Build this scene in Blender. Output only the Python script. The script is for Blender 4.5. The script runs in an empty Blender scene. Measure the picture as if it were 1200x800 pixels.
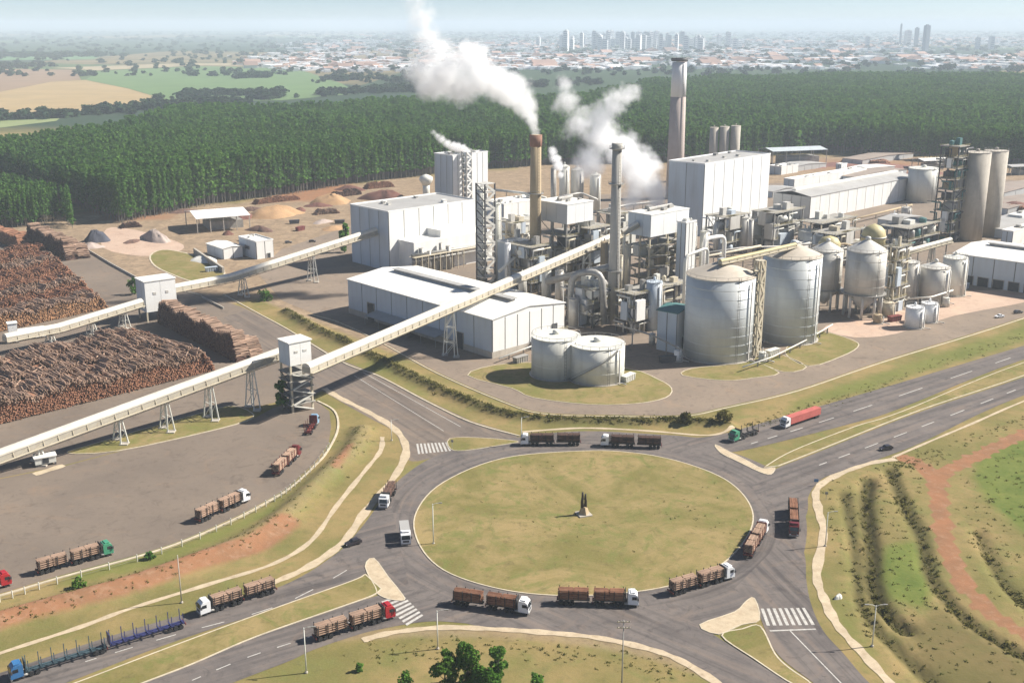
import bpy, bmesh, math, random
import numpy as np
from mathutils import Vector
random.seed(7); rng = np.random.default_rng(7)
R = math.radians
S = bpy.context.scene
C = S.collection

# ------------------------------------------------------------------ camera, sun, sky, exposure
F, HOR, H = 1300.0, 28.0, 130.0
PITCH = math.atan((400 - HOR) / F)
cP, sP = math.cos(PITCH), math.sin(PITCH)
cam = bpy.data.cameras.new('camera'); co = bpy.data.objects.new('camera', cam); C.objects.link(co)
co.location = (0, 0, H); co.rotation_euler = (math.pi / 2 - PITCH, 0, 0)
cam.sensor_width = 36; cam.lens = F / 1200 * 36; cam.clip_end = 120000; cam.clip_start = 1
S.camera = co
S.view_settings.view_transform = 'Standard'; S.view_settings.look = 'None'
S.view_settings.exposure = 0.93; S.view_settings.gamma = 1
SUN_EL, SUN_AZ = R(41), R(78)             # azimuth clockwise from +Y: the sun stands to the right, a little beyond
w = bpy.data.worlds.new('World'); S.world = w; w.use_nodes = True
wn = w.node_tree.nodes; bg = wn['Background']
sk = wn.new('ShaderNodeTexSky'); sk.sky_type = 'NISHITA'; sk.sun_disc = False
sk.sun_elevation = SUN_EL; sk.sun_rotation = SUN_AZ; sk.altitude = 600; sk.air_density = 0.55; sk.dust_density = 0.35; sk.ozone_density = 1.8
w.node_tree.links.new(sk.outputs[0], bg.inputs[0]); bg.inputs[1].default_value = 0.065
sl = bpy.data.lights.new('sun', 'SUN'); so = bpy.data.objects.new('sun', sl); C.objects.link(so)
sl.energy = 5.0; sl.angle = R(0.55); sl.color = (1.0, 0.945, 0.86)
sd = Vector((math.sin(SUN_AZ) * math.cos(SUN_EL), math.cos(SUN_AZ) * math.cos(SUN_EL), math.sin(SUN_EL)))
so.rotation_euler = sd.to_track_quat('Z', 'Y').to_euler(); so.location = (300, 100, 300)
cy = S.cycles
cy.max_bounces = 10; cy.diffuse_bounces = 2; cy.glossy_bounces = 2; cy.transmission_bounces = 3; cy.volume_bounces = 8; cy.transparent_max_bounces = 8
cy.volume_step_rate = 0.11; cy.volume_max_steps = 220
cy.use_denoising = True

# ------------------------------------------------------------------ survey helpers: photo pixels (1200x800) to points on the ground
def ray(px, py):
    u = (px - 600) / F; v = (400 - py) / F
    return (u, cP + v * sP, -sP + v * cP)
def G(px, py, h=0.0):
    r = ray(px, py); t = (h - H) / r[2]
    return Vector((r[0] * t, r[1] * t, h))
def top(px, pyb, pyt):
    y = G(px, pyb).y; r = ray(px, pyt)
    return H + r[2] * y / r[1]
def depth(p): return p[1] * cP + H * sP
def proj(x, y, z):
    d = y * cP - (z - H) * sP
    return 600 + F * x / d, 400 - F * (y * sP + (z - H) * cP) / d
def reach(N, Lx, th):                     # how far from N along heading th until the photo column Lx
    dx, dy = math.cos(th), math.sin(th); k = (Lx - 600) / F
    return (k * (N.y * cP + H * sP) - N.x) / (dx - k * dy * cP)
def catmull(pts, n=6, closed=False):
    pts = [Vector(p[:2]) for p in pts]; out = []; m = len(pts)
    for i in range(m if closed else m - 1):
        if closed: a, b, c, d = pts[i - 1], pts[i], pts[(i + 1) % m], pts[(i + 2) % m]
        else: a, b, c, d = pts[max(i - 1, 0)], pts[i], pts[i + 1], pts[min(i + 2, m - 1)]
        for k in range(n):
            t = k / n
            out.append(0.5 * ((2 * b) + (c - a) * t + (2 * a - 5 * b + 4 * c - d) * t * t + (3 * b - a - 3 * c + d) * t ** 3))
    if not closed: out.append(pts[-1])
    return out
def GP(l): return [G(*p).xy for p in l]
def SP(l, n=6, closed=False): return catmull(GP(l), n, closed)

# ------------------------------------------------------------------ materials
def nn(nt, t, **kw):
    n = nt.nodes.new(t)
    for k, v in kw.items():
        if hasattr(n, k): setattr(n, k, v)
        else: n.inputs[k].default_value = v
    return n
def ramp(nt, stops):
    n = nt.nodes.new('ShaderNodeValToRGB'); e = n.color_ramp.elements
    while len(e) < len(stops): e.new(0.5)
    for i, (p, c) in enumerate(stops):
        e[i].position = p; e[i].color = (*c, 1) if len(c) == 3 else c
    return n
def mixc(nt, fac, a, b, mode='MIX'):
    n = nt.nodes.new('ShaderNodeMix'); n.data_type = 'RGBA'; n.blend_type = mode
    for sock, v in ((n.inputs[0], fac), (n.inputs[6], a), (n.inputs[7], b)):
        if isinstance(v, bpy.types.NodeSocket): nt.links.new(v, sock)
        elif isinstance(v, (int, float)): sock.default_value = v
        else: sock.default_value = (*v, 1)
    return n.outputs[2]
def noise(nt, vec, scale, detail=4, rough=0.6, dist=0.0):
    n = nn(nt, 'ShaderNodeTexNoise'); n.inputs['Scale'].default_value = scale; n.inputs['Detail'].default_value = detail
    n.inputs['Roughness'].default_value = rough; n.inputs['Distortion'].default_value = dist
    if vec is not None: nt.links.new(vec, n.inputs['Vector'])
    return n.outputs['Fac']
def mapr(nt, val, a, b, c=0.0, d=1.0):
    n = nt.nodes.new('ShaderNodeMapRange'); n.inputs[1].default_value = a; n.inputs[2].default_value = b
    n.inputs[3].default_value = c; n.inputs[4].default_value = d; nt.links.new(val, n.inputs[0]); return n.outputs[0]
def newmat(name):
    m = bpy.data.materials.new(name); m.use_nodes = True
    return m, m.node_tree, m.node_tree.nodes['Principled BSDF']
def mul(c, k): return tuple(x * k for x in c)
MT = {}
def M(name, col, var=0.14, scale=0.35, rough=0.75, metal=0.0, stain=None, stain_amt=0.35, streak=False, ribs=0.0, rib_axis=2, rib_d=0.4, bump=0.0, island=0.0, world=False):
    if name in MT: return MT[name]
    m, nt, p = newmat(name)
    if world: vec = nn(nt, 'ShaderNodeNewGeometry').outputs['Position']
    else: vec = nn(nt, 'ShaderNodeTexCoord').outputs['Object']
    oi = nn(nt, 'ShaderNodeObjectInfo')
    f = noise(nt, vec, scale, 5, 0.65)
    c = mixc(nt, mapr(nt, f, 0.3, 0.7), mul(col, 1 - var), mul(col, 1 + var))
    if stain:
        v2 = vec
        if streak:
            mp = nn(nt, 'ShaderNodeMapping'); mp.inputs['Scale'].default_value = (1, 1, 0.12); nt.links.new(vec, mp.inputs['Vector']); v2 = mp.outputs[0]
        g = noise(nt, v2, scale * 2.1, 6, 0.7)
        c = mixc(nt, mapr(nt, g, 0.47, 0.72, 0, stain_amt), c, stain)
    if island:
        gi = nn(nt, 'ShaderNodeNewGeometry')
        c = mixc(nt, 1.0, c, mixc(nt, gi.outputs['Random Per Island'], (1 - island,) * 3, (1 + island,) * 3), 'MULTIPLY')
    nt.links.new(c, p.inputs['Base Color'])
    p.inputs['Roughness'].default_value = rough; p.inputs['Metallic'].default_value = metal
    if ribs or bump:
        b = nn(nt, 'ShaderNodeBump'); b.inputs['Strength'].default_value = 0.6
        if ribs:
            wv = nn(nt, 'ShaderNodeTexWave'); wv.bands_direction = 'XYZ'[rib_axis]; wv.inputs['Scale'].default_value = ribs
            nt.links.new(vec, wv.inputs['Vector']); nt.links.new(wv.outputs['Fac'], b.inputs['Height']); b.inputs['Distance'].default_value = rib_d * 0.15
        else:
            nt.links.new(noise(nt, vec, scale * 8, 4), b.inputs['Height']); b.inputs['Distance'].default_value = bump
        nt.links.new(b.outputs[0], p.inputs['Normal'])
    MT[name] = m; return m
GRIME = (0.20, 0.17, 0.13); RUST = (0.16, 0.075, 0.035)
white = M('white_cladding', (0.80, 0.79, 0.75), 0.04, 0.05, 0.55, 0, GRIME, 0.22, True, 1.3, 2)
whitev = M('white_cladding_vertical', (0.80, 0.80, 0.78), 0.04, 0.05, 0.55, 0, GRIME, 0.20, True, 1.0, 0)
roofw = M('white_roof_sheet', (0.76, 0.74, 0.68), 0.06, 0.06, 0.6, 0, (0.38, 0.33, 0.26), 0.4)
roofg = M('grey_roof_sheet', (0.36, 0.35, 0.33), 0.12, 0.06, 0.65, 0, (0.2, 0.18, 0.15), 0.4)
bluegrey_shade = M('blue_grey_and_shade_cladding', (0.47, 0.53, 0.585), 0.05, 0.05, 0.55, 0, GRIME, 0.3, True)  # blue-grey paint; on left walls it stands for shaded white cladding
conc = M('pale_concrete', (0.42, 0.38, 0.32), 0.12, 0.2, 0.85, 0, (0.20, 0.16, 0.12), 0.45, True)
concd = M('dusty_concrete_pavement', (0.46, 0.37, 0.25), 0.16, 0.25, 0.9, 0, (0.24, 0.15, 0.08), 0.45, world=True)
kerbm = M('kerb_concrete', (0.52, 0.45, 0.33), 0.15, 0.3, 0.85, 0, (0.25, 0.18, 0.10), 0.5, world=True)
galv = M('galvanised_silo_steel', (0.54, 0.565, 0.56), 0.07, 0.10, 0.45, 0.12, (0.36, 0.35, 0.33), 0.4, True, 0.75, 2, 0.2)
tankw = M('off_white_tank_paint', (0.66, 0.65, 0.58), 0.05, 0.1, 0.5, 0, (0.30, 0.26, 0.20), 0.4, True)
tankg = M('grey_tank_paint', (0.55, 0.53, 0.48), 0.08, 0.12, 0.55, 0.1, (0.25, 0.2, 0.15), 0.45, True)
beige = M('beige_steel_paint', (0.52, 0.46, 0.34), 0.1, 0.2, 0.6, 0, RUST, 0.35, True)
yellow = M('faded_yellow_paint', (0.50, 0.43, 0.22), 0.1, 0.2, 0.6, 0, RUST, 0.25, True)
steel = M('dark_steel', (0.075, 0.075, 0.08), 0.2, 0.5, 0.6, 0.2)
steelm = M('mid_grey_steel', (0.33, 0.32, 0.295), 0.2, 0.4, 0.55, 0.3, RUST, 0.3)
floorm = M('grating_floor', (0.30, 0.285, 0.25), 0.2, 0.4, 0.8, 0, RUST, 0.3)
teal = M('green_roof_sheet', (0.06, 0.16, 0.15), 0.15, 0.2, 0.6)
doorm = M('dark_doorway', (0.03, 0.032, 0.036), 0.2, 0.3, 0.7)
chimt = M('tan_chimney_concrete', (0.40, 0.31, 0.19), 0.12, 0.12, 0.85, 0, (0.20, 0.13, 0.07), 0.5, True)
chimg = M('grey_chimney_concrete', (0.42, 0.40, 0.36), 0.1, 0.12, 0.85, 0, (0.22, 0.19, 0.15), 0.45, True)
chimp = M('pinkish_chimney_concrete', (0.42, 0.35, 0.31), 0.1, 0.08, 0.85, 0, (0.3, 0.22, 0.18), 0.4, True)
chimw = M('white_chimney_paint', (0.74, 0.73, 0.71), 0.05, 0.1, 0.7, 0, (0.4, 0.36, 0.33), 0.3, True)
redcap = M('rusty_red_band', (0.22, 0.11, 0.07), 0.2, 0.3, 0.8)
galw = M('conveyor_cover_sheet', (0.68, 0.63, 0.53), 0.06, 0.12, 0.5, 0, GRIME, 0.3)
gals = M('conveyor_side_sheet', (0.44, 0.40, 0.32), 0.1, 0.12, 0.6, 0, RUST, 0.25)
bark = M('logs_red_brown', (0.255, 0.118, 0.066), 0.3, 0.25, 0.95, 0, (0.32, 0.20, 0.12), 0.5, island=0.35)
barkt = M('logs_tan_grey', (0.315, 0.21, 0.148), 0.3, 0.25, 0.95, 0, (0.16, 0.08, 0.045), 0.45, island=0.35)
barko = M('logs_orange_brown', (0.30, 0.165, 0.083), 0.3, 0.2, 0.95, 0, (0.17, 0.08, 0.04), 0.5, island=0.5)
barkd = M('logs_dark_brown_and_shade', (0.10, 0.056, 0.042), 0.3, 0.4, 0.95, 0, (0.22, 0.12, 0.075), 0.5, island=0.45)  # dark brown logs; on side stacks it paints in the flank's shade
chip = M('wood_chip_heap', (0.38, 0.235, 0.12), 0.2, 0.2, 0.95, 0, (0.2, 0.1, 0.06), 0.4, bump=0.2)
chipr = M('red_bark_heap', (0.14, 0.06, 0.042), 0.25, 0.2, 0.95, bump=0.2)
chipb = M('black_ash_heap', (0.055, 0.058, 0.075), 0.25, 0.2, 0.95, bump=0.2)
chipg = M('pale_grey_heap', (0.36, 0.29, 0.25), 0.2, 0.2, 0.95, bump=0.2)
chipw = M('white_lime_heap', (0.62, 0.60, 0.54), 0.15, 0.2, 0.95, bump=0.2)
tyre = M('tyre_rubber', (0.02, 0.02, 0.021), 0.2, 1, 0.85)
glass = M('windscreen_glass', (0.02, 0.025, 0.03), 0.1, 1, 0.08)
cabw = M('white_truck_paint', (0.78, 0.78, 0.77), 0.04, 0.8, 0.3, 0, GRIME, 0.2)
cabr = M('red_truck_paint', (0.36, 0.018, 0.025), 0.12, 0.8, 0.3)
cabd = M('dark_red_truck_paint', (0.13, 0.015, 0.018), 0.12, 0.8, 0.35)
cabg = M('green_truck_paint', (0.06, 0.26, 0.15), 0.12, 0.8, 0.3)
cabb = M('blue_truck_paint', (0.04, 0.15, 0.33), 0.12, 0.8, 0.3)
cabl = M('pale_blue_truck_paint', (0.22, 0.36, 0.48), 0.12, 0.8, 0.3)
frm = M('trailer_frame_black', (0.035, 0.033, 0.034), 0.2, 0.8, 0.6)
frmr = M('trailer_frame_rust_red', (0.16, 0.03, 0.025), 0.25, 0.8, 0.6)
frmb = M('trailer_frame_violet_blue', (0.035, 0.04, 0.13), 0.15, 0.8, 0.5)
frmt = M('trailer_frame_teal', (0.05, 0.085, 0.10), 0.2, 0.8, 0.5)
tarp = M('red_tarpaulin', (0.42, 0.10, 0.08), 0.15, 0.5, 0.8)
paint = M('road_paint_white', (0.46, 0.44, 0.40), 0.2, 0.8, 0.8, 0, (0.2, 0.18, 0.16), 0.7, world=True)
brass = M('dark_bronze', (0.045, 0.035, 0.03), 0.2, 0.8, 0.5, 0.4)
trunkm = M('eucalyptus_bark', (0.19, 0.17, 0.135), 0.2, 0.6, 0.9)
towerm = M('city_render_pale', (0.72, 0.72, 0.72), 0.12, 0.01, 0.8)
towerd = M('city_render_grey', (0.30, 0.33, 0.38), 0.12, 0.01, 0.8)

def leafmat(name, a, b, isl=0.45, trans=0.25):
    m, nt, p = newmat(name); nt.nodes.remove(p)
    out = nt.nodes['Material Output']
    oi = nn(nt, 'ShaderNodeObjectInfo'); gi = nn(nt, 'ShaderNodeNewGeometry')
    c = mixc(nt, oi.outputs['Random'], a, b)
    c = mixc(nt, 1.0, c, mixc(nt, gi.outputs['Random Per Island'], (1 - isl,) * 3, (1 + isl,) * 3), 'MULTIPLY')
    ln = noise(nt, gi.outputs['Position'], 0.012, 4, 0.6)
    c = mixc(nt, 1.0, c, mixc(nt, mapr(nt, ln, 0.35, 0.65), (0.86, 0.9, 0.9), (1.15, 1.12, 1.0)), 'MULTIPLY')
    d = nn(nt, 'ShaderNodeBsdfDiffuse'); t = nn(nt, 'ShaderNodeBsdfTranslucent'); mx = nn(nt, 'ShaderNodeMixShader'); mx.inputs[0].default_value = trans
    nt.links.new(c, d.inputs[0]); nt.links.new(c, t.inputs[0]); nt.links.new(d.outputs[0], mx.inputs[1]); nt.links.new(t.outputs[0], mx.inputs[2])
    nt.links.new(mx.outputs[0], out.inputs[0]); return m
leaf = leafmat('eucalyptus_leaves', (0.072, 0.165, 0.032), (0.120, 0.235, 0.046), 0.28, 0.4)
leafg = leafmat('bright_green_leaves', (0.055, 0.13, 0.02), (0.09, 0.17, 0.03))
leafd = leafmat('dark_hedge_leaves', (0.085, 0.082, 0.024), (0.14, 0.125, 0.04))
leafw = leafmat('weedy_leaves', (0.08, 0.09, 0.025), (0.15, 0.135, 0.045))
leaff = leafmat('far_wood_leaves', (0.028, 0.055, 0.03), (0.045, 0.075, 0.035))

# ------------------------------------------------------------------ mesh builders
class MB:
    def __init__(s): s.v = []; s.f = []
    def quad(s, *p):
        b = len(s.v); s.v += [tuple(q) for q in p]; s.f.append(tuple(range(b, b + len(p)))); return s
    def box(s, x0, x1, y0, y1, z0, z1):
        b = len(s.v); s.v += [(x, y, z) for z in (z0, z1) for x, y in ((x0, y0), (x1, y0), (x1, y1), (x0, y1))]
        s.f += [tuple(b + i for i in q) for q in ((3, 2, 1, 0), (4, 5, 6, 7), (0, 1, 5, 4), (1, 2, 6, 5), (2, 3, 7, 6), (3, 0, 4, 7))]; return s
    def bar(s, p, q, wd, ht=None):
        p, q = Vector(p), Vector(q); d = (q - p).normalized(); ht = ht or wd
        up = Vector((0, 0, 1)) if abs(d.z) < 0.95 else Vector((0, 1, 0))
        sx = d.cross(up).normalized(); sy = sx.cross(d).normalized()
        b = len(s.v)
        for c in (p, q):
            for i, j in ((-1, -1), (1, -1), (1, 1), (-1, 1)): s.v.append(tuple(c + sx * i * wd / 2 + sy * j * ht / 2))
        s.f += [tuple(b + i for i in t) for t in ((3, 2, 1, 0), (4, 5, 6, 7), (0, 1, 5, 4), (1, 2, 6, 5), (2, 3, 7, 6), (3, 0, 4, 7))]; return s
    def lathe(s, prof, n=24, cx=0, cy=0):
        b = len(s.v)
        for r, z in prof:
            for i in range(n):
                a = 2 * math.pi * i / n; s.v.append((cx + r * math.cos(a), cy + r * math.sin(a), z))
        for k in range(len(prof) - 1):
            for i in range(n):
                j = (i + 1) % n; s.f.append((b + k * n + i, b + k * n + j, b + (k + 1) * n + j, b + (k + 1) * n + i))
        s.f.append(tuple(b + i for i in reversed(range(n)))); s.f.append(tuple(b + (len(prof) - 1) * n + i for i in range(n))); return s
    def tube(s, pts, r, n=10, r1=None):
        pts = [Vector(p) for p in pts]; b = len(s.v); m = len(pts); px = None
        for k, p in enumerate(pts):
            d = (pts[min(k + 1, m - 1)] - pts[max(k - 1, 0)]).normalized()
            if px is None: px = d.cross(Vector((0, 0, 1)) if abs(d.z) < 0.9 else Vector((0, 1, 0))).normalized()
            px = (px - d * px.dot(d)).normalized(); py = d.cross(px)
            rr = r if r1 is None else r + (r1 - r) * k / (m - 1)
            for i in range(n):
                a = 2 * math.pi * i / n; s.v.append(tuple(p + px * rr * math.cos(a) + py * rr * math.sin(a)))
        for k in range(m - 1):
            for i in range(n):
                j = (i + 1) % n; s.f.append((b + k * n + i, b + k * n + j, b + (k + 1) * n + j, b + (k + 1) * n + i))
        s.f.append(tuple(b + i for i in reversed(range(n)))); s.f.append(tuple(b + (m - 1) * n + i for i in range(n))); return s
    def prism(s, poly, z0, z1):
        b = len(s.v); n = len(poly); s.v += [(p[0], p[1], z0) for p in poly] + [(p[0], p[1], z1) for p in poly]
        s.f.append(tuple(b + i for i in reversed(range(n)))); s.f.append(tuple(b + n + i for i in range(n)))
        for i in range(n):
            j = (i + 1) % n; s.f.append((b + i, b + j, b + n + j, b + n + i))
        return s
    def extr(s, prof, y0, y1):            # profile in x,z extruded along y
        b = len(s.v); n = len(prof); s.v += [(p[0], y0, p[1]) for p in prof] + [(p[0], y1, p[1]) for p in prof]
        s.f.append(tuple(b + i for i in range(n))); s.f.append(tuple(b + n + i for i in reversed(range(n))))
        for i in range(n):
            j = (i + 1) % n; s.f.append((b + j, b + i, b + n + i, b + n + j))
        return s
    def mesh(s, name, mat, smooth=False):
        me = bpy.data.meshes.new(name); me.from_pydata(s.v, [], s.f); me.materials.append(mat)
        if smooth:
            for p in me.polygons: p.use_smooth = len(p.vertices) == 4
        return me
    def build(s, name, mat, parent=None, smooth=False, fix=False):
        me = s.mesh(name, mat, smooth)
        if fix:
            bm = bmesh.new(); bm.from_mesh(me); bmesh.ops.recalc_face_normals(bm, faces=bm.faces); bm.to_mesh(me); bm.free()
        return put(name, me, parent)
def put(name, me, parent=None, loc=None, rz=0):
    o = bpy.data.objects.new(name, me); C.objects.link(o)
    if parent: o.parent = parent
    if loc is not None: o.location = loc
    if rz: o.rotation_euler.z = rz
    return o
def tag(o, label=None, cat=None, group=None, kind=None):
    if label: o['label'] = label
    if cat: o['category'] = cat
    if group: o['group'] = group
    if kind: o['kind'] = kind
    return o
def thing(name, label, cat, loc=(0, 0, 0), rz=0, group=None):
    o = bpy.data.objects.new(name, None); C.objects.link(o); o.location = loc; o.rotation_euler.z = rz
    o.empty_display_size = 1
    return tag(o, label, cat, group)
def dup(o, label=None):
    c = o.copy(); C.objects.link(c)
    if label: c['label'] = label
    for ch in o.children:
        d = ch.copy(); C.objects.link(d); d.parent = c
        for g in ch.children:
            e = g.copy(); C.objects.link(e); e.parent = d
    return c
def npmesh(name, V, Fq, mat, smooth=False):      # fast quad mesh from numpy
    me = bpy.data.meshes.new(name); me.vertices.add(len(V)); me.vertices.foreach_set('co', np.ascontiguousarray(V, dtype=np.float32).ravel())
    k = Fq.shape[1]; me.loops.add(Fq.size); me.loops.foreach_set('vertex_index', Fq.astype(np.int32).ravel())
    me.polygons.add(len(Fq)); me.polygons.foreach_set('loop_start', np.arange(0, Fq.size, k, dtype=np.int32))
    me.polygons.foreach_set('use_smooth', np.full(len(Fq), smooth)); me.materials.append(mat); me.update(calc_edges=True); return me

def gn_scatter(name, pts, scale, rot, protos, mat=None):
    """instances of the protos on points: a mass nobody could count"""
    me = bpy.data.meshes.new(name); me.vertices.add(len(pts)); me.vertices.foreach_set('co', np.asarray(pts, np.float32).ravel())
    a = me.attributes.new('sc', 'FLOAT_VECTOR', 'POINT'); a.data.foreach_set('vector', np.asarray(scale, np.float32).ravel())
    a = me.attributes.new('rz', 'FLOAT_VECTOR', 'POINT'); rr = np.zeros((len(pts), 3), np.float32); rr[:, 2] = rot; a.data.foreach_set('vector', rr.ravel())
    a = me.attributes.new('pick', 'INT', 'POINT'); a.data.foreach_set('value', rng.integers(0, len(protos), len(pts)).astype(np.int32))
    o = put(name, me); col = bpy.data.collections.new(name + '_kinds')
    for i, pm in enumerate(protos):
        q = bpy.data.objects.new('kind_%02d' % i, pm); col.objects.link(q)
    ng = bpy.data.node_groups.new(name, 'GeometryNodeTree')
    ng.interface.new_socket('Geometry', in_out='INPUT', socket_type='NodeSocketGeometry'); ng.interface.new_socket('Geometry', in_out='OUTPUT', socket_type='NodeSocketGeometry')
    N = ng.nodes; L = ng.links; gi = N.new('NodeGroupInput'); go = N.new('NodeGroupOutput')
    ci = N.new('GeometryNodeCollectionInfo'); ci.inputs[0].default_value = col; ci.inputs['Separate Children'].default_value = True; ci.inputs['Reset Children'].default_value = True
    ip = N.new('GeometryNodeInstanceOnPoints'); ip.inputs['Pick Instance'].default_value = True
    def attr(nm, ty):
        n = N.new('GeometryNodeInputNamedAttribute'); n.data_type = ty; n.inputs[0].default_value = nm; return n.outputs[0]
    L.new(gi.outputs[0], ip.inputs['Points']); L.new(ci.outputs[0], ip.inputs['Instance']); L.new(attr('pick', 'INT'), ip.inputs['Instance Index'])
    er = N.new('FunctionNodeEulerToRotation'); L.new(attr('rz', 'FLOAT_VECTOR'), er.inputs[0]); L.new(er.outputs[0], ip.inputs['Rotation'])
    L.new(attr('sc', 'FLOAT_VECTOR'), ip.inputs['Scale']); L.new(ip.outputs[0], go.inputs[0])
    md = o.modifiers.new('scatter', 'NODES'); md.node_group = ng
    o['kind'] = 'stuff'; return o

# polygon helpers on numpy arrays
def inside(P, X, Y):
    r = np.zeros(X.shape, bool); n = len(P)
    for i in range(n):
        x0, y0 = P[i][0], P[i][1]; x1, y1 = P[(i + 1) % n][0], P[(i + 1) % n][1]
        if y0 == y1: continue
        c = ((y0 > Y) != (y1 > Y)) & (X < (x1 - x0) * (Y - y0) / (y1 - y0) + x0); r ^= c
    return r
def dist_line(P, X, Y, closed=False):
    d = np.full(X.shape, 1e9); n = len(P)
    for i in range(n if closed else n - 1):
        a = P[i]; b = P[(i + 1) % n]; vx, vy = b[0] - a[0], b[1] - a[1]; q = vx * vx + vy * vy + 1e-9
        t = np.clip(((X - a[0]) * vx + (Y - a[1]) * vy) / q, 0, 1)
        d = np.minimum(d, np.hypot(X - a[0] - t * vx, Y - a[1] - t * vy))
    return d
def soft(P, X, Y, wd):
    d = dist_line(P, X, Y, True); return np.clip(0.5 + np.where(inside(P, X, Y), d, -d) / (2 * wd), 0, 1)


# ------------------------------------------------------------------ ground: one sheet to the horizon, with ditches and banks
def axis(lo, d0, d1, hi, step, grow=1.22):
    a = list(np.arange(d0, d1, step)); s = step
    while a[-1] < hi: s *= grow; a.append(a[-1] + s)
    s = step
    while a[0] > lo: s *= grow; a.insert(0, a[0] - s)
    return np.array(a)
gx = axis(-60000, -175, 215, 60000, 1.5); gy = axis(-3000, 170, 520, 75000, 1.5, 1.1)
X, Y = np.meshgrid(gx, gy)
hedge_line = SP([(335, 366), (368, 386), (400, 400), (440, 420), (470, 436), (510, 456), (545, 470), (590, 487), (640, 494), (700, 496), (760, 497), (800, 496), (850, 500)])
ditch1 = SP([(990, 578), (999, 618), (1006, 665), (1009, 700), (1023, 729), (1050, 758), (1090, 797), (1130, 830)])
ditch2 = SP([(1018, 562), (1014, 591), (1021, 641), (1023, 680), (1033, 709), (1062, 738)])
ditch3 = SP([(1043, 550), (1060, 591), (1080, 631), (1090, 672), (1110, 702), (1141, 732), (1200, 768), (1250, 800)])
ditch4 = SP([(1146, 622), (1158, 650), (1176, 682), (1200, 706), (1230, 730)])
bank_mid = SP([(-40, 742), (0, 728), (62, 710), (150, 686), (225, 660), (290, 634), (340, 600), (380, 560), (412, 530), (425, 505)])
track = SP([(1300, 480), (1230, 497), (1200, 508), (1158, 528), (1128, 543), (1100, 560), (1102, 597), (1110, 641), (1124, 675), (1148, 705), (1180, 730), (1240, 765)])
track2 = SP([(1060, 536), (1085, 548), (1101, 566)])
Z = np.zeros_like(X)
for ln, dp, wd in ((ditch1, -1.2, 1.5), (ditch2, -2.3, 1.7), (ditch3, -1.2, 1.5), (ditch4, -1.2, 1.5)):
    Z += dp * np.exp(-(dist_line(ln, X, Y) / wd) ** 2)
Z += 2.2 * np.exp(-(dist_line(bank_mid, X, Y) / 3.6) ** 2)
Z += 1.9 * np.exp(-(dist_line(hedge_line, X, Y) / 3.0) ** 2)
fieldR = GP([(960, 560), (1045, 545), (1100, 540), (1200, 500), (1260, 480), (1330, 560), (1330, 830), (1080, 830), (990, 720), (975, 640)])
wob = np.sin(X * 0.31 + 1.7 * np.sin(Y * 0.13)) * np.sin(Y * 0.27 + 1.3 * np.sin(X * 0.11))
Z += 0.14 * wob * soft(fieldR, X, Y, 6) * (dist_line(track, X, Y) > 5)
def gz(x, y):                              # ground height at a point (bilinear)
    i = int(np.clip(np.searchsorted(gx, x) - 1, 0, len(gx) - 2)); j = int(np.clip(np.searchsorted(gy, y) - 1, 0, len(gy) - 2))
    u = (x - gx[i]) / (gx[i + 1] - gx[i]); v = (y - gy[j]) / (gy[j + 1] - gy[j])
    return (Z[j, i] * (1 - u) + Z[j, i + 1] * u) * (1 - v) + (Z[j + 1, i] * (1 - u) + Z[j + 1, i + 1] * u) * v
# cover: red = red earth, green = lush grass, blue = bare tan earth, alpha = dark weeds
cr = np.zeros_like(X); cg = np.zeros_like(X); cb = np.zeros_like(X); ca = np.zeros_like(X)
g1 = lambda ln, wd: np.exp(-(dist_line(ln, X, Y) / wd) ** 2)
redband = SP([(-60, 752), (0, 730), (62, 712), (150, 689), (225, 663), (300, 640), (335, 615)])
cr = np.maximum(cr, 1.0 * g1(redband, 4.3)); cr = np.maximum(cr, 0.75 * g1(SP([(393, 552), (402, 540), (410, 528)]), 2.2))
cr = np.maximum(cr, 1.0 * (dist_line(track, X, Y) < 2.6 + 0.5 * np.sin(X * .9 + Y * .6))); cr = np.maximum(cr, 0.95 * (dist_line(track2, X, Y) < 3.0))
for poly in ([(910, 186), (1100, 186), (1100, 202), (920, 202)], [(1165, 225), (1330, 225), (1330, 262), (1170, 262)], [(300, 215), (420, 215), (420, 232), (310, 240)], [(90, 246), (200, 246), (240, 254), (130, 262)]):
    cr = np.maximum(cr, 0.7 * soft(GP(poly), X, Y, 8))
for poly, v in (([(1150, 525), (1200, 515), (1300, 500), (1300, 640), (1200, 625), (1160, 590), (1140, 560)], 1.0), ([(1035, 640), (1082, 632), (1092, 690), (1085, 712), (1040, 700), (1030, 670)], 1.0),
                ([(925, 470), (1200, 380), (1300, 345), (1300, 375), (1200, 402), (1036, 452), (915, 487)], 0.55), ([(985, 590), (1000, 585), (1005, 700), (985, 690)], 0.35),
                ([(100, 655), (200, 640), (300, 598), (330, 580), (330, 600), (200, 662), (60, 692)], 0.55), ([(400, 430), (440, 450), (520, 478), (500, 455), (440, 420)], 0.4),
                ([(970, 695), (1000, 720), (1050, 790), (1020, 790), (975, 730)], 0.5), ([(1040, 545), (1060, 545), (1090, 640), (1060, 640)], 0.35)):
    cg = np.maximum(cg, v * soft(GP(poly), X, Y, 3))
back = GP([(-200, 300), (-60, 268), (90, 250), (250, 240), (330, 229), (415, 214), (520, 202), (640, 191), (790, 189), (960, 178), (1110, 188), (1400, 206), (1400, 420), (1200, 372), (1000, 420), (800, 480), (600, 470), (300, 350), (0, 420), (-200, 470)])
cb = np.maximum(cb, 0.85 * soft(back, X, Y, 3))
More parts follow.
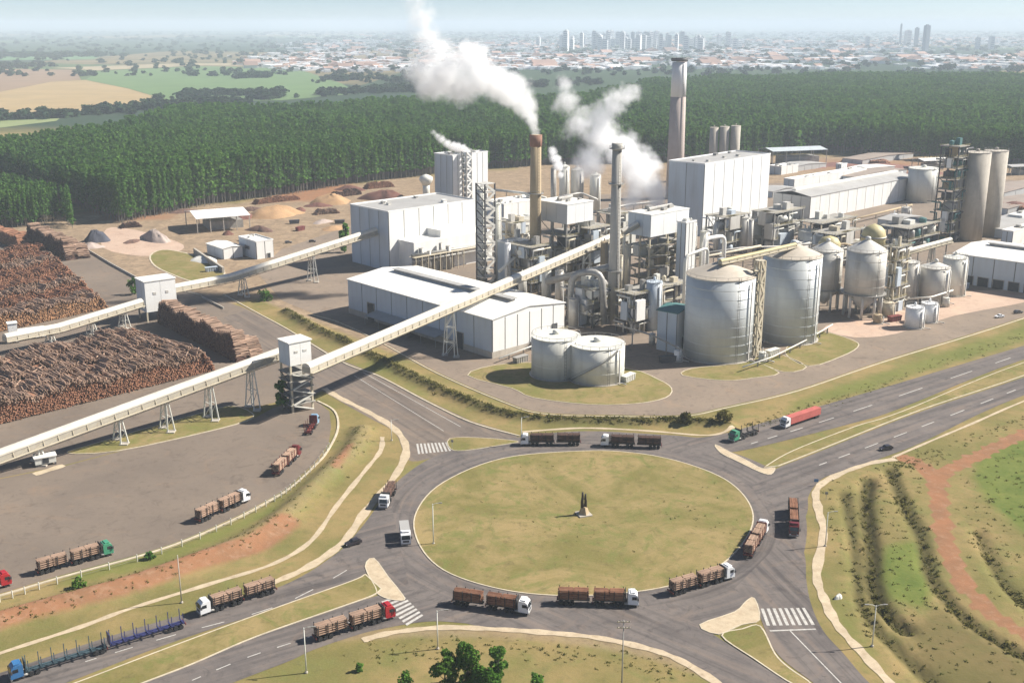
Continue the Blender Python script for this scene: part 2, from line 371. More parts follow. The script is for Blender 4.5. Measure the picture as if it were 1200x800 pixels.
cb = np.maximum(cb, 0.6 * g1(SP([(400, 745), (500, 740), (640, 745), (760, 765), (860, 800)]), 3.0)); cb = np.maximum(cb, 0.35 * g1(bank_mid, 6))
for ln, wd, v in ((ditch1, 2.2, .8), (ditch2, 2.6, .9), (ditch3, 2.6, .8), (ditch4, 2.0, .6), (hedge_line, 3.5, .75)):
    ca = np.maximum(ca, v * g1(ln, wd))
ca = np.maximum(ca, 0.55 * soft(GP([(1050, 735), (1100, 705), (1200, 760), (1300, 800), (1300, 850), (1100, 850)]), X, Y, 4))
ny, nx = X.shape; idx = np.arange(nx * ny).reshape(ny, nx)
FQ = np.stack([idx[:-1, :-1], idx[:-1, 1:], idx[1:, 1:], idx[1:, :-1]], -1).reshape(-1, 4)
m, nt, p = newmat('ground_cover')
geo = nn(nt, 'ShaderNodeNewGeometry'); pos = geo.outputs['Position']; at = nn(nt, 'ShaderNodeAttribute'); at.attribute_name = 'cover'
sep = nn(nt, 'ShaderNodeSeparateColor'); nt.links.new(at.outputs['Color'], sep.inputs[0])
n1 = noise(nt, pos, 0.035, 6, 0.62); n2 = noise(nt, pos, 0.35, 6, 0.7); n3 = noise(nt, pos, 2.2, 3, 0.7); n4 = noise(nt, pos, 0.11, 5, 0.7, 0.6)
grass = mixc(nt, mapr(nt, n1, 0.40, 0.60), (0.135, 0.125, 0.038), (0.255, 0.185, 0.078))
grass = mixc(nt, mapr(nt, n4, 0.5, 0.72, 0, 0.8), grass, (0.125, 0.150, 0.040))
grass = mixc(nt, mapr(nt, n2, 0.52, 0.75, 0, 0.6), grass, (0.085, 0.085, 0.032))
grass = mixc(nt, mapr(nt, n3, 0.3, 0.75, 0, 0.35), grass, (0.30, 0.235, 0.11))
def wmask(ch, lo=0.35, hi=0.65, amp=0.5):
    a = nn(nt, 'ShaderNodeMath', operation='MULTIPLY_ADD'); nt.links.new(n2, a.inputs[0]); a.inputs[1].default_value = amp
    b = nn(nt, 'ShaderNodeMath', operation='ADD'); nt.links.new(ch, a.inputs[2]); nt.links.new(a.outputs[0], b.inputs[0]); b.inputs[1].default_value = -amp / 2
    return mapr(nt, b.outputs[0], lo, hi)
lush = mixc(nt, mapr(nt, n4, 0.35, 0.65), (0.095, 0.128, 0.028), (0.150, 0.168, 0.042)); lush = mixc(nt, mapr(nt, n2, 0.55, 0.8, 0, 0.6), lush, (0.19, 0.17, 0.05))
tan = mixc(nt, mapr(nt, n4, 0.35, 0.65), (0.215, 0.160, 0.105), (0.35, 0.255, 0.165)); tan = mixc(nt, mapr(nt, n2, 0.48, 0.68, 0, 0.8), tan, (0.15, 0.105, 0.072))
red = mixc(nt, mapr(nt, n4, 0.38, 0.62), (0.285, 0.138, 0.072), (0.225, 0.122, 0.066)); red = mixc(nt, mapr(nt, n2, 0.5, 0.72, 0, 0.6), red, (0.34, 0.22, 0.14))
weed = mixc(nt, mapr(nt, n2, 0.35, 0.65), (0.058, 0.052, 0.020), (0.115, 0.095, 0.036))
c = mixc(nt, wmask(sep.outputs[1], 0.2, 0.75), grass, lush); c = mixc(nt, wmask(sep.outputs[2], 0.2, 0.8), c, tan)
c = mixc(nt, wmask(at.outputs['Alpha'], 0.25, 0.75), c, weed); c = mixc(nt, wmask(sep.outputs[0], 0.3, 0.7), c, red)
# beyond the plantations: a patchwork of far crops and woods
sx = nn(nt, 'ShaderNodeSeparateXYZ'); nt.links.new(pos, sx.inputs[0])
mp = nn(nt, 'ShaderNodeMapping'); mp.inputs['Scale'].default_value = (0.00085, 0.00045, 1); nt.links.new(pos, mp.inputs['Vector'])
vo = nn(nt, 'ShaderNodeTexVoronoi'); vo.inputs['Scale'].default_value = 1.0; vo.inputs['Randomness'].default_value = 0.85; nt.links.new(mp.outputs[0], vo.inputs['Vector'])
sc = nn(nt, 'ShaderNodeSeparateColor'); nt.links.new(vo.outputs['Color'], sc.inputs[0])
fr = ramp(nt, [(0.0, (0.030, 0.055, 0.030)), (0.3, (0.045, 0.075, 0.034)), (0.45, (0.10, 0.145, 0.055)), (0.62, (0.055, 0.085, 0.04)), (0.8, (0.22, 0.17, 0.09)), (1.0, (0.12, 0.135, 0.06))])
fr.color_ramp.interpolation = 'CONSTANT'; nt.links.new(sc.outputs[0], fr.inputs[0])
nf = noise(nt, pos, 0.004, 5, 0.65); far = mixc(nt, mapr(nt, nf, 0.45, 0.65, 0, 0.7), fr.outputs[0], (0.040, 0.062, 0.034))
c = mixc(nt, mapr(nt, sx.outputs[1], 1380, 1500), c, far)
nt.links.new(c, p.inputs['Base Color']); p.inputs['Roughness'].default_value = 0.95; p.inputs['Specular IOR Level'].default_value = 0.1
b = nn(nt, 'ShaderNodeBump'); b.inputs['Strength'].default_value = 0.5; b.inputs['Distance'].default_value = 0.35; nt.links.new(n2, b.inputs['Height']); nt.links.new(b.outputs[0], p.inputs['Normal'])
groundm = m
def islandgrass(name, a, b_, d, sc=1.0):
    m, nt, p = newmat(name); pos = nn(nt, 'ShaderNodeNewGeometry').outputs['Position']
    n1 = noise(nt, pos, 0.035 * sc, 7, 0.7, 0.8); n2 = noise(nt, pos, 0.30, 6, 0.75, 0.5); n3 = noise(nt, pos, 2.4, 3, 0.7); n4 = noise(nt, pos, 0.10, 6, 0.75, 1.5)
    c = mixc(nt, mapr(nt, n1, 0.40, 0.60), a, b_); c = mixc(nt, mapr(nt, n4, 0.50, 0.64, 0, 0.85), c, d)
    c = mixc(nt, mapr(nt, n2, 0.53, 0.68, 0, 0.65), c, (0.078, 0.07, 0.026)); c = mixc(nt, mapr(nt, n3, 0.3, 0.75, 0, 0.35), c, (0.30, 0.235, 0.11))
    nt.links.new(c, p.inputs['Base Color']); p.inputs['Roughness'].default_value = 0.95; p.inputs['Specular IOR Level'].default_value = 0.1
    bb = nn(nt, 'ShaderNodeBump'); bb.inputs['Strength'].default_value = 0.5; bb.inputs['Distance'].default_value = 0.3; nt.links.new(n2, bb.inputs['Height']); nt.links.new(bb.outputs[0], p.inputs['Normal'])
    return m
drygrass = islandgrass('mown_dry_grass', (0.140, 0.128, 0.038), (0.275, 0.205, 0.092), (0.115, 0.140, 0.034))
lawn = islandgrass('lawn_grass', (0.150, 0.140, 0.042), (0.245, 0.185, 0.085), (0.125, 0.145, 0.036), 2.0)
me = npmesh('ground', np.stack([X, Y, Z], -1).reshape(-1, 3), FQ, m, True)
ca_ = me.color_attributes.new('cover', 'FLOAT_COLOR', 'POINT'); ca_.data.foreach_set('color', np.stack([cr, cg, cb, ca], -1).reshape(-1).astype(np.float32))
tag(put('ground', me), 'dry olive grassland with red earth patches', None, None, 'structure')

# ------------------------------------------------------------------ roads, yards, islands, kerbs
def pave(name, c0, c1, stain, scale=0.06, cracks=0.4, ring=None, ang=None):
    m, nt, p = newmat(name); pos = nn(nt, 'ShaderNodeNewGeometry').outputs['Position']
    a = noise(nt, pos, scale, 6, 0.65); b = noise(nt, pos, 0.5, 5, 0.7); g = noise(nt, pos, 4.0, 2, 0.6)
    c = mixc(nt, mapr(nt, a, 0.35, 0.65), c0, c1); c = mixc(nt, mapr(nt, b, 0.5, 0.78, 0, cracks), c, stain); c = mixc(nt, mapr(nt, g, 0.35, 0.75, 0, 0.22), c, mul(c1, 1.35))
    if ring is not None or ang is not None:      # tyre-worn tracks running with the traffic
        if ring is not None:
            sb = nn(nt, 'ShaderNodeVectorMath', operation='SUBTRACT'); nt.links.new(pos, sb.inputs[0]); sb.inputs[1].default_value = (ring[0], ring[1], 0); le = nn(nt, 'ShaderNodeVectorMath', operation='LENGTH'); nt.links.new(sb.outputs[0], le.inputs[0])
            xy = nn(nt, 'ShaderNodeSeparateXYZ'); nt.links.new(sb.outputs[0], xy.inputs[0]); at_ = nn(nt, 'ShaderNodeMath', operation='ARCTAN2'); nt.links.new(xy.outputs[1], at_.inputs[0]); nt.links.new(xy.outputs[0], at_.inputs[1])
            cb_ = nn(nt, 'ShaderNodeCombineXYZ'); nt.links.new(le.outputs['Value'], cb_.inputs[0]); nt.links.new(at_.outputs[0], cb_.inputs[1]); mp_ = nn(nt, 'ShaderNodeMapping'); nt.links.new(cb_.outputs[0], mp_.inputs['Vector']); mp_.inputs['Scale'].default_value = (0.42, 0.9, 1)
        else:
            mp_ = nn(nt, 'ShaderNodeMapping'); mp_.vector_type = 'TEXTURE'; mp_.inputs['Rotation'].default_value = (0, 0, ang); mp_.inputs['Scale'].default_value = (60, 2.4, 1); nt.links.new(pos, mp_.inputs['Vector'])
        tw = noise(nt, mp_.outputs[0], 1.0, 4, 0.6, 0.3); c = mixc(nt, mapr(nt, tw, 0.50, 0.68, 0, 0.6), c, mul(stain, 0.9)); c = mixc(nt, mapr(nt, tw, 0.46, 0.30, 0, 0.5), c, (c1[0] * 1.4, c1[1] * 1.25, c1[2] * 1.1))
    h_ = noise(nt, pos, 0.16, 6, 0.72, 1.6); c = mixc(nt, mapr(nt, h_, 0.54, 0.68, 0, 0.6), c, stain); k_ = noise(nt, pos, 0.05, 5, 0.7, 2.5); c = mixc(nt, mapr(nt, k_, 0.55, 0.75, 0, 0.5), c, (c1[0] * 1.3, c1[1] * 1.12, c1[2] * 0.95))
    nt.links.new(c, p.inputs['Base Color']); p.inputs['Roughness'].default_value = 0.9; p.inputs['Specular IOR Level'].default_value = 0.15
    return m
asph = pave('road_asphalt', (0.108, 0.094, 0.088), (0.155, 0.134, 0.120), (0.060, 0.053, 0.052), 0.09, 0.6)
asphp = pave('yard_asphalt', (0.150, 0.121, 0.097), (0.195, 0.155, 0.120), (0.10, 0.080, 0.066), 0.03)
asphf = pave('factory_asphalt', (0.185, 0.148, 0.116), (0.245, 0.192, 0.145), (0.12, 0.092, 0.072), 0.03, 0.5)
pinkd = pave('pinkish_bare_pad', (0.40, 0.285, 0.215), (0.48, 0.355, 0.27), (0.28, 0.19, 0.14), 0.05)
def sheet(name, poly, z, mat, label=None):
    o = MB(); o.v = [(q[0], q[1], z) for q in poly]; o.f = [tuple(range(len(poly)))]
    ob = o.build(name, mat); me = ob.data
    if me.polygons[0].normal.z < 0: me.flip_normals()
    return tag(ob, label, None, None, 'structure')
def island(name, poly, h, mat, kerb=True, label=None, kw=0.35):
    if sum(poly[i - 1][0] * poly[i][1] - poly[i][0] * poly[i - 1][1] for i in range(len(poly))) < 0: poly = poly[::-1]
    o = MB().prism(poly, 0.0, h).build(name, mat); tag(o, label, None, None, 'structure')
    if kerb: kerbrun(poly, h + 0.03, kw, o, True)
    return o
def kerbrun(pts, h, wd, parent=None, closed=False, name='kerb', mat=None, z0=0.0):
    k = MB(); n = len(pts); nr = []
    for i in range(n):
        a = pts[i - 1] if (closed or i) else pts[i]; c = pts[(i + 1) % n] if (closed or i < n - 1) else pts[i]
        d = (Vector(c) - Vector(a)); d = d.normalized() if d.length > 1e-6 else Vector((1, 0)); nr.append(Vector((-d.y, d.x)))
    for i, q in enumerate(pts):
        q = Vector(q[:2]); a = q + nr[i] * wd / 2; b = q - nr[i] * wd / 2
        k.v += [(a.x, a.y, z0), (a.x, a.y, h), (b.x, b.y, h), (b.x, b.y, z0)]
    for i in range(n if closed else n - 1):
        a = 4 * i; b = 4 * ((i + 1) % n)
        k.f += [(a, a + 1, b + 1, b), (a + 1, a + 2, b + 2, b + 1), (a + 2, a + 3, b + 3, b + 2)]
    ob = k.build(name, mat or kerbm, parent, fix=True)
    if not parent: ob['kind'] = 'structure'
    return ob
# the log yard and the lorry park
yard = GP([(-300, 640), (-120, 600), (0, 560), (75, 545), (200, 512), (290, 492), (292, 478), (330, 470), (350, 480)]) + SP([(362, 470), (378, 458), (401, 470), (434, 490), (462, 506), (474, 530), (490, 540), (560, 520), (609, 510)]) + GP([(552, 493), (501, 469), (444, 439), (400, 422), (337, 385), (287, 361), (236, 344), (164, 326), (93, 287), (60, 278), (-60, 282), (-300, 310)])
sheet('log_yard_pavement', yard, 0.020, asphp)
plaza = GP([(-260, 650), (-100, 590), (0, 561), (75, 546), (200, 513), (290, 494), (320, 478), (350, 470), (372, 470), (386, 482), (388, 500)]) + SP([(385, 520), (368, 543), (345, 565), (321, 581), (270, 608), (189, 641), (67, 675), (0, 695), (-120, 728)])
sheet('lorry_park_pavement', plaza, 0.026, asphp)
kerbrun(SP([(372, 470), (392, 482), (396, 503), (383, 530), (368, 547), (345, 568), (321, 584), (270, 611), (189, 644), (67, 678), (0, 698), (-120, 731)]), 0.28, 0.7)
apron = GP([(300, 318), (330, 352)]) + SP([(366, 367), (400, 377), (451, 402), (511, 435), (589, 469), (636, 483), (720, 486), (800, 486), (851, 476), (935, 456), (1036, 422), (1200, 371), (1400, 300)]) + GP([(1400, 230), (1150, 208), (900, 215), (640, 232), (430, 258), (330, 292)])
sheet('factory_apron', apron, 0.030, asphf)
kerbrun(SP([(366, 369), (400, 379), (451, 404), (511, 437), (589, 471), (636, 485), (720, 488), (800, 488), (851, 478), (935, 458), (1036, 424), (1200, 373), (1400, 302)]), 0.2, 0.5)
# roundabout
rc = [G(684, 528).xy, G(684, 698).xy, G(485, 612).xy, G(882, 605).xy]
isl = SP([(684, 528.5), (590, 537), (520, 565), (488, 600), (490, 635), (520, 668), (585, 690), (660, 698), (740, 694), (800, 682), (850, 658), (880, 620), (878, 590), (850, 562), (800, 542), (745, 531)], 6, True)
ringo = SP([(690, 505), (600, 513), (520, 530), (468, 562), (440, 600), (432, 640), (448, 680), (490, 712), (560, 733), (640, 740), (740, 745), (830, 735), (905, 705), (938, 660), (945, 610), (928, 570), (880, 538), (790, 513)], 6, True)
RA = ((0.112, 0.098, 0.092), (0.160, 0.138, 0.124), (0.056, 0.050, 0.050), 0.09, 0.6)
def seg_ang(a, b): a, b = G(*a), G(*b); return math.atan2(b.y - a.y, b.x - a.x)
ring_c = ((rc[2].x + rc[3].x) / 2, (rc[0].y + rc[1].y) / 2)
asph_ring = pave('roundabout_asphalt', *RA, ring=ring_c); asph_l = pave('left_highway_asphalt', *RA, ang=seg_ang((100, 770), (350, 700))); asph_t = pave('right_highway_asphalt', *RA, ang=seg_ang((900, 510), (1190, 420))); asph_b = pave('access_road_asphalt', *RA, ang=seg_ang((920, 740), (975, 800))); asph_b2 = pave('lower_access_asphalt', *RA, ang=seg_ang((760, 740), (900, 800)))
asph_n = pave('upper_highway_asphalt', (0.140, 0.116, 0.098), (0.185, 0.150, 0.122), (0.085, 0.070, 0.062), 0.05, 0.5, ang=seg_ang((480, 500), (300, 395)))
sheet('upper_highway', SP([(287, 364), (337, 388), (400, 424), (444, 441), (501, 471), (552, 495), (606, 511), (560, 522), (490, 540)]) + SP([(476, 532), (462, 506), (434, 490), (400, 471), (374, 455), (330, 425), (262, 372)]), 0.034, asph_n)
sheet('roundabout_road', ringo, 0.040, asph_ring)
o = island('roundabout_island', isl, 0.16, drygrass, True, 'dry grass island of the roundabout'); 
LU_t = SP([(455, 575), (440, 596), (420, 622), (392, 650), (326, 688), (200, 724), (130, 745), (60, 768), (0, 788), (-150, 836)])
LU_b = SP([(-150, 872), (20, 820), (77, 800), (175, 762), (250, 736), (300, 720), (370, 698), (412, 684), (428, 672), (450, 668), (480, 690)])
sheet('highway_carriageway', LU_t + LU_b, 0.046, asph_l)
LL_t = SP([(500, 690), (470, 692), (445, 697), (400, 711), (300, 745), (225, 777), (160, 801), (60, 840)])
LL_b = SP([(180, 840), (267, 802), (337, 775), (365, 762), (405, 748), (440, 738), (500, 728), (545, 730), (600, 735)])
sheet('highway_carriageway', LL_t + LL_b, 0.052, asph_l)
BR_l = SP([(860, 690), (884, 705), (894, 731), (911, 766), (955, 801), (1000, 835)]); BR_r = SP([(1070, 840), (1019, 800), (989, 766), (965, 739), (951, 709), (945, 680), (943, 650), (930, 620)])
sheet('access_road', BR_l + BR_r, 0.058, asph_b)
BL_t = SP([(700, 700), (780, 715), (817, 731), (842, 747), (884, 774), (925, 801), (960, 830)]); BL_b = SP([(890, 830), (848, 801), (825, 787), (795, 770), (740, 752), (640, 740), (560, 733)])
sheet('access_road', BL_t + BL_b, 0.064, asph_b2)
TU_t = SP([(740, 507), (790, 510), (834, 511), (915, 489), (1036, 454), (1200, 405), (1400, 345)]); TU_b = SP([(1400, 358), (1200, 421), (1056, 478), (1002, 495), (900, 521), (855, 530), (800, 535)])
sheet('highway_carriageway', TU_t + TU_b, 0.070, asph_t)
TL_t = SP([(880, 570), (900, 557), (912, 548), (958, 530), (1077, 483), (1200, 442), (1400, 372)]); TL_b = SP([(1400, 395), (1200, 463), (1083, 517), (1046, 532), (1000, 548), (965, 560), (948, 580), (946, 600), (930, 640)])
sheet('highway_carriageway', TL_t + TL_b, 0.076, asph_t)
# medians, splitters, verges
island('median', SP([(428, 673), (412, 681), (330, 710), (200, 758), (100, 796), (0, 832)]) + SP([(60, 842), (160, 803), (225, 778), (300, 746), (400, 711), (436, 698), (447, 690)]), 0.17, drygrass)
island('traffic_splitter', SP([(428, 664), (438, 654), (455, 676), (468, 692), (474, 703), (456, 702), (443, 696), (440, 688)], 3, True), 0.15, concd, True, None, 0.25)
island('median', SP([(895, 548), (930, 528), (1002, 500), (1058, 482), (1200, 425), (1400, 362)]) + SP([(1400, 370), (1200, 440), (1077, 481), (958, 528), (912, 546)]), 0.17, drygrass)
island('traffic_splitter', SP([(838, 521), (856, 530), (878, 541), (893, 549), (908, 548), (903, 556), (890, 553), (865, 541), (845, 531)], 3, True), 0.15, concd, True, None, 0.25)
island('median', SP([(846, 745), (870, 737), (891, 734), (908, 766), (925, 783), (950, 801), (932, 803), (884, 772)], 4, True), 0.17, drygrass)
island('traffic_splitter', SP([(884, 701), (890, 726), (868, 732), (842, 743), (820, 732), (861, 717), (874, 705)], 3, True), 0.15, concd, True, None, 0.25)
island('traffic_splitter', SP([(527, 514), (560, 513), (607, 517), (590, 521), (545, 528), (528, 526)], 3, True), 0.15, drygrass, True, None, 0.25)
island('grass_verge', SP([(78, 531), (135, 529), (230, 509), (290, 493), (295, 484), (270, 476), (229, 486), (189, 497), (111, 520)], 3, True), 0.2, lawn)
island('tank_lawn', SP([(548, 440), (600, 455), (625, 466), (690, 474), (745, 473), (780, 466), (787, 455), (770, 444), (735, 432), (640, 425), (580, 428)], 3, True), 0.14, lawn)
island('silo_lawn', SP([(800, 440), (850, 446), (882, 443), (913, 437), (880, 423), (850, 428), (810, 432)], 3, True), 0.14, lawn)
island('silo_lawn', SP([(884, 421), (918, 436), (945, 430), (917, 416), (900, 415)], 3, True), 0.14, lawn)
island('silo_lawn', SP([(920, 414), (948, 429), (985, 418), (1005, 407), (1000, 399), (960, 388), (935, 396)], 3, True), 0.14, lawn)
island('yard_lawn', SP([(176, 300), (182, 312), (205, 323), (228, 330), (258, 328), (262, 316), (245, 306), (215, 296), (190, 293)], 3, True), 0.16, lawn, True, None, 0.9)
sheet('loading_pad', SP([(965, 385), (1000, 395), (1050, 391), (1118, 370), (1210, 352), (1230, 338), (1130, 342), (1100, 350), (1040, 368), (990, 376)], 3, True), 0.036, pinkd)
sheet('pinkish_pad', SP([(120, 290), (165, 300), (205, 296), (215, 287), (185, 276), (150, 268), (125, 268)], 3, True), 0.028, pinkd)
for cl in ([(262, 345), (300, 366), (337, 386), (400, 424), (444, 441), (501, 471), (552, 495), (609, 511)], [(93, 289), (131, 311), (164, 328), (236, 346)]): kerbrun(SP(cl), 0.25, 0.6)
# footpaths: trodden pale strips along the roads
def path(name, pts, wd, z, mat=None, h=0.0):
    P = SP(pts); l = []; r = []
    for i, q in enumerate(P):
        d = (P[min(i + 1, len(P) - 1)] - P[max(i - 1, 0)]).normalized(); nrm = Vector((-d.y, d.x)); jw = wd * (0.5 + 0.09 * math.sin(i * 1.7) + 0.06 * math.sin(i * 0.6))
        l.append(q + nrm * jw); r.append(q - nrm * jw)
    k = MB(); n = len(P)
    for a, b in zip(l, r):
        for t in (1.0, 0.5, 0.0):
            q = b.lerp(a, t); k.v.append((q.x, q.y, gz(q.x, q.y) + z))
    for i in range(n - 1):
        a = 3 * i
        k.f += [(a, a + 1, a + 4, a + 3), (a + 1, a + 2, a + 5, a + 4)]
    ob = k.build(name, mat or concd, fix=True)
    if ob.data.polygons[0].normal.z < 0: ob.data.flip_normals()
    return tag(ob, None, None, None, 'structure')
path('footpath', [(-60, 786), (0, 765), (92, 735), (155, 712), (252, 682), (321, 660), (365, 633), (395, 592), (428, 551), (446, 528), (448, 512)], 1.5, 0.05)
path('footpath', [(300, 688), (321, 682), (365, 662), (403, 634), (430, 597), (464, 556), (476, 526), (463, 503), (434, 484), (398, 466), (380, 455)], 2.4, 0.06)
path('footpath', [(425, 750), (460, 741), (520, 735), (580, 737), (640, 741), (700, 747), (760, 760), (800, 775), (850, 806)], 1.9, 0.085)
path('footpath', [(1050, 538), (1019, 543), (978, 558), (957, 574), (959, 597), (965, 625), (957, 672), (966, 702), (982, 733), (1009, 763), (1045, 802), (1080, 835)], 2.2, 0.09)
path('footpath', [(612, 506), (680, 502), (760, 505), (830, 510), (860, 502)], 1.2, 0.085)
path('footpath', [(1046, 536), (1090, 517), (1140, 496), (1200, 470), (1300, 432)], 1.0, 0.085)
path('footpath', [(40, 556), (75, 545)], 2.6, 0.09)
# painted markings
def marking(name, quads, z, parent=None):
    root = thing(name, None, None); del_ = root
    root['kind'] = 'structure'
    for q in quads:
        g = GP(q); k = MB(); k.v = [(a.x, a.y, z) for a in g]; k.f = [tuple(range(len(g)))]
        o = k.build('stripe', paint, root)
        if o.data.polygons[0].normal.z < 0: o.data.flip_normals()
    return root
def lerp2(a, b, t): return (a[0] + (b[0] - a[0]) * t, a[1] + (b[1] - a[1]) * t)
def zebra(A, B, Cc, D, n, z):             # A-B top edge, D-Cc bottom edge
    q = []
    for i in range(n):
        t0 = (i + 0.2) / n; t1 = (i + 0.72) / n; q.append([lerp2(A, B, t0), lerp2(A, B, t1), lerp2(D, Cc, t1), lerp2(D, Cc, t0)])
    return marking('zebra_crossing', q, z)
zebra((890, 713), (945, 712), (957, 732), (897, 733), 8, 0.094)
zebra((470, 695), (497, 722), (478, 734), (446, 704), 8, 0.082)
zebra((487, 520), (525, 518), (530, 528), (489, 532), 9, 0.060)
def dashes(ln, n, wd, z, frac=0.45, name='lane_marking'):
    P = SP(ln, 8); root = thing(name, None, None); root['kind'] = 'structure'; L_ = len(P) - 1
    for i in range(n):
        t0 = i / n * L_; t1 = (i + frac) / n * L_; a = P[int(t0)].lerp(P[min(int(t0) + 1, L_)], t0 % 1); b = P[int(t1)].lerp(P[min(int(t1) + 1, L_)], t1 % 1)
        d = (b - a).normalized(); nr = Vector((-d.y, d.x)) * wd / 2; k = MB().quad((*(a + nr), z), (*(a - nr), z), (*(b - nr), z), (*(b + nr), z))
        o = k.build('stripe', paint, root)
        if o.data.polygons[0].normal.z < 0: o.data.flip_normals()
dashes([(925, 738), (945, 762), (970, 785), (1000, 815)], 1, 0.3, 0.093, 1.0)
dashes([(902, 739), (956, 737)], 1, 0.5, 0.0945, 1.0)
dashes([(225, 797), (290, 770), (360, 747), (430, 722)], 6, 0.3, 0.083)
dashes([(100, 775), (200, 745), (330, 708), (420, 660)], 7, 0.3, 0.0765)
dashes([(880, 520), (1000, 482), (1200, 414)], 8, 0.4, 0.101)
dashes([(960, 545), (1080, 500), (1200, 453)], 8, 0.4, 0.107)
dashes([(415, 440), (460, 470), (520, 505)], 1, 0.25, 0.062, 1.0)
dashes([(425, 436), (475, 466), (540, 500)], 1, 0.25, 0.063, 1.0)

# ------------------------------------------------------------------ trees
def leaf_cloud(n, fn, size, r):
    """n leaf-clump quads placed by fn(r) -> (point, outward)"""
    V = []; Fq = []
    for i in range(n):
        p, o = fn(r); s = size * r.uniform(0.6, 1.35)
        a = Vector((r.gauss(0, 1), r.gauss(0, 1), r.gauss(0, 0.6))).normalized(); b = a.cross(Vector((r.gauss(0, 1), r.gauss(0, 1), r.gauss(0, 1)))).normalized()
        if r.random() < 0.55 and o.length > 0:   # lean outward so the crown reads as clumps
            nrm = (o.normalized() + Vector((r.gauss(0, .45), r.gauss(0, .45), r.gauss(0.25, .45)))).normalized(); a = nrm.cross(Vector((r.gauss(0, 1), r.gauss(0, 1), r.gauss(0, 1)))).normalized(); b = nrm.cross(a)
        k = len(V)
        for u, v in ((-1, -.7), (.9, -1), (1, .8), (-.8, 1)): V.append(tuple(p + a * u * s * 0.5 + b * v * s * 0.5))
        Fq.append((k, k + 1, k + 2, k + 3))
    return V, Fq
def crown_columnar(seed, h=30.0, rad=2.2, base=0.38, n=260, size=1.6, clumps=15):
    r = random.Random(seed); cl = []
    for i in range(clumps):
        t = base + (1 - base) * (i + 0.5) / clumps; a = r.uniform(0, 6.28); rr = rad * (1 - ((t - base) / (1 - base)) ** 1.7 * 0.85) * r.uniform(0.25, 0.75)
        cl.append((Vector((rr * math.cos(a), rr * math.sin(a), h * t)), r.uniform(0.55, 1.0) * rad * (1.1 - 0.55 * (t - base) / (1 - base))))
    cl.append((Vector((0, 0, h * 0.97)), rad * 0.35))
    def fn(r):
        c, q = r.choice(cl); d = Vector((r.gauss(0, 1), r.gauss(0, 1), r.gauss(0, 1.2))).normalized()
        return c + d * q * r.uniform(0.55, 1.0), d
    return leaf_cloud(n, fn, size, r)
def crown_round(seed, h, rad, base, n, size, clumps=16):
    r = random.Random(seed); cl = []
    for i in range(clumps):
        a = r.uniform(0, 6.28); t = r.uniform(base, 0.95); e = math.sqrt(max(0.05, 1 - ((t - base) / (1 - base) * 2 - 0.8) ** 2 / 1.6)); rr = rad * e * r.uniform(0.2, 0.8)
        cl.append((Vector((rr * math.cos(a), rr * math.sin(a), h * t)), rad * r.uniform(0.28, 0.48)))
    def fn(r):
        c, q = r.choice(cl); d = Vector((r.gauss(0, 1), r.gauss(0, 1), r.gauss(0.25, 0.9))).normalized()
        return c + d * q * r.uniform(0.6, 1.05), d
    return leaf_cloud(n, fn, size, r), cl
def mesh_of(name, VF, mat):
    me = bpy.data.meshes.new(name); me.from_pydata(VF[0], [], VF[1]); me.materials.append(mat); return me
def joined(name, VF, mat, mb, mat2):
    me = bpy.data.meshes.new(name); o = len(VF[0]); me.from_pydata(VF[0] + mb.v, [], VF[1] + [tuple(i + o for i in f) for f in mb.f])
    me.materials.append(mat); me.materials.append(mat2)
    for p in me.polygons[len(VF[1]):]: p.material_index = 1
    return me
crown_me = [mesh_of('crown', crown_columnar(10 + i, 30, 1.9 + 0.2 * (i % 3), 0.16 + 0.05 * (i % 4), 380, 1.15, 18), leaf) for i in range(5)]
trunk_me = []
for i in range(3):
    r = random.Random(i); pts = [(0, 0, -0.3), (0.1, 0, 7), (r.uniform(-.3, .3), r.uniform(-.3, .3), 15), (r.uniform(-.4, .4), r.uniform(-.4, .4), 28)]
    k = MB().tube(pts, 0.24, 6, 0.06)
    for q in range(7): z = 11 + 2.2 * q; a = r.uniform(0, 6.28); k.tube([(0.1, 0.1, z), (1.5 * math.cos(a), 1.5 * math.sin(a), z + 1.7)], 0.07, 4, 0.03)
    trunk_me.append(k.mesh('trunk', trunkm))
near_pm = [joined('plantation_tree', crown_columnar(40 + i, 30, 1.9 + .15 * i, 0.25, 170, 1.45, 13), leaf, MB().tube([(0, 0, -.3), (0, 0, 27)], 0.22, 5, 0.08), trunkm) for i in range(5)]
far_pm = [joined('plantation_clump', crown_columnar(60 + i, 30, 2.9, 0.30, 80, 2.3, 9), leaf, MB().tube([(0, 0, -.3), (0, 0, 26)], 0.3, 4, 0.1), trunkm) for i in range(4)]
T30 = lambda x, y: tuple(G(x, y, 30.0).xy)
T22 = lambda x, y: tuple(G(x, y, 22.0).xy)
B0 = lambda x, y: tuple(G(x, y).xy)
block_w = [T22(-90, 194), T22(0, 201), T22(58, 212), T22(82, 231), B0(84, 253), B0(40, 266), B0(-60, 272), B0(-120, 280)]
block_m = [T30(-120, 156), T30(0, 175), T30(138, 210), B0(250, 240), B0(330, 230), B0(415, 216), B0(520, 204), B0(648, 193), T30(660, 112), T30(560, 114), T30(500, 113), T30(400, 119), T30(300, 123), T30(210, 123), T30(130, 141), T30(30, 158), T30(-120, 164)]
block_e = [B0(648, 193), B0(790, 191), B0(900, 184), B0(960, 179), B0(1110, 189), B0(1420, 210), T30(1420, 87), T30(1000, 85), T30(850, 88), T30(760, 93), T30(660, 112)]
cand = []
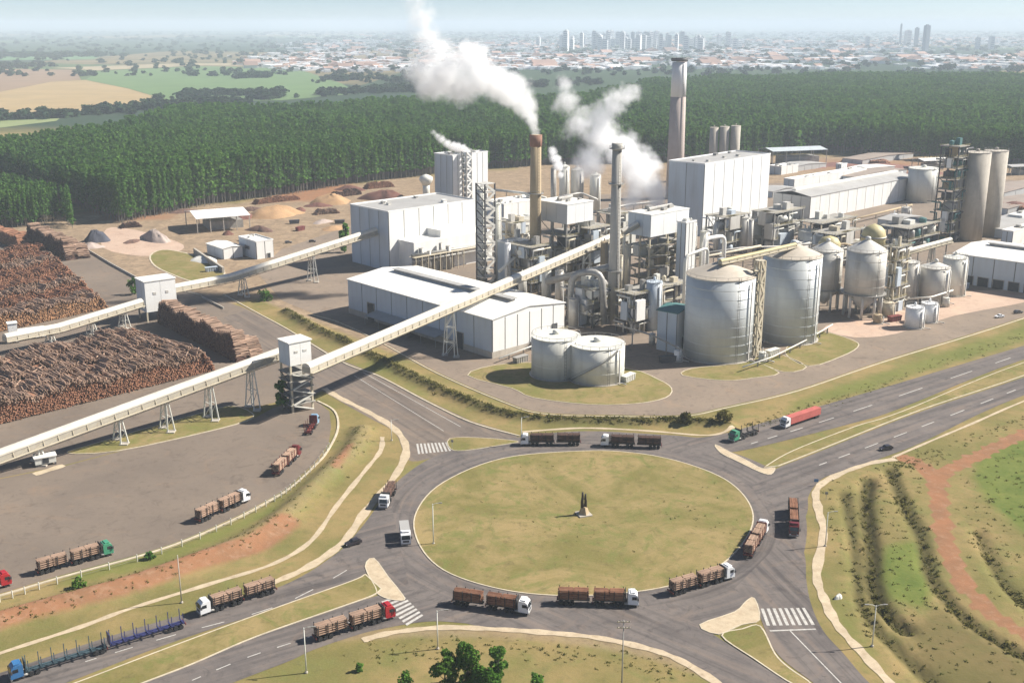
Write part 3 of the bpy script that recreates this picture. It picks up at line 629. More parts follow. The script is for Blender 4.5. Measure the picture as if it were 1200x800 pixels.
for bi, blk in enumerate((block_w, block_m, block_e)):
    xs = [q[0] for q in blk]; ys = [q[1] for q in blk]; ang = R(38 if bi < 2 else -20); ca2, sa2 = math.cos(ang), math.sin(ang)
    for st, ylo, yhi in (((3.0, 4.2), 0, 1150), ((4.8, 6.2), 1150, 3000)):
        L_ = max(max(xs) - min(xs), max(ys) - min(ys)) * 0.75; cx, cyy = (max(xs) + min(xs)) / 2, (max(ys) + min(ys)) / 2
        u, v = np.meshgrid(np.arange(-L_, L_, st[0]), np.arange(-L_, L_, st[1])); u = u.ravel() + rng.normal(0, st[0] * 0.16, u.size); v = v.ravel() + rng.normal(0, 0.45, v.size)
        x = cx + u * ca2 - v * sa2; y = cyy + u * sa2 + v * ca2
        ok = inside(blk, x, y) & (y >= ylo) & (y < yhi)
        if bi == 2:   # a firebreak through the eastern plantation
            fb = [T30(640, 150), T30(860, 143), T30(1010, 152), T30(1200, 146), T30(1420, 150)]; ok &= dist_line(fb, x, y) > 9
        if bi == 1:
            fb = [T30(280, 133), T30(400, 150), T30(480, 152), T30(640, 165)]; ok &= (dist_line(fb, x, y) > 8)
        hh = 1.0 if bi != 0 else 0.74
        ok &= np.abs(x) < y * 0.50 + 60
        for a, b in zip(x[ok], y[ok]): cand.append((a, b, hh, ylo > 0))
cand = np.array(cand, dtype=float); order = np.argsort(np.hypot(cand[:, 0], cand[:, 1]))
inview = np.abs(cand[:, 0]) < cand[:, 1] * 0.46
ind = [i for i in order if inview[i]][:300]; keep = np.ones(len(cand), bool); keep[ind] = False
first = []
for n_, i in enumerate(ind):
    x, y, hh, _ = cand[i]
    t = thing('eucalyptus_tree', 'slender plantation eucalyptus at the near edge of the dark green forest beyond the log yard', 'tree', (x, y, 0), random.uniform(0, 6.28), 'eucalyptus trees at the forest edge')
    s_ = hh * random.uniform(0.86, 1.1); t.scale = (s_ * 1.05, s_ * 1.05, s_)
    put('trunk', trunk_me[n_ % 3], t); put('crown', crown_me[n_ % 5], t)
for nm, sel, pm in (('eucalyptus_forest', keep & (cand[:, 3] == 0), near_pm), ('far_eucalyptus_forest', keep & (cand[:, 3] == 1), far_pm)):
    q = cand[sel]; k = len(q); lz = q[:, 2] * rng.uniform(0.80, 1.12, k) * (1 + 0.08 * np.sin(q[:, 0] * 0.021) * np.sin(q[:, 1] * 0.017)); lx = lz * rng.uniform(0.9, 1.25, k)
    o = gn_scatter(nm, np.stack([q[:, 0], q[:, 1], np.zeros(k)], -1), np.stack([lx, lx, lz], -1), rng.uniform(0, 6.28, k), pm)
    tag(o, 'dense green eucalyptus plantation behind the factory' if nm[0] == 'e' else 'eucalyptus plantation stretching away towards the town', 'forest')
# broadleaf trees near the bottom edge, bushes, single trees
def broad_tree(name, label, px, py, h, rad, seed, mat=leafg, base=0.16, n=2400, size=0.42, cat='tree', group=None, clumps=18):
    g = G(px, py); t = thing(name, label, cat, (g.x, g.y, gz(g.x, g.y)), 0, group); VF, cl = crown_round(seed, h, rad, base, n, size, clumps)
    k = MB(); k.tube([(0, 0, -0.4), (0.1, 0.05, h * 0.35), (0, 0, h * 0.75)], 0.03 * h, 7, 0.01 * h)
    for c, q in cl[:7]: k.tube([(0, 0, h * 0.25), (c.x * 0.5, c.y * 0.5, c.z * 0.7), tuple(c)], 0.012 * h, 5, 0.004 * h)
    k.build('trunk', trunkm, t); put('crown', mesh_of('crown', VF, mat), t); return t
broad_tree('broadleaf_tree', 'leafy green tree at the left of the clump by the bottom verge', 521, 806, 8.0, 3.0, 1)
broad_tree('broadleaf_tree', 'tallest bright green tree in the middle of the clump on the bottom verge', 548, 803, 9.6, 3.0, 2)
broad_tree('broadleaf_tree', 'dark upright tree at the right of the clump on the bottom verge', 584, 798, 8.2, 2.3, 3, leaf)
broad_tree('broadleaf_tree', 'low round green tree in front of the clump on the bottom verge', 566, 815, 6.6, 3.3, 4)
broad_tree('bush', 'small green bush at the bottom edge left of the tree clump', 475, 806, 3.2, 1.8, 5, leafg, 0.05, 800, 0.36, 'bush')
broad_tree('bush', 'dark low bush at the bottom edge right of the tree clump', 629, 806, 3.0, 1.6, 6, leaf, 0.05, 700, 0.36, 'bush')
broad_tree('bush', 'lone little bush on the verge near the red-cab truck', 421, 786, 2.0, 0.8, 7, leaf, 0.05, 160, 0.5, 'bush')
broad_tree('bush', 'dark bush on the verge below the green-cab truck', 176, 655, 1.8, 1.4, 8, leaf, 0.05, 160, 0.5, 'bush')
broad_tree('bush', 'green bush on the red earth bank under the green-cab truck', 92, 690, 2.2, 2.0, 9, leafg, 0.05, 220, 0.55, 'bush')
broad_tree('dark_tree', 'dark tree beside the steel frame under the transfer tower', 331, 480, 11.0, 2.4, 10, leaf, 0.2, 500, 0.9)
broad_tree('dark_tree', 'dark tree behind the white box of the upper transfer tower', 156, 345, 8.0, 3.0, 11, leaf, 0.1, 450, 0.9)
broad_tree('dark_tree', 'tall dark tree against the left end of the tall hall', 404, 296, 18.0, 3.6, 12, leaf, 0.1, 500, 1.3)
broad_tree('bush', 'dark bush at the foot of the embankment by the upper conveyor', 310, 352, 5.0, 4.0, 13, leaf, 0.05, 350, 0.9, 'bush')
broad_tree('bush', 'rough brown bush on the road verge right of the embankment end', 848, 499, 3.6, 3.0, 14, leafd, 0.05, 350, 0.7, 'bush')
broad_tree('bush', 'rough brown bush on the road verge left of the embankment end', 803, 499, 3.2, 2.6, 15, leafd, 0.05, 300, 0.7, 'bush')
# scrub along the embankment, ditches and fields
def scrub_kind(seed, mat, h, rad, n=26, size=0.55):
    r = random.Random(seed)
    def fn(r):
        d = Vector((r.gauss(0, .5), r.gauss(0, .5), abs(r.gauss(0.3, .35)))); return Vector((d.x * rad, d.y * rad, min(d.z, 1.1) * h)), Vector((d.x, d.y, 0.4))
    return mesh_of('scrub', leaf_cloud(n, fn, size, r), mat)
def along(line, n, spread):
    out = []
    for i in range(n):
        t = random.random() * (len(line) - 1.001); a = line[int(t)].lerp(line[int(t) + 1], t % 1); x, y = a.x + random.gauss(0, spread), a.y + random.gauss(0, spread); out.append((x, y, gz(x, y) - 0.05))
    return np.array(out)
def scatter(name, label, pts, kinds, lo, hi):
    k = len(pts); s_ = rng.uniform(lo, hi, k); o = gn_scatter(name, pts, np.stack([s_ * rng.uniform(.8, 1.3, k), s_, s_ * rng.uniform(.7, 1.2, k)], -1), rng.uniform(0, 6.28, k), kinds); tag(o, label, 'undergrowth')
hk = [scrub_kind(70 + i, leafd, 1.5, 1.5) for i in range(3)]; wk = [scrub_kind(80 + i, leafw, 0.8, 1.0, 16, 0.4) for i in range(3)]; dk = [scrub_kind(90 + i, leaf, 1.3, 1.3) for i in range(2)]
scatter('embankment_scrub', 'dark olive scrub along the factory embankment', along(hedge_line, 800, 1.2), hk + wk, 0.35, 0.75)
scatter('ditch_scrub', 'dark scrub growing along the drainage ditches', np.concatenate([along(ditch1, 70, 0.9), along(ditch2, 110, 0.9), along(ditch3, 190, 1.2), along(ditch4, 70, 1.0)]), hk + wk, 0.3, 0.7)
ip = []
while len(ip) < 110:
    x, y = random.uniform(-30, 70), random.uniform(255, 355)
    if inside([tuple(q) for q in isl], np.array([x]), np.array([y]))[0] and math.sin(x * .13 + 2 * math.sin(y * .07)) + random.gauss(0, .5) > .3: ip.append((x, y, .13))
scatter('island_weeds', 'sparse tufts of dry weeds on the roundabout island', np.array(ip), wk, 0.15, 0.38)
pts = []
while len(pts) < 1100:
    x, y = random.uniform(60, 200), random.uniform(190, 360)
    if inside([tuple(q) for q in fieldR], np.array([x]), np.array([y]))[0] and dist_line(track, np.array([x]), np.array([y]))[0] > 4.2: pts.append((x, y, gz(x, y) - 0.05))
scatter('field_weeds', 'tufts of dry weeds over the rough field on the right', np.array(pts), wk, 0.2, 0.65)
vb = np.concatenate([along(bank_mid, 260, 2.4), along(SP([(430, 770), (520, 758), (640, 760), (740, 775), (800, 795)]), 160, 2.5), along(SP([(880, 500), (1000, 462), (1200, 392)]), 260, 2.2), along(SP([(1050, 548), (1100, 530), (1200, 490)]), 160, 2.0)])
scatter('verge_weeds', 'tufts of dry grass along the road verges', vb, wk, 0.2, 0.6)

# ------------------------------------------------------------------ fields, hedgerows and the far town
def fieldmat(name, a, b, sc=0.01):
    return M(name, a, 0.12, sc, 0.95, 0, b, 0.6, world=True)
def field(poly, z, mat, label): sheet('field', GP(poly), z, mat, label)
field([(-200, 150), (-60, 135), (60, 133), (207, 121), (150, 104), (100, 94), (60, 96), (0, 108), (-200, 118)], 0.20, fieldmat('stubble_field', (0.34, 0.24, 0.105), (0.28, 0.21, 0.115)), 'tan stubble field left of the plantation')
field([(-200, 118), (0, 108), (60, 96), (95, 94), (88, 82), (0, 81), (-200, 84)], 0.35, fieldmat('bare_field', (0.24, 0.155, 0.09), (0.28, 0.2, 0.11)), 'reddish bare field behind the stubble field')
field([(207, 121), (150, 104), (100, 94), (115, 84), (240, 78), (345, 80), (400, 98), (420, 110), (330, 118)], 0.5, fieldmat('green_crop_field', (0.10, 0.17, 0.05), (0.13, 0.19, 0.065)), 'green crop field left of the town')
field([(60, 80), (200, 75), (330, 74), (345, 79), (240, 77), (115, 83)], 0.6, fieldmat('pale_field', (0.34, 0.27, 0.16), (0.28, 0.25, 0.15)), 'pale strip of field behind the green crop')
field([(-200, 158), (0, 150), (66, 142), (70, 139), (0, 142), (-200, 150)], 0.25, fieldmat('grass_strip', (0.20, 0.24, 0.09), (0.25, 0.25, 0.11)), 'light grass strip at the back of the plantation')
field([(-100, 72), (110, 70), (120, 66), (-100, 66)], 0.7, fieldmat('green_crop_field_far', (0.10, 0.20, 0.08), (0.13, 0.22, 0.09)), 'distant green crop field near the horizon')
wood_pm = [mesh_of('wood_clump', crown_round(100 + i, 14, 9, 0.05, 110, 4.2, 10)[0], leaff) for i in range(4)]
wp = []
def woods(line, n, sp):
    P = GP(line)
    for i in range(n):
        t = random.random() * (len(P) - 1.001); a = P[int(t)].lerp(P[int(t) + 1], t % 1); wp.append((a.x + random.gauss(0, sp), a.y + random.gauss(0, sp * 2), 0))
woods([(-60, 141), (60, 138), (140, 131), (205, 125), (290, 121)], 170, 10); woods([(212, 117), (240, 112), (310, 111), (315, 117)], 130, 14); woods([(282, 92), (314, 91)], 45, 9); woods([(370, 113), (395, 110), (470, 106), (500, 108)], 90, 14)
woods([(-100, 80), (38, 79)], 110, 30); woods([(0, 66), (120, 66)], 120, 60); woods([(385, 96), (420, 92), (480, 96)], 70, 25); woods([(780, 98), (885, 97)], 90, 14); woods([(420, 108), (560, 104), (700, 97)], 160, 25)
for i in range(1900):
    py = 38 + 52 * random.random() ** 1.6; px = random.uniform(-100, 1300); g = G(px, py)
    if g.y > 2500: wp.append((g.x, g.y, 0))
wp = np.array(wp); k = len(wp); s_ = rng.uniform(0.55, 1.2, k) * (1 + np.clip((wp[:, 1] - 2500) / 4000, 0, 2.5))
o = gn_scatter('distant_woods', wp, np.stack([s_ * 1.3, s_, s_ * 0.8 / (1 + np.clip((wp[:, 1] - 2500) / 8000, 0, 1))], -1), rng.uniform(0, 6.28, k), wood_pm); tag(o, 'hedgerows and small woods between the fields and the town', 'woods')
# low houses of the town: far off they read as one mass of pale roofs
tv = []; tf = []
housem = M('town_house_walls', (0.80, 0.79, 0.78), 0.1, 0.002, 0.8, island=0.25); roofr = M('town_roof_tiles', (0.34, 0.22, 0.17), 0.2, 0.01, 0.9, island=0.3)
hb = MB(); rb = MB(); ctr = [(random.uniform(320, 1250), 40 + 42 * random.random() ** 1.3) for _ in range(110)] + [(random.uniform(330, 440), random.uniform(68, 82)) for _ in range(10)] + [(random.uniform(570, 720), random.uniform(66, 84)) for _ in range(14)]
for i in range(9500):
    c0 = random.choice(ctr); px = c0[0] + random.gauss(0, 26); py = c0[1] + random.gauss(0, 2.0)
    if py < 36 or px < -50 or px > 1300 or (py > 82 and px > 480) or py > 86: continue
    g = G(px, py); a, b = random.uniform(6, 13), random.uniform(6, 13); h = random.choice((4, 4, 5, 7, 9)); 
    if random.random() < 0.06: a *= 3; b *= 2.2; h = 9
    th = random.choice((0.3, 0.3 + math.pi / 2)); ct, st = math.cos(th), math.sin(th)
    pl = [(g.x + u * ct - v * st, g.y + u * st + v * ct) for u, v in ((-a, -b), (a, -b), (a, b), (-a, b))]; hb.prism(pl, 0, h)
    if random.random() < 0.2:
        q = [(g.x + u * ct - v * st, g.y + u * st + v * ct) for u, v in ((-a * 1.08, -b * 1.08), (a * 1.08, -b * 1.08), (a * 1.08, b * 1.08), (-a * 1.08, b * 1.08))]; r0 = ((q[0][0] + q[3][0]) / 2, (q[0][1] + q[3][1]) / 2, h + b * 0.45); r1 = ((q[1][0] + q[2][0]) / 2, (q[1][1] + q[2][1]) / 2, h + b * 0.45)
        p4 = [(*t, h) for t in q]; rb.quad(p4[0], p4[1], r1, r0); rb.quad(p4[2], p4[3], r0, r1); rb.quad(p4[1], p4[2], r1); rb.quad(p4[3], p4[0], r0)
o = hb.build('town_houses', housem); tag(o, 'hazy mass of pale houses of the far town', 'town', None, 'stuff')
o2 = rb.build('roofs', roofr, o); o2['kind'] = 'stuff'
def high_rise(px, pyb, pyt, wpx, mat, label, group, d_=None):
    g = G(px, pyb); h = top(px, pyb, pyt); wd = wpx / F * depth(g); th = random.uniform(-0.5, 0.5); t = thing('high_rise', label, 'tower block', (g.x, g.y, 0), th, group)
    dp = wd * random.uniform(0.7, 1.2); MB().box(-wd / 2, wd / 2, -dp / 2, dp / 2, 0, h).build('wall', mat, t); MB().box(-wd * .25, wd * .2, -dp * .25, dp * .25, h, h + 5).build('roof_plant', mat, t)
    k = MB(); nf = max(3, int(h / 9))
    for i in range(nf):
        z = h * (i + 0.35) / nf; k.box(-wd * 0.42, wd * 0.42, -dp / 2 - 0.25, -dp / 2 + 0.2, z, z + h / nf * 0.45)
    k.build('window_band', towerd, t)
for i in range(84):
    px = random.choice((random.gauss(735, 40), random.gauss(700, 30), random.uniform(655, 870), random.gauss(770, 40))); pb = random.uniform(52, 61); pt = random.uniform(36, 48) if abs(px - 730) < 70 else random.uniform(41, 50)
    high_rise(px, pb, pt, random.uniform(3.2, 6.0), towerm, 'pale high-rise block among the cluster of towers on the hazy skyline', 'high-rise blocks of the far town')
for px, a, b, wd, mt, lb in ((1054.5, 53, 28.5, 2.2, towerd, 'thin dark tower left of the trio on the right-hand skyline'), (1063, 53, 36, 6, towerm, 'broad pale tower between two dark ones on the right-hand skyline'), (1073, 54, 33, 5, towerd, 'grey middle tower of the trio on the right-hand skyline'), (1084, 60, 30, 5.5, towerd, 'tallest grey tower at the right of the skyline trio'),
                             (1145, 58, 44, 5, towerm, 'pale tower far right of the grey skyline trio'), (1161, 58, 43, 5, towerm, 'rightmost pale tower on the skyline near the photo edge'), (853, 56, 38, 5, towerm, 'slim white tower standing apart right of the skyline cluster'), (1016, 56, 43, 4, towerm, 'lone pale tower between the cluster and the grey skyline trio')):
    high_rise(px, a, b, wd, mt, lb, None)

# ------------------------------------------------------------------ factory: halls, tanks, silos, chimneys, process steelwork
TH = R(43)
def frame_of(N, Lx, Rx, th=TH, a=None, b=None):
    n = G(*N); return n, (b or reach(n, Rx, th)), (a or reach(n, Lx, th + math.pi / 2))
# local frame of a hall: origin at its near corner, +x runs right and away (lit front = y 0), +y runs left and away (shaded front = x 0)
def panels(t, x0, x1, z0, z1, n, face, mat, gap=0.5, name='wall_panel'):
    wd = (x1 - x0) / n; k = MB()
    if face == 'y': k.box(gap / 2, wd - gap / 2, -0.14, 0.12, z0, z1)
    else: k.box(-0.14, 0.12, gap / 2, wd - gap / 2, z0, z1)
    me = k.mesh(name, mat)
    for i in range(n): o = put(name, me, t); o.location = (x0 + i * wd, 0, 0) if face == 'y' else (0, x0 + i * wd, 0)
def hall(name, label, N, Lx, Rx, yt, th=TH, a=None, b=None, nl=6, nr=4, wl=bluegrey_shade, wr=white, roof='flat', roofm=roofg, ridge=0.0, cat='hall', skirt=0.0, group=None, h=None, monitor=False, ridge_axis='y', base=0.0):
    n, bb, aa = frame_of(N, Lx, Rx, th, a, b); h = h or top(N[0], N[1], yt)
    t = thing(name, label, cat, (n.x, n.y, 0), th, group); t['dim'] = 0; del t['dim']
    core = M('wall_joint_dark_sheet', (0.17, 0.17, 0.165), 0.1, 0.2, 0.8)  # dark grey core that shows as the panel seams
    MB().box(0.02, bb, 0.02, aa, base, h - 0.3).build('wall', core, t)
    MB().box(bb, bb + 0.1, 0.1, aa, base, h - 0.25).box(0.1, bb, aa, aa + 0.1, base, h - 0.25).build('rear_wall', wr, t)
    z0 = max(skirt, base) + (0.05 if skirt else 0.0)
    panels(t, 0, aa, z0, h, nl, 'x', wl); panels(t, 0, bb, z0, h, nr, 'y', wr)  # left front takes a darker sheet, its shade painted in
    if skirt: MB().box(-0.25, 0.1, -0.25, aa, 0, skirt).box(0.1, bb, -0.25, 0.1, 0, skirt).build('base_wall', conc, t)
    ov = 0.5
    if roof == 'flat':
        MB().box(0.35, bb - 0.1, 0.35, aa - 0.1, h - 0.3, h + 0.02).build('roof', roofm, t)
        k = MB().box(-0.2, bb + 0.2, -0.2, 0.35, h + 0.01, h + 0.75).box(-0.2, bb + 0.2, aa - 0.1, aa + 0.2, h + 0.01, h + 0.75).box(-0.2, 0.35, 0.35, aa - 0.1, h + 0.01, h + 0.75).box(bb - 0.1, bb + 0.2, 0.35, aa - 0.1, h + 0.01, h + 0.75); k.build('parapet', wr, t)
        r = random.Random(int(N[0]))
        for i in range(6 if bb * aa > 300 else 2): x, y, q = r.uniform(.12, .88) * bb, r.uniform(.12, .88) * aa, r.uniform(0.5, 1.3); MB().box(x - q, x + q, y - q, y + q, h + 0.02, h + q * 1.2).box(x - q * 1.2, x + q * 1.2, y - q * 1.2, y + q * 1.2, h + q * 1.2 + .01, h + q * 1.2 + .2).build('roof_vent', r.choice((steelm, roofw, tankg)), t)
    else:
        if ridge_axis == 'y':
            m_ = bb / 2; pr = [(-ov, h + 0.03), (m_, h + ridge), (bb + ov, h + 0.03), (bb + ov, h + 0.35), (m_, h + ridge + 0.32), (-ov, h + 0.35)]
            o = MB().extr(pr, -ov, aa + ov).build('roof', roofm, t, fix=True)
            MB().extr([(0.05, h), (bb - 0.05, h), (m_, h + ridge)], -0.05, 0.1).build('gable', wr, t, fix=True)
            if monitor:
                k = MB().box(m_ - 1.3, m_ + 1.3, aa * 0.1, aa * 0.9, h + ridge + 0.2, h + ridge + 1.3); k.build('ridge_vent', steelm, t)
                MB().box(m_ - 1.9, m_ + 1.9, aa * 0.09, aa * 0.91, h + ridge + 1.31, h + ridge + 1.55).build('ridge_vent_cap', roofg, t)
        else:
            m_ = aa / 2; k = MB(); pr = [(-ov, h + 0.03), (m_, h + ridge), (aa + ov, h + 0.03), (aa + ov, h + 0.35), (m_, h + ridge + 0.32), (-ov, h + 0.35)]
            k.v = [(-ov, y, z) for y, z in pr] + [(bb + ov, y, z) for y, z in pr]; k.f = [(0, 1, 2, 3, 4, 5), (11, 10, 9, 8, 7, 6)] + [(i, (i + 1) % 6, 6 + (i + 1) % 6, 6 + i) for i in range(6)]
            k.build('roof', roofm, t, fix=True)
            if monitor: MB().box(2, bb - 2, m_ - 1.6, m_ + 1.6, h + ridge + 0.15, h + ridge + 1.5).build('ridge_vent', roofw, t)
    return t, bb, aa, h
def door(t, face, u, wd, z0, z1, mat=doorm, name='door', hood=False):
    k = MB()
    if face == 'x': k.box(-0.32, 0.05, u - wd / 2, u + wd / 2, z0, z1)
    else: k.box(u - wd / 2, u + wd / 2, -0.32, 0.05, z0, z1)
    d = k.build(name, mat, t); f = MB()
    if face == 'x': f.box(-0.45, 0.0, u - wd / 2 - 0.3, u - wd / 2, z0, z1 + 0.3).box(-0.45, 0.0, u + wd / 2, u + wd / 2 + 0.3, z0, z1 + 0.3).box(-0.45, 0.0, u - wd / 2, u + wd / 2, z1, z1 + 0.3)
    else: f.box(u - wd / 2 - 0.3, u - wd / 2, -0.45, 0.0, z0, z1 + 0.3).box(u + wd / 2, u + wd / 2 + 0.3, -0.45, 0.0, z0, z1 + 0.3).box(u - wd / 2, u + wd / 2, -0.45, 0.0, z1, z1 + 0.3)
    f.build('frame', steelm, d); return d
# the warehouse with the long white roof, in front
t, bb, aa, h = hall('warehouse', 'long white warehouse with a low white roof and dark ridge vent, behind the grassy embankment', (577, 420), 409, 661, 375, TH, None, None, 9, 6, bluegrey_shade, white, 'gable', roofw, 2.4, 'warehouse', 2.6, None, None, True)
for u, wd, z in ((aa * 0.20, 4.5, 7), (aa * 0.55, 5, 4.5), (aa * 0.82, 5, 8)): door(t, 'x', u, wd, 0.05, z)
k = MB(); u0, u1 = aa * 0.28, aa * 0.78
k.quad((-0.3, u0, 5.6), (-0.3, u1, 5.6), (-7, u1, 4.4), (-7, u0, 4.4)); k.quad((-0.3, u0, 5.4), (-7, u0, 4.2), (-7, u1, 4.2), (-0.3, u1, 5.4)); k.build('canopy', roofg, t)
for i in range(6): MB().bar((-6.7, u0 + (u1 - u0) * i / 5, 0), (-6.7, u0 + (u1 - u0) * i / 5, 4.3), 0.25).build('canopy_post', steelm, t)
# the tall hall behind it, at the left
t, bb, aa, h = hall('machine_hall', 'tall hall with a shade-tinted left end and a white seamed front, behind the warehouse', (457, 318), 413, 558, 249, TH, None, None, 4, 6, bluegrey_shade, white, 'flat', roofg)
k = MB().box(6, bb, -14, -0.2, 0, 17).box(bb * 0.42, bb * 0.78, -12, -0.3, 17, 21); k.build('annexe', white, t)
k = MB()
for i in range(7): k.tube([(5 + i * 4.5, -15 - (i % 3), 0), (5 + i * 4.5, -15 - (i % 3), 9 + (i * 5) % 7)], 1.1 + 0.4 * (i % 2), 10)
k.tube([(2, -17, 11), (bb, -17, 10)], 0.8, 8); k.tube([(2, -18.5, 8), (bb * 0.8, -18.5, 8)], 0.6, 8); k.build('filters', steelm, t, True)
k = MB()
for i in range(9): k.bar((3 + i * 4.2, -19.4, 0), (3 + i * 4.2, -19.4, 10), 0.3); k.bar((3 + i * 4.2, -19.4, 6 + (i % 2) * 3), (3 + i * 4.2, -14, 6 + (i % 2) * 3), 0.3)
k.box(2, bb, -19.6, -14.5, 9.9, 10.1); k.build('walkway', beige, t)
# twin bleach towers behind the hall
t, bb, aa, h = hall('process_tower', 'left white block with a shade-tinted side of the twin towers rising before the forest', (531, 240), 510, 543, 183, TH, None, None, 3, 2, bluegrey_shade, whitev, 'flat', roofg, 0, 'tower')
t, bb, aa, h = hall('process_tower', 'right white block of the twin towers rising before the forest', (553, 238), 549, 572, 180, TH, 9, None, 1, 3, bluegrey_shade, whitev, 'flat', roofg, 0, 'tower')
# the big white block at the middle of the plant
t, bb, aa, h = hall('boiler_house', 'biggest white block of the plant, with a flat grey roof, right of the steam', (822, 277), 781, 898, 193, R(47), None, None, 2, 7, bluegrey_shade, whitev, 'flat', roofg, 0, 'building')
door(t, 'y', bb * 0.8, 6, 0, 9)
# long hall with white bays on the right
t, bb, aa, h = hall('long_hall', 'long low hall of white bays with a grey roof at the right', (948, 259), 905, 1070, 231, R(44), None, None, 4, 12, M('grey_and_shade_cladding', (0.42, 0.42, 0.41), 0.06, 0.1, 0.7), white, 'gable', roofg, 2.6, 'hall', 0, None, None, True, 'x')  # shade of the left end painted in as grey sheet
# right-hand warehouse cut by the photo edge
n0 = G(1114, 330); th_ = R(47); d_ = Vector((math.cos(th_ + math.pi / 2), math.sin(th_ + math.pi / 2))); N2 = n0.xy - d_ * 95
def px_of(v): return proj(v.x, v.y, 0)
t, bb, aa, h = hall('warehouse', 'warehouse with a shade-tinted wall and a white roof at the right edge of the photo', px_of(N2), 1114, 1500, 0, th_, 95, 48, 9, 5, bluegrey_shade, white, 'gable', roofw, 2.2, 'warehouse', 0, None, 15.0, True)
for i in range(7): door(t, 'x', 40 + i * 7.7, 5.2, 0.0, 4.6)
t, bb, aa, h = hall('loading_office', 'small pale box of an office beside the right-hand warehouse', (1204, 338), 1176, 1230, 318, th_, None, 9, 2, 2, bluegrey_shade, white, 'flat', roofw, 0, 'office')
# pump house with the dark green roof
t, bb, aa, h = hall('pump_house', 'small white building with a dark green roof left of the front silo', (792, 414), 769, 814, 368, R(50), None, None, 2, 2, bluegrey_shade, white, 'gable', teal, 1.5, 'pump house')
door(t, 'y', bb * 0.4, 3.6, 0, 6)
# white houses by the log yard
t, bb, aa, h = hall('site_office', 'white flat box office with a shade-tinted side left of the upper conveyor', (301, 304), 281, 321, 284, R(40), None, None, 2, 2, bluegrey_shade, white, 'flat', roofw, 0, 'office')
door(t, 'y', bb * .7, 1.6, 0, 2.6); door(t, 'x', aa * .5, 5, 4.5, 6.5, glass, 'window')
t, bb, aa, h = hall('site_shed', 'low white shed left of the white box office', (262, 304), 243, 285, 292, R(40), None, None, 2, 2, bluegrey_shade, white, 'gable', roofw, 1.0, 'shed')
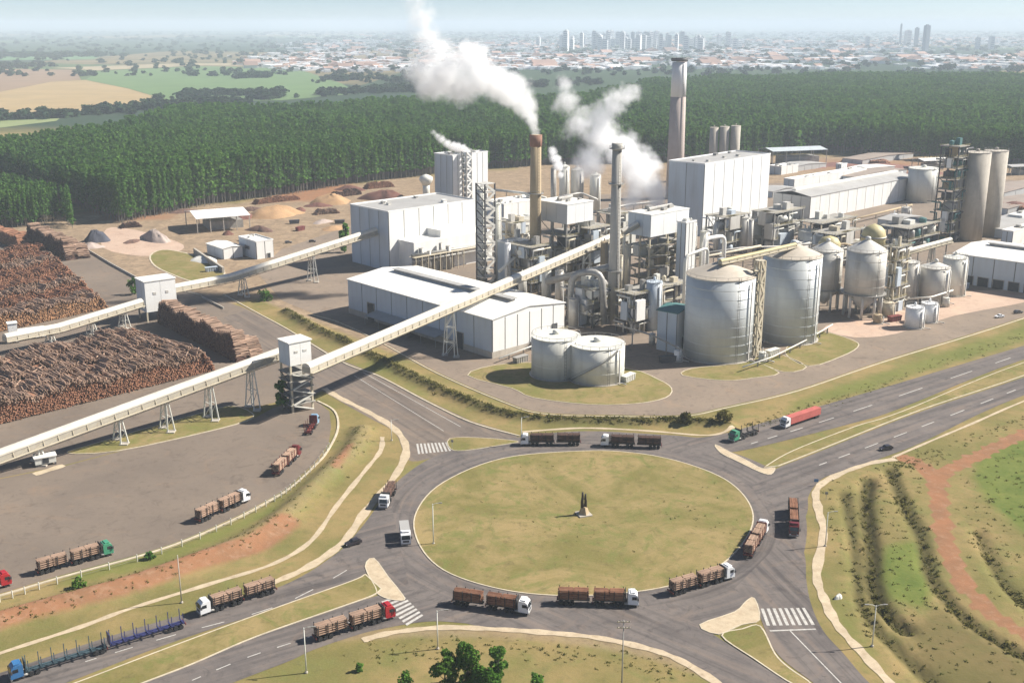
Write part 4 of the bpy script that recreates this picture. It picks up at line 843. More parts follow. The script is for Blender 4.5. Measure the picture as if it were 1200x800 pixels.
# two steel-frame boiler units: a clad box on an open frame
def open_unit(name, label, N, Lx, Rx, ybox, yt, seed, th=TH, clad=True, boxl=None, floors=4, cat='process unit', cm=steelm, eq=(steelm, beige, tankg, tankw), nx=3, ny=3):
    n, bb, aa = frame_of(N, Lx, Rx, th); h = top(N[0], N[1], yt); hb = top(N[0], N[1], ybox) if clad else h
    r = random.Random(seed); t = thing(name, label, cat, (n.x, n.y, 0), th); xs = [bb * i / (nx - 1) for i in range(nx)]; ys = [aa * i / (ny - 1) for i in range(ny)]
    for x in xs:
        for y in ys: MB().box(x - .35, x + .35, y - .35, y + .35, 0, hb).build('column', cm, t)
    for f in range(floors):
        z = hb * (f + 1) / (floors + (1 if clad else 0)); g = MB().box(-0.8, bb + 0.8, -0.8, aa + 0.8, z - 0.35, z); o = g.build('floor', floorm, t); rl = MB()
        for q in (0.55, 1.1): rl.bar((-0.8, -0.8, z + q), (bb + 0.8, -0.8, z + q), 0.08).bar((-0.8, -0.8, z + q), (-0.8, aa + 0.8, z + q), 0.08)
        for i in range(9): x = -0.8 + (bb + 1.6) * i / 8; rl.bar((x, -0.8, z), (x, -0.8, z + 1.1), 0.08); y = -0.8 + (aa + 1.6) * i / 8; rl.bar((-0.8, y, z), (-0.8, y, z + 1.1), 0.08)
        rl.build('railing', yellow, o)
    k = MB(); zs = [hb * f / (floors + (1 if clad else 0)) for f in range(floors + 2)]
    for f in range(len(zs) - 1):
        z0, z1 = zs[f], min(zs[f + 1], hb)
        if z1 <= z0: continue
        for i in range(nx - 1):
            if (i + f) % 2 == 0: k.bar((xs[i], 0, z0), (xs[i + 1], 0, z1), 0.3)
        for i in range(ny - 1):
            if (i + f) % 2: k.bar((0, ys[i], z0), (0, ys[i + 1], z1), 0.3)
    k.build('bracing', cm, t)
    for f in range(floors):
        z0 = zs[f] + .03; dz = zs[1] - .5; x0_, x1_ = sorted((r.uniform(.15, .4) * bb, r.uniform(.6, .9) * bb)); MB().box(x0_, x1_, aa * r.uniform(.2, .4), aa * r.uniform(.6, .9), z0, z0 + dz * r.uniform(.6, .95)).build('equipment_block', r.choice((steel, steel, steelm, chimt)), t)
    for f in range(floors):
        z0 = zs[f] + (0 if f == 0 else 0.02); dz = zs[1] - 1.0
        for j in range(r.randint(3, 5)):
            x = r.uniform(0.12, 0.88) * bb; y = r.choice((r.uniform(0.08, 0.3), r.uniform(0.3, 0.85))) * aa; q = r.uniform(0.10, 0.20) * min(aa, bb); mt = r.choice(eq)
            if r.random() < 0.5: MB().lathe([(q, z0), (q, z0 + dz * 0.8), (q * 0.75, z0 + dz * 0.88), (q * .2, z0 + dz * .92)], 12, x, y).build('vessel', mt, t, True)
            elif r.random() < 0.5: MB().box(x - q, x + q, y - q, y + q, z0, z0 + dz * r.uniform(0.5, 0.9)).build('equipment_box', mt, t)
            else: MB().tube([(x - q * 2.2, y, z0 + q + 0.6), (x + q * 2.2, y, z0 + q + 0.6)], q * 0.8, 12).build('vessel', mt, t, True)
        for j in range(3):
            x = r.uniform(0.05, 0.95) * bb; y = -0.5 if r.random() < .6 else r.uniform(0.1, .9) * aa; xx = -0.5 if y != -0.5 else x
            MB().tube([(xx, y, z0), (xx, y, z0 + dz * 0.85), (xx + (r.uniform(3, 8) if y == -0.5 else 0), y + (0 if y == -0.5 else r.uniform(3, 7)), z0 + dz * 0.85)], r.uniform(0.25, 0.6), 8).build('pipe', r.choice(eq), t, True)
    for j in range(3 if floors > 2 else 2):        # clad bays and bins standing proud of the frame
        f = r.randint(0, floors - 1); z0 = zs[f] + .05; z1 = z0 + zs[1] * r.uniform(.8, 1.6) - .5; mt = r.choice((tankw, tankw, white, bluegrey_shade, tankg))
        if r.random() < .5: x = r.uniform(0, .6) * bb; MB().box(x, x + bb * r.uniform(.25, .45), -1.4, aa * .2, z0, min(z1, hb)).build('clad_bay', mt, t)
        else: y = r.uniform(0, .6) * aa; MB().box(-1.4, bb * .2, y, y + aa * r.uniform(.25, .45), z0, min(z1, hb)).build('clad_bay', mt, t)
    if clad:
        core = M('wall_joint_dark_sheet', (0.17, 0.17, 0.165)); MB().box(-1, bb + 1, -1, aa + 1, hb, h - 0.2).build('box_wall', core, t)
        for nme, face, ln, cnt, mt in (('wall_panel', 'y', bb + 2, 3, whitev), ('wall_panel', 'x', aa + 2, 3, boxl or bluegrey_shade)):  # left panels carry their shade in the colour
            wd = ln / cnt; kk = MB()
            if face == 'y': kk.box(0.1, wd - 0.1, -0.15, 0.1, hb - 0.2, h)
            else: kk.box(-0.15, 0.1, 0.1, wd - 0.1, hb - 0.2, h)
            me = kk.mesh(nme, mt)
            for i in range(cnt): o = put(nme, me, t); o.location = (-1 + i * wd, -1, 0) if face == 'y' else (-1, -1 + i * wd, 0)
        MB().box(-1.3, bb + 1.3, -1.3, aa + 1.3, h + 0.01, h + 0.4).build('roof', roofw, t); u = MB()
        for i in range(6): x, y, q = r.uniform(.1, .9) * bb, r.uniform(.2, .9) * aa, r.uniform(0.8, 2.0); u.box(x - q, x + q, y - q * .7, y + q * .7, h + 0.4, h + 0.4 + q)
        u.tube([(bb * .2, aa * .5, h + 1.5), (bb * .9, aa * .6, h + 1.5)], 0.9, 10); u.build('roof_plant', steelm, t)
    else:
        for i in range(3):
            x, y, q = r.uniform(.2, .8) * bb, r.uniform(.2, .8) * aa, r.uniform(.14, .24) * min(aa, bb); q *= .7; (MB().lathe([(q, h), (q, h + 2.6), (q * .9, h + 2.7), (q * .2, h + 3.2)], 14, x, y) if i % 2 else MB().box(x - q, x + q, y - q * .8, y + q * .8, h, h + 2.4 + i)).build('vessel' if i % 2 else 'equipment_box', r.choice(eq), t)
    return t, bb, aa, h
open_unit('recovery_boiler', 'white box on an open steel frame just right of the tan chimney', (663, 338), 632, 690, 262, 240, 1, TH, True, M('grey_and_shade_cladding', (0.42, 0.42, 0.41)), 4, 'boiler')
open_unit('recovery_boiler', 'white box on an open brown-cluttered frame right of the grey chimney', (759, 352), 737, 800, 277, 252, 2, TH, True, None, 5, 'boiler', beige, (beige, beige, tankg, chimt))
open_unit('evaporator', 'open dark steel process frame between the two front chimneys', (690, 336), 668, 714, 0, 268, 3, TH, False, None, 5)
open_unit('process_plant', 'low dark frame of vessels behind the warehouse roof, left of the tan chimney', (622, 345), 598, 640, 0, 290, 4, TH, False, None, 4, 'process unit', steel)
open_unit('process_plant', 'dark frame of pipes and drums under the end of the long conveyor', (694, 384), 664, 722, 0, 340, 5, TH, False, None, 3, 'process unit', steel, (steel, steelm, tankg, tankw))
open_unit('process_plant', 'steel frame of pipes at the foot of the grey chimney, by the slim white tank', (742, 392), 722, 770, 0, 345, 6, TH, False, None, 3, 'process unit', steel, (steelm, beige, tankg, tankw))
open_unit('process_plant', 'grey frame of filters below the big white block', (848, 300), 826, 875, 0, 255, 7, TH, False, None, 3, 'process unit', steelm, (tankw, tankg, bluegrey_shade))
open_unit('process_plant', 'grey filter frame right of the big white block', (905, 296), 880, 938, 0, 250, 8, TH, False, None, 3, 'process unit', steelm, (tankw, tankg, tankw))
open_unit('process_plant', 'cluttered pipe frame right of the legged silo', (1044, 366), 1031, 1058, 0, 290, 9, TH, False, None, 5, 'process unit', beige, (tankw, beige, tankg))
open_unit('process_plant', 'dark process frame behind the legged silos', (975, 318), 950, 1006, 0, 275, 10, TH, False, None, 3, 'process unit', steel, (steelm, tankg, beige))
open_unit('process_plant', 'low dark plant behind the legged silo, left of the tall grey silos', (1062, 296), 1030, 1098, 0, 268, 11, TH, False, None, 2, 'process unit', steel, (steelm, tankw, teal))
open_unit('process_plant', 'pale cluttered frame in front of the long hall', (960, 296), 936, 1000, 0, 262, 12, TH, False, None, 2, 'process unit', beige, (tankw, tankg, tankw))
open_unit('process_plant', 'low pipe frame between the tan chimney and the hall annexe', (602, 300), 585, 622, 0, 262, 13, TH, False, None, 3, 'process unit', beige, (tankw, tankg, beige))
open_unit('process_plant', 'frame of pale vessels behind the grey chimney', (722, 300), 700, 742, 0, 252, 14, TH, False, None, 3, 'process unit', steelm, (tankg, steelm, beige))
open_unit('process_plant', 'low dark plant between the pump house and the brown frame', (772, 372), 752, 806, 0, 338, 15, TH, False, None, 2, 'process unit', steel, (tankw, beige, steelm))
open_unit('process_plant', 'row of dark machinery at the foot of the warehouse front', (634, 408), 604, 662, 0, 392, 16, TH, False, None, 1, 'process unit', steel, (steelm, beige, steel))
# stair tower with white landings
def stair_tower(label, N, w_, yt, cm, lm, th=TH):
    n = G(*N); h = top(N[0], N[1], yt); t = thing('stair_tower', label, 'stair tower', (n.x, n.y, 0), th)
    for x in (0, w_):
        for y in (0, w_): MB().box(x - .3, x + .3, y - .3, y + .3, 0, h).build('column', cm, t)
    nf = int(h / 4.2)
    for i in range(nf):
        z = h * i / nf; z1 = h * (i + 1) / nf
        MB().box(-.3, w_ + .3, -.3, w_ + .3, z1 - 0.25, z1).build('landing', lm, t)
        (MB().bar((0.3, -0.2, z), (w_ - .3, -0.2, z1 - .25), 0.5, 1.2) if i % 2 else MB().bar((w_ - .3, -0.2, z), (0.3, -0.2, z1 - .25), 0.5, 1.2)).build('stair_flight', lm, t)
        (MB().bar((-0.2, 0.3, z), (-0.2, w_ - .3, z1 - .25), 0.3, 0.5)).build('brace', cm, t)
    return t
stair_tower('dark steel stair tower with white landings beside the tall hall', (569, 345), 6.5, 216, steel, tankg)
stair_tower('slim grey stair tower in the gap of the twin towers', (547, 240), 5.0, 178, steelm, white)
stair_tower('yellowish stair tower between the two big silos', (885, 420), 3.0, 306, beige, beige)
# chimneys
def chimney(label, cx, yb, yt, wt, wb, mat, rings=(), capm=None, capf=0.05, white_from=None):
    g = G(cx, yb); h = top(cx, yb, yt); d = depth(g); rt, rb_ = wt / 2 / F * (d - h * 0.25), wb / 2 / F * d; t = thing('chimney', label, 'chimney', (g.x, g.y, 0))
    rr = lambda z: rb_ + (rt - rb_) * z / h; zt = h * (white_from or 1.0)
    MB().lathe([(rb_, 0), (rr(zt * .5), zt * .5), (rr(zt), zt)], 28).build('shaft', mat, t, True)
    if white_from: MB().lathe([(rr(zt) * 1.002, zt), (rr(h * .97), h * .97)], 28).build('white_top', chimw, t, True)
    hh = h * (1 - capf); MB().lathe([(rt * 1.02, hh - 0.4), (rt * 1.16, hh), (rt * 1.18, h), (rt * 0.86, h), (rt * 0.84, h - 1.0)], 28).build('cap', capm or mat, t, True)
    for z in rings:
        o = MB().lathe([(rr(h * z) * 1.0, h * z), (rr(h * z) + 1.3, h * z + 0.02), (rr(h * z) + 1.3, h * z + 0.3), (rr(h * z), h * z + 0.3)], 24).build('platform', steelm, t); q = MB()
        for i in range(16): a = 2 * math.pi * i / 16; x, y = (rr(h * z) + 1.25) * math.cos(a), (rr(h * z) + 1.25) * math.sin(a); b2 = a + math.pi / 8; x2, y2 = (rr(h * z) + 1.25) * math.cos(b2), (rr(h * z) + 1.25) * math.sin(b2); q.bar((x, y, h * z + .3), (x, y, h * z + 1.4), 0.08); q.bar((x, y, h * z + 1.35), (x2, y2, h * z + 1.35), 0.08)
        q.build('railing', steelm, o)
    k = MB(); a = R(-60)
    for s_ in (-.35, .35): k.bar(((rb_ + .3) * math.cos(a) + s_, (rb_ + .3) * math.sin(a), 1), ((rt + .3) * math.cos(a) + s_, (rt + .3) * math.sin(a), h * .96), 0.12)
    for i in range(int(h / 1.6)): z = 1 + i * 1.6; r_ = rr(z) + .3; k.bar((r_ * math.cos(a) - .35, r_ * math.sin(a), z), (r_ * math.cos(a) + .35, r_ * math.sin(a), z), 0.1)
    k.build('ladder', steel, t); return t, g, h, rt
ch_tan = chimney('tan chimney with a rusty rim breathing the biggest white plume', 627, 335, 158, 12.5, 14, chimt, (0.62,), redcap, 0.07)
ch_grey = chimney('slim grey chimney rising in front of the right-hand steam', 718, 378, 168, 11, 13.5, chimg, (0.97, 0.78, 0.3), chimg, 0.03)
ch_tall = chimney('tall pinkish chimney with a white top behind the big white block', 790, 232, 68, 17, 20.5, chimp, (0.985,), steel, 0.02, 0.73)
# round tanks and silos
def round_at(cx, yb, wpx, yt):
    f = G(cx, yb); d = depth(f); r = wpx / 2 / F * d; di = Vector((f.x, f.y)).normalized(); d2 = d + r * cP; r = wpx / 2 / F * d2
    h = top(cx, yb, yt); c = f.xy + di * r; return c, r, h
def tank(name, label, cx, yb, wpx, yt, mat=tankw, roof=0.16, bands=4, n=40, cat='tank', legs=0, leg_f=0.3, rail=True, roofmat=None, stair=False, group=None, ladder_a=-70, pipe=True):
    c, r, h = round_at(cx, yb, wpx, yt); z0 = h * leg_f if legs else 0; hs = h - 0.02
    t = thing(name, label, cat, (c.x, c.y, 0), 0, group); MB().lathe([(r, z0), (r, hs)], n).build('shell', mat, t, True)
    rz = r * roof * 2
    MB().lathe([(r * 1.015, hs), (r * 1.015, hs + 0.2), (r * 0.14, hs + 0.2 + rz), (r * 0.13, hs + 0.2 + rz)], n).build('roof', roofmat or mat, t)
    bm_ = MB().lathe([(r, -.12), (r + 0.07, -.1), (r + 0.07, .1), (r, .12)], n).mesh('band', mat)
    for i in range(1, bands + 1): o = put('band', bm_, t); o.location.z = z0 + (hs - z0) * i / bands - 0.15
    if rail:
        q = MB()
        for i in range(20): a = 2 * math.pi * i / 20; b2 = 2 * math.pi * (i + 1) / 20; q.bar((r * math.cos(a), r * math.sin(a), hs + .2), (r * math.cos(a), r * math.sin(a), hs + 1.4), 0.1); q.bar((r * math.cos(a), r * math.sin(a), hs + 1.35), (r * math.cos(b2), r * math.sin(b2), hs + 1.35), 0.1)
        q.build('railing', steelm, t)
    a = R(ladder_a); q = MB(); ex = Vector((-math.sin(a), math.cos(a), 0)); e = Vector((math.cos(a), math.sin(a), 0)) * (r + .4)
    for s_ in (-.4, .4): q.bar(e + ex * s_ + Vector((0, 0, z0)), e + ex * s_ + Vector((0, 0, hs + 1.2)), 0.13)
    for i in range(int((hs - z0) / 1.3)): q.bar(e - ex * .4 + Vector((0, 0, z0 + i * 1.3)), e + ex * .4 + Vector((0, 0, z0 + i * 1.3)), 0.1)
    q.build('ladder', steelm, t)
    MB().lathe([(r * .14, hs + rz + .2), (r * .14, hs + rz + 1.4), (r * .06, hs + rz + 1.8)], 12).build('top_vent', mat, t, True)
    if legs:
        for i in range(legs): a = 2 * math.pi * i / legs + .2; MB().tube([(r * .93 * math.cos(a), r * .93 * math.sin(a), 0), (r * .93 * math.cos(a), r * .93 * math.sin(a), z0 + .5)], 0.06 * r + .12, 8).build('leg', mat, t, True)
        MB().lathe([(r * .12, z0 * .25), (r * .96, z0)], n).build('hopper', mat, t, True); q = MB()
        q.lathe([(r, z0 * .98), (r + 1.2, z0 * .98), (r + 1.2, z0 * .98 + .3), (r, z0 * .98 + .3)], n); q.build('platform', steelm, t)
    elif pipe:
        a = R(ladder_a + 25); MB().tube([((r + .7) * math.cos(a), (r + .7) * math.sin(a), hs * .97), ((r + .7) * math.cos(a), (r + .7) * math.sin(a), .8), ((r + 4) * math.cos(a), (r + 4) * math.sin(a), .8)], 0.28, 8).build('pipe', steelm, t, True)
        MB().lathe([(r + .8, 0), (r + .8, .35), (r, .4)], n).build('base_ring', conc, t)
    if stair:
        q = MB(); m_ = 22
        for i in range(m_): a = R(200) + R(110) * i / m_; z = (hs - .5) * i / m_; a2 = a + R(110) / m_; z2 = (hs - .5) * (i + 1) / m_; q.bar(((r + .6) * math.cos(a), (r + .6) * math.sin(a), z), ((r + .6) * math.cos(a2), (r + .6) * math.sin(a2), z2), .9, .25); q.bar(((r + 1.1) * math.cos(a), (r + 1.1) * math.sin(a), z + 1.1), ((r + 1.1) * math.cos(a2), (r + 1.1) * math.sin(a2), z2 + 1.1), .1)
        q.build('spiral_stair', steelm, t)
    return t, c, r, h
siloroof = M('dusty_silo_roof', (0.47, 0.41, 0.33), 0.1, 0.15, 0.7, 0.0, (0.3, 0.24, 0.17), 0.4)
S1 = tank('chip_silo', 'nearer of two big ribbed steel silos, with a dusty cone roof, at the plant corner', 840, 427, 80, 330, galv, 0.17, 9, 64, 'silo', 0, .3, True, siloroof)
S2 = tank('chip_silo', 'big ribbed steel silo with a cone roof, right of and behind the nearer one', 922.5, 405, 65, 305, galv, 0.19, 9, 64, 'silo', 0, .3, True, siloroof)
tank('storage_tank', 'squat off-white tank at the warehouse corner, the left of two', 651, 447, 57, 401, tankw, 0.03, 3, 48, 'tank', 0, .3, True, None, False)
tank('storage_tank', 'squat off-white tank on the front lawn, the right and nearer of two', 699, 453, 64, 411, tankw, 0.03, 3, 48, 'tank', 0, .3, True, None, True)
tank('legged_silo', 'silo on a ring of legs with a steep cone roof, right of the big silos', 1009, 375, 45, 297, tankg, 0.25, 5, 40, 'silo', 9, .36)
tank('legged_silo', 'shaded legged silo half hidden behind the second big silo', 964, 366, 36, 296, tankg, 0.25, 5, 36, 'silo', 8, .36)
tank('white_tank', 'small white tank on the pink pad, the left and nearer of two', 1070, 386, 21, 362, cabw, 0.06, 2, 28)
tank('white_tank', 'small white tank on the pink pad, the right of two', 1087, 379, 19, 357, cabw, 0.06, 2, 28)
tank('storage_tank', 'slim square-shouldered beige tank right of the legged silo', 1061, 356, 23, 309, tankg, 0.05, 3, 28)
tank('storage_tank', 'beige domed tank in the middle of the row left of the right-hand warehouse', 1092, 357, 33, 316, tankg, 0.16, 3, 36)
tank('storage_tank', 'pale tank nearest the right-hand warehouse wall', 1115, 348, 27, 304, tankw, 0.1, 3, 32)
tank('concrete_silo', 'left of the pair of tall grey silos at the right', 1134, 283, 30, 180, conc, 0.03, 0, 40, 'silo', 0, .3, True, None, False, None, 60, False)
tank('concrete_silo', 'right of the pair of tall grey silos at the right', 1156, 278, 26, 178, conc, 0.03, 0, 40, 'silo', 0, .3, True, None, False, None, 60, False)
tank('concrete_silo', 'slimmer pale silo half hidden between the lift tower and the tall grey silos', 1119, 276, 14, 186, conc, 0.03, 0, 28, 'silo', 0, .3, True, None, False, None, 60, False)
tank('concrete_silo', 'left of three slim grey silos behind the big white block', 834, 212, 10, 150, conc, 0.03, 0, 24, 'silo', 0, .3, False, None, False, None, 60, False)
tank('concrete_silo', 'middle of three slim grey silos behind the big white block', 846, 212, 11, 149, conc, 0.03, 0, 24, 'silo', 0, .3, False, None, False, None, 60, False)
tank('concrete_silo', 'right of three slim grey silos behind the big white block', 859, 212, 11, 148, conc, 0.03, 0, 24, 'silo', 0, .3, False, None, False, None, 60, False)
tank('storage_tank', 'wide grey tank with a white edge left of the tall grey silos', 1079, 238, 34, 199, tankw, 0.03, 2, 40)
tank('reactor', 'white reactor left of the small steam wisp behind the boilers', 661, 250, 12, 196, tankw, 0.2, 3, 24)
tank('reactor', 'grey reactor behind the clad boiler box in the steam', 676, 248, 15, 200, tankg, 0.2, 3, 24)
tank('reactor', 'pale reactor at the right of the group standing in the steam', 697, 248, 13, 206, tankw, 0.2, 3, 24)
tank('reactor', 'dark slim column behind the tan chimney', 648, 252, 6, 198, steelm, 0.2, 3, 16)
tank('surge_tank', 'slim white upright tank right of the grey chimney foot', 747, 377, 13, 343, cabw, 0.08, 2, 24)
tank('surge_tank', 'blue-grey tower tank left of the pump house', 765, 388, 19, 332, bluegrey_shade, 0.06, 3, 28)
tank('surge_tank', 'grey round tank in front of the big white block, left of a pair', 857, 296, 13, 256, tankg, 0.12, 3, 24)
tank('surge_tank', 'grey round tank in front of the big white block, right of a pair', 870, 296, 13, 256, tankg, 0.12, 3, 24)
tank('surge_tank', 'white tank beside the pair of grey tanks under the big white block', 886, 290, 17, 260, tankw, 0.1, 2, 24)
tank('surge_tank', 'pale wide tank in front of the long hall end', 916, 292, 26, 268, tankg, 0.08, 2, 28)
tank('surge_tank', 'white tank at the right of the pale tanks before the long hall', 946, 296, 24, 272, tankw, 0.08, 2, 28)
tank('surge_tank', 'round white tank behind the shaded legged silo', 981, 300, 14, 282, tankw, 0.2, 2, 24)
tank('surge_tank', 'little white drum in the dark yard left of the tall grey silos', 1047, 262, 10, 252, cabw, 0.15, 2, 20)
tank('surge_tank', 'pinkish drum beside the little white one in the dark yard', 1061, 256, 11, 244, tankg, 0.12, 2, 20)
tank('surge_tank', 'grey drum at the left end of the evaporator frame', 672, 384, 12, 352, tankg, 0.15, 2, 20)
tank('surge_tank', 'pale drum in the shade beside the tan chimney foot', 640, 352, 11, 318, tankw, 0.15, 2, 20)
tank('surge_tank', 'grey upright vessel right of the tan chimney foot', 655, 360, 10, 318, tankg, 0.15, 3, 20)
tank('surge_tank', 'rusty upright vessel behind the conveyor end', 707, 345, 9, 285, chimt, 0.15, 4, 20)
tank('surge_tank', 'pale column vessel left of the dark stair tower', 565, 335, 11, 222, tankw, 0.15, 6, 20)
tank('surge_tank', 'second pale column right of the dark stair tower', 583, 330, 9, 240, tankw, 0.15, 5, 20)
tank('surge_tank', 'white upright vessel right of the brown boiler frame', 806, 345, 14, 262, tankw, 0.1, 4, 24)
tank('surge_tank', 'slim white vessel between boiler frame and big silo', 822, 338, 9, 272, tankw, 0.1, 4, 20)
for lb, cx, yb, wd, yt, mt in (('low pale drum just left of the long hall corner', 932, 272, 12, 262, tankw), ('grey upright drum before the first bay of the long hall', 968, 286, 9, 270, tankg), ('white drum before the third bay of the long hall', 990, 284, 10, 272, cabw), ('pale drum before the middle bays of the long hall', 1012, 282, 8, 268, tankw), ('slim pale column by the first of the grey filter frames', 838, 300, 6, 262, tankw), ('slim grey column between the two grey filter frames', 878, 300, 6, 258, tankg),
    ('stout beige drum at the back of the pink pad', 1040, 372, 13, 356, beige), ('low rusty drum at the foot of the legged silo', 1028, 380, 10, 370, chimt), ('short pale drum at the foot of the beige domed tank', 1108, 360, 8, 350, tankw), ('squat pale drum between the big silos at ground level', 893, 424, 9, 414, tankw), ('low white drum left of the foot of the nearer big silo', 794, 424, 9, 412, cabw), ('small grey drum in the shade left of the pump house', 764, 404, 8, 392, tankg),
    ('short pale drum by the grey duct arch', 655, 392, 9, 376, tankw), ('beige column beside the brown boiler frame on the left', 734, 352, 7, 288, beige), ('second beige column beside the brown boiler frame', 726, 356, 6, 300, beige), ('pale drum on the yard between the tan chimney and warehouse roof', 612, 350, 9, 322, tankw), ('grey column left of the tan chimney', 606, 330, 7, 270, tankg), ('white column behind the warehouse roof near the stair tower', 595, 342, 7, 286, cabw)):
    tank('storage_drum', lb, cx, yb, wd, yt, mt, .1, 2, 20, 'tank', 0, .3, False, None, False, None, -70, wd > 8)
# mushroom water tower, sphere, dome digester
def lathe_thing(name, label, cat, cx, yb, yt, parts):
    g = G(cx, yb); h = top(cx, yb, yt); d = depth(g) / F; t = thing(name, label, cat, (g.x, g.y, 0))
    for nm, mt, prof in parts: MB().lathe([(r * d, z * h) for r, z in prof], 24).build(nm, mt, t, True)
    return t
lathe_thing('water_tower', 'white mushroom-topped water tower left of the twin towers', 'water tower', 500, 245, 205, [('stem', tankw, [(5, 0), (4, .55), (4.2, .7)]), ('bowl', tankw, [(4.2, .7), (8, .85), (7.5, .94), (3, 1), (.5, 1.02)])])
lathe_thing('gas_sphere', 'white ball tank in the dark pipework left of the grey chimney', 'tank', 690, 372, 326, [('stem', steelm, [(3, 0), (3, .55)]), ('ball', cabw, [(1.5, .5), (6, .62), (8, .76), (6, .92), (2, 1), (.3, 1.01)])])
lathe_thing('digester', 'tall yellowish domed digester behind the legged silo', 'digester', 1018, 340, 262, [('shell', beige, [(13, 0), (13, .68)]), ('dome', yellow, [(13.5, .68), (13.5, .84), (12, .91), (8, .96), (.5, 1.0)]), ('collar', steelm, [(13, .80), (14.8, .80), (14.8, .82), (13, .82)])])
lathe_thing('digester', 'yellowish domed digester top above the shaded legged silo', 'digester', 968, 335, 276, [('shell', beige, [(12, 0), (12, .62)]), ('dome', yellow, [(12.5, .62), (12.5, .86), (9, .95), (.5, 1.0)])])
# ducts and pipe runs
def duct(name, label, pts, rpx, mat, cat='duct', supports=True, n=14):
    P = []
    for px, yb, yt in pts: g = G(px, yb); P.append(Vector((g.x, g.y, max(0.5, top(px, yb, yt)))))
    o = P[0].copy(); o.z = 0; r = rpx / F * depth(P[0]); t = thing(name, label, cat, tuple(o)); q = [p - o for p in P]; f = []
    for i in range(len(q)):
        if i in (0, len(q) - 1): f.append(q[i]); continue
        a, b = (q[i - 1] - q[i]), (q[i + 1] - q[i]); la, lb = min(a.length * .4, 4 * r), min(b.length * .4, 4 * r); A = q[i] + a.normalized() * la; B_ = q[i] + b.normalized() * lb
        for s_ in (0, .25, .5, .75, 1): f.append(A.lerp(q[i], s_).lerp(q[i].lerp(B_, s_), s_))
    MB().tube(f, r, n).build('pipe', mat, t, True)
    if supports:
        for i in range(len(q) - 1):
            L_ = (q[i + 1] - q[i]).xy.length
            for s_ in ([.5] if L_ < 25 else [.2, .5, .8]):
                p = q[i].lerp(q[i + 1], s_)
                if L_ > 6: MB().box(p.x - .25, p.x + .25, p.y - .25, p.y + .25, 0, p.z).build('support', steelm, t)
    else: MB().lathe([(r * 1.25, q[0].z), (r * 1.25, q[0].z + .5)], n).build('flange', steelm, t)
    return t
duct('flue_duct', 'thick grey duct arching over beside the grey chimney', [(668, 380, 376), (669, 380, 320), (704, 382, 318), (708, 384, 380)], 4.0, steelm, 'duct', False)
duct('flue_duct', 'wide grey duct crossing from the evaporator frame to the grey chimney', [(640, 365, 330), (690, 372, 318), (716, 378, 312)], 4.0, steelm)
duct('pipe', 'pale pipe running along the foot of the warehouse yard', [(585, 425, 420), (640, 405, 399), (665, 392, 386)], 1.0, tankw, 'pipe')
duct('pipe', 'white pipe bridge rising over the pump house yard', [(720, 400, 380), (762, 410, 392), (800, 425, 410)], 1.0, steelm, 'pipe')
duct('pipe', 'white double-bend pipe beside the brown boiler frame', [(800, 372, 368), (800, 372, 300), (826, 366, 290), (826, 366, 340)], 1.8, tankw, 'pipe', False)
duct('pipe', 'white portal-shaped pipe behind the first big silo', [(822, 345, 330), (822, 345, 280), (846, 340, 276), (846, 340, 320)], 2.4, white, 'pipe', False)
duct('pipe', 'long beige pipe bridge left of the big silos', [(800, 330, 305), (850, 318, 296), (890, 312, 288)], 1.5, beige, 'pipe')
duct('pipe', 'grey pipe bridge before the long hall', [(895, 310, 292), (960, 302, 284), (1030, 298, 280)], 1.5, tankg, 'pipe')
duct('pipe', 'brown pipe run along the base of the long hall', [(980, 268, 262), (1068, 246, 240)], 1.2, chimt, 'pipe')
duct('pipe', 'beige pipe bridge behind the tanks at the right', [(1045, 330, 300), (1100, 318, 286), (1112, 314, 284)], 2.0, beige, 'pipe')
duct('pipe', 'pipe bridge in front of the tall hall annexe', [(468, 345, 322), (520, 352, 325), (560, 360, 332)], 1.4, beige, 'pipe')
duct('pipe', 'dusty pipe bridge behind the boilers in the steam', [(690, 270, 250), (735, 262, 240), (770, 258, 236)], 1.5, steelm, 'pipe')
duct('pipe', 'white vapour pipe along the roofs right of the twin towers', [(575, 250, 222), (612, 252, 226), (640, 256, 232)], 1.4, tankw, 'pipe')
duct('pipe', 'pipe rack running before the grey filter frames', [(800, 318, 300), (870, 308, 290), (940, 304, 288)], 1.1, steelm, 'pipe')
duct('pipe', 'pale pipe climbing the back of the brown boiler frame', [(730, 345, 340), (730, 345, 270), (750, 335, 262)], 1.4, tankw, 'pipe', False)
duct('pipe', 'two-step pale duct left of the tan chimney', [(585, 345, 318), (605, 340, 300), (625, 338, 300)], 1.8, tankw)
duct('pipe', 'rusty pipe looping over the dark process frame near the legged silos', [(950, 330, 300), (985, 325, 285), (1010, 322, 292)], 1.3, chimt, 'pipe')
duct('pipe', 'pale pipe joining the tanks at the right', [(1060, 362, 350), (1090, 362, 348), (1115, 354, 340)], 1.0, tankw, 'pipe')
duct('pipe', 'ground pipe skirting the two big silos', [(870, 436, 430), (905, 424, 418), (945, 404, 398), (975, 388, 380)], .9, tankg, 'pipe')
duct('pipe', 'thin vapour pipe between the reactors and the clad boiler box', [(650, 260, 232), (680, 256, 226), (700, 258, 234)], 1.2, tankg, 'pipe')
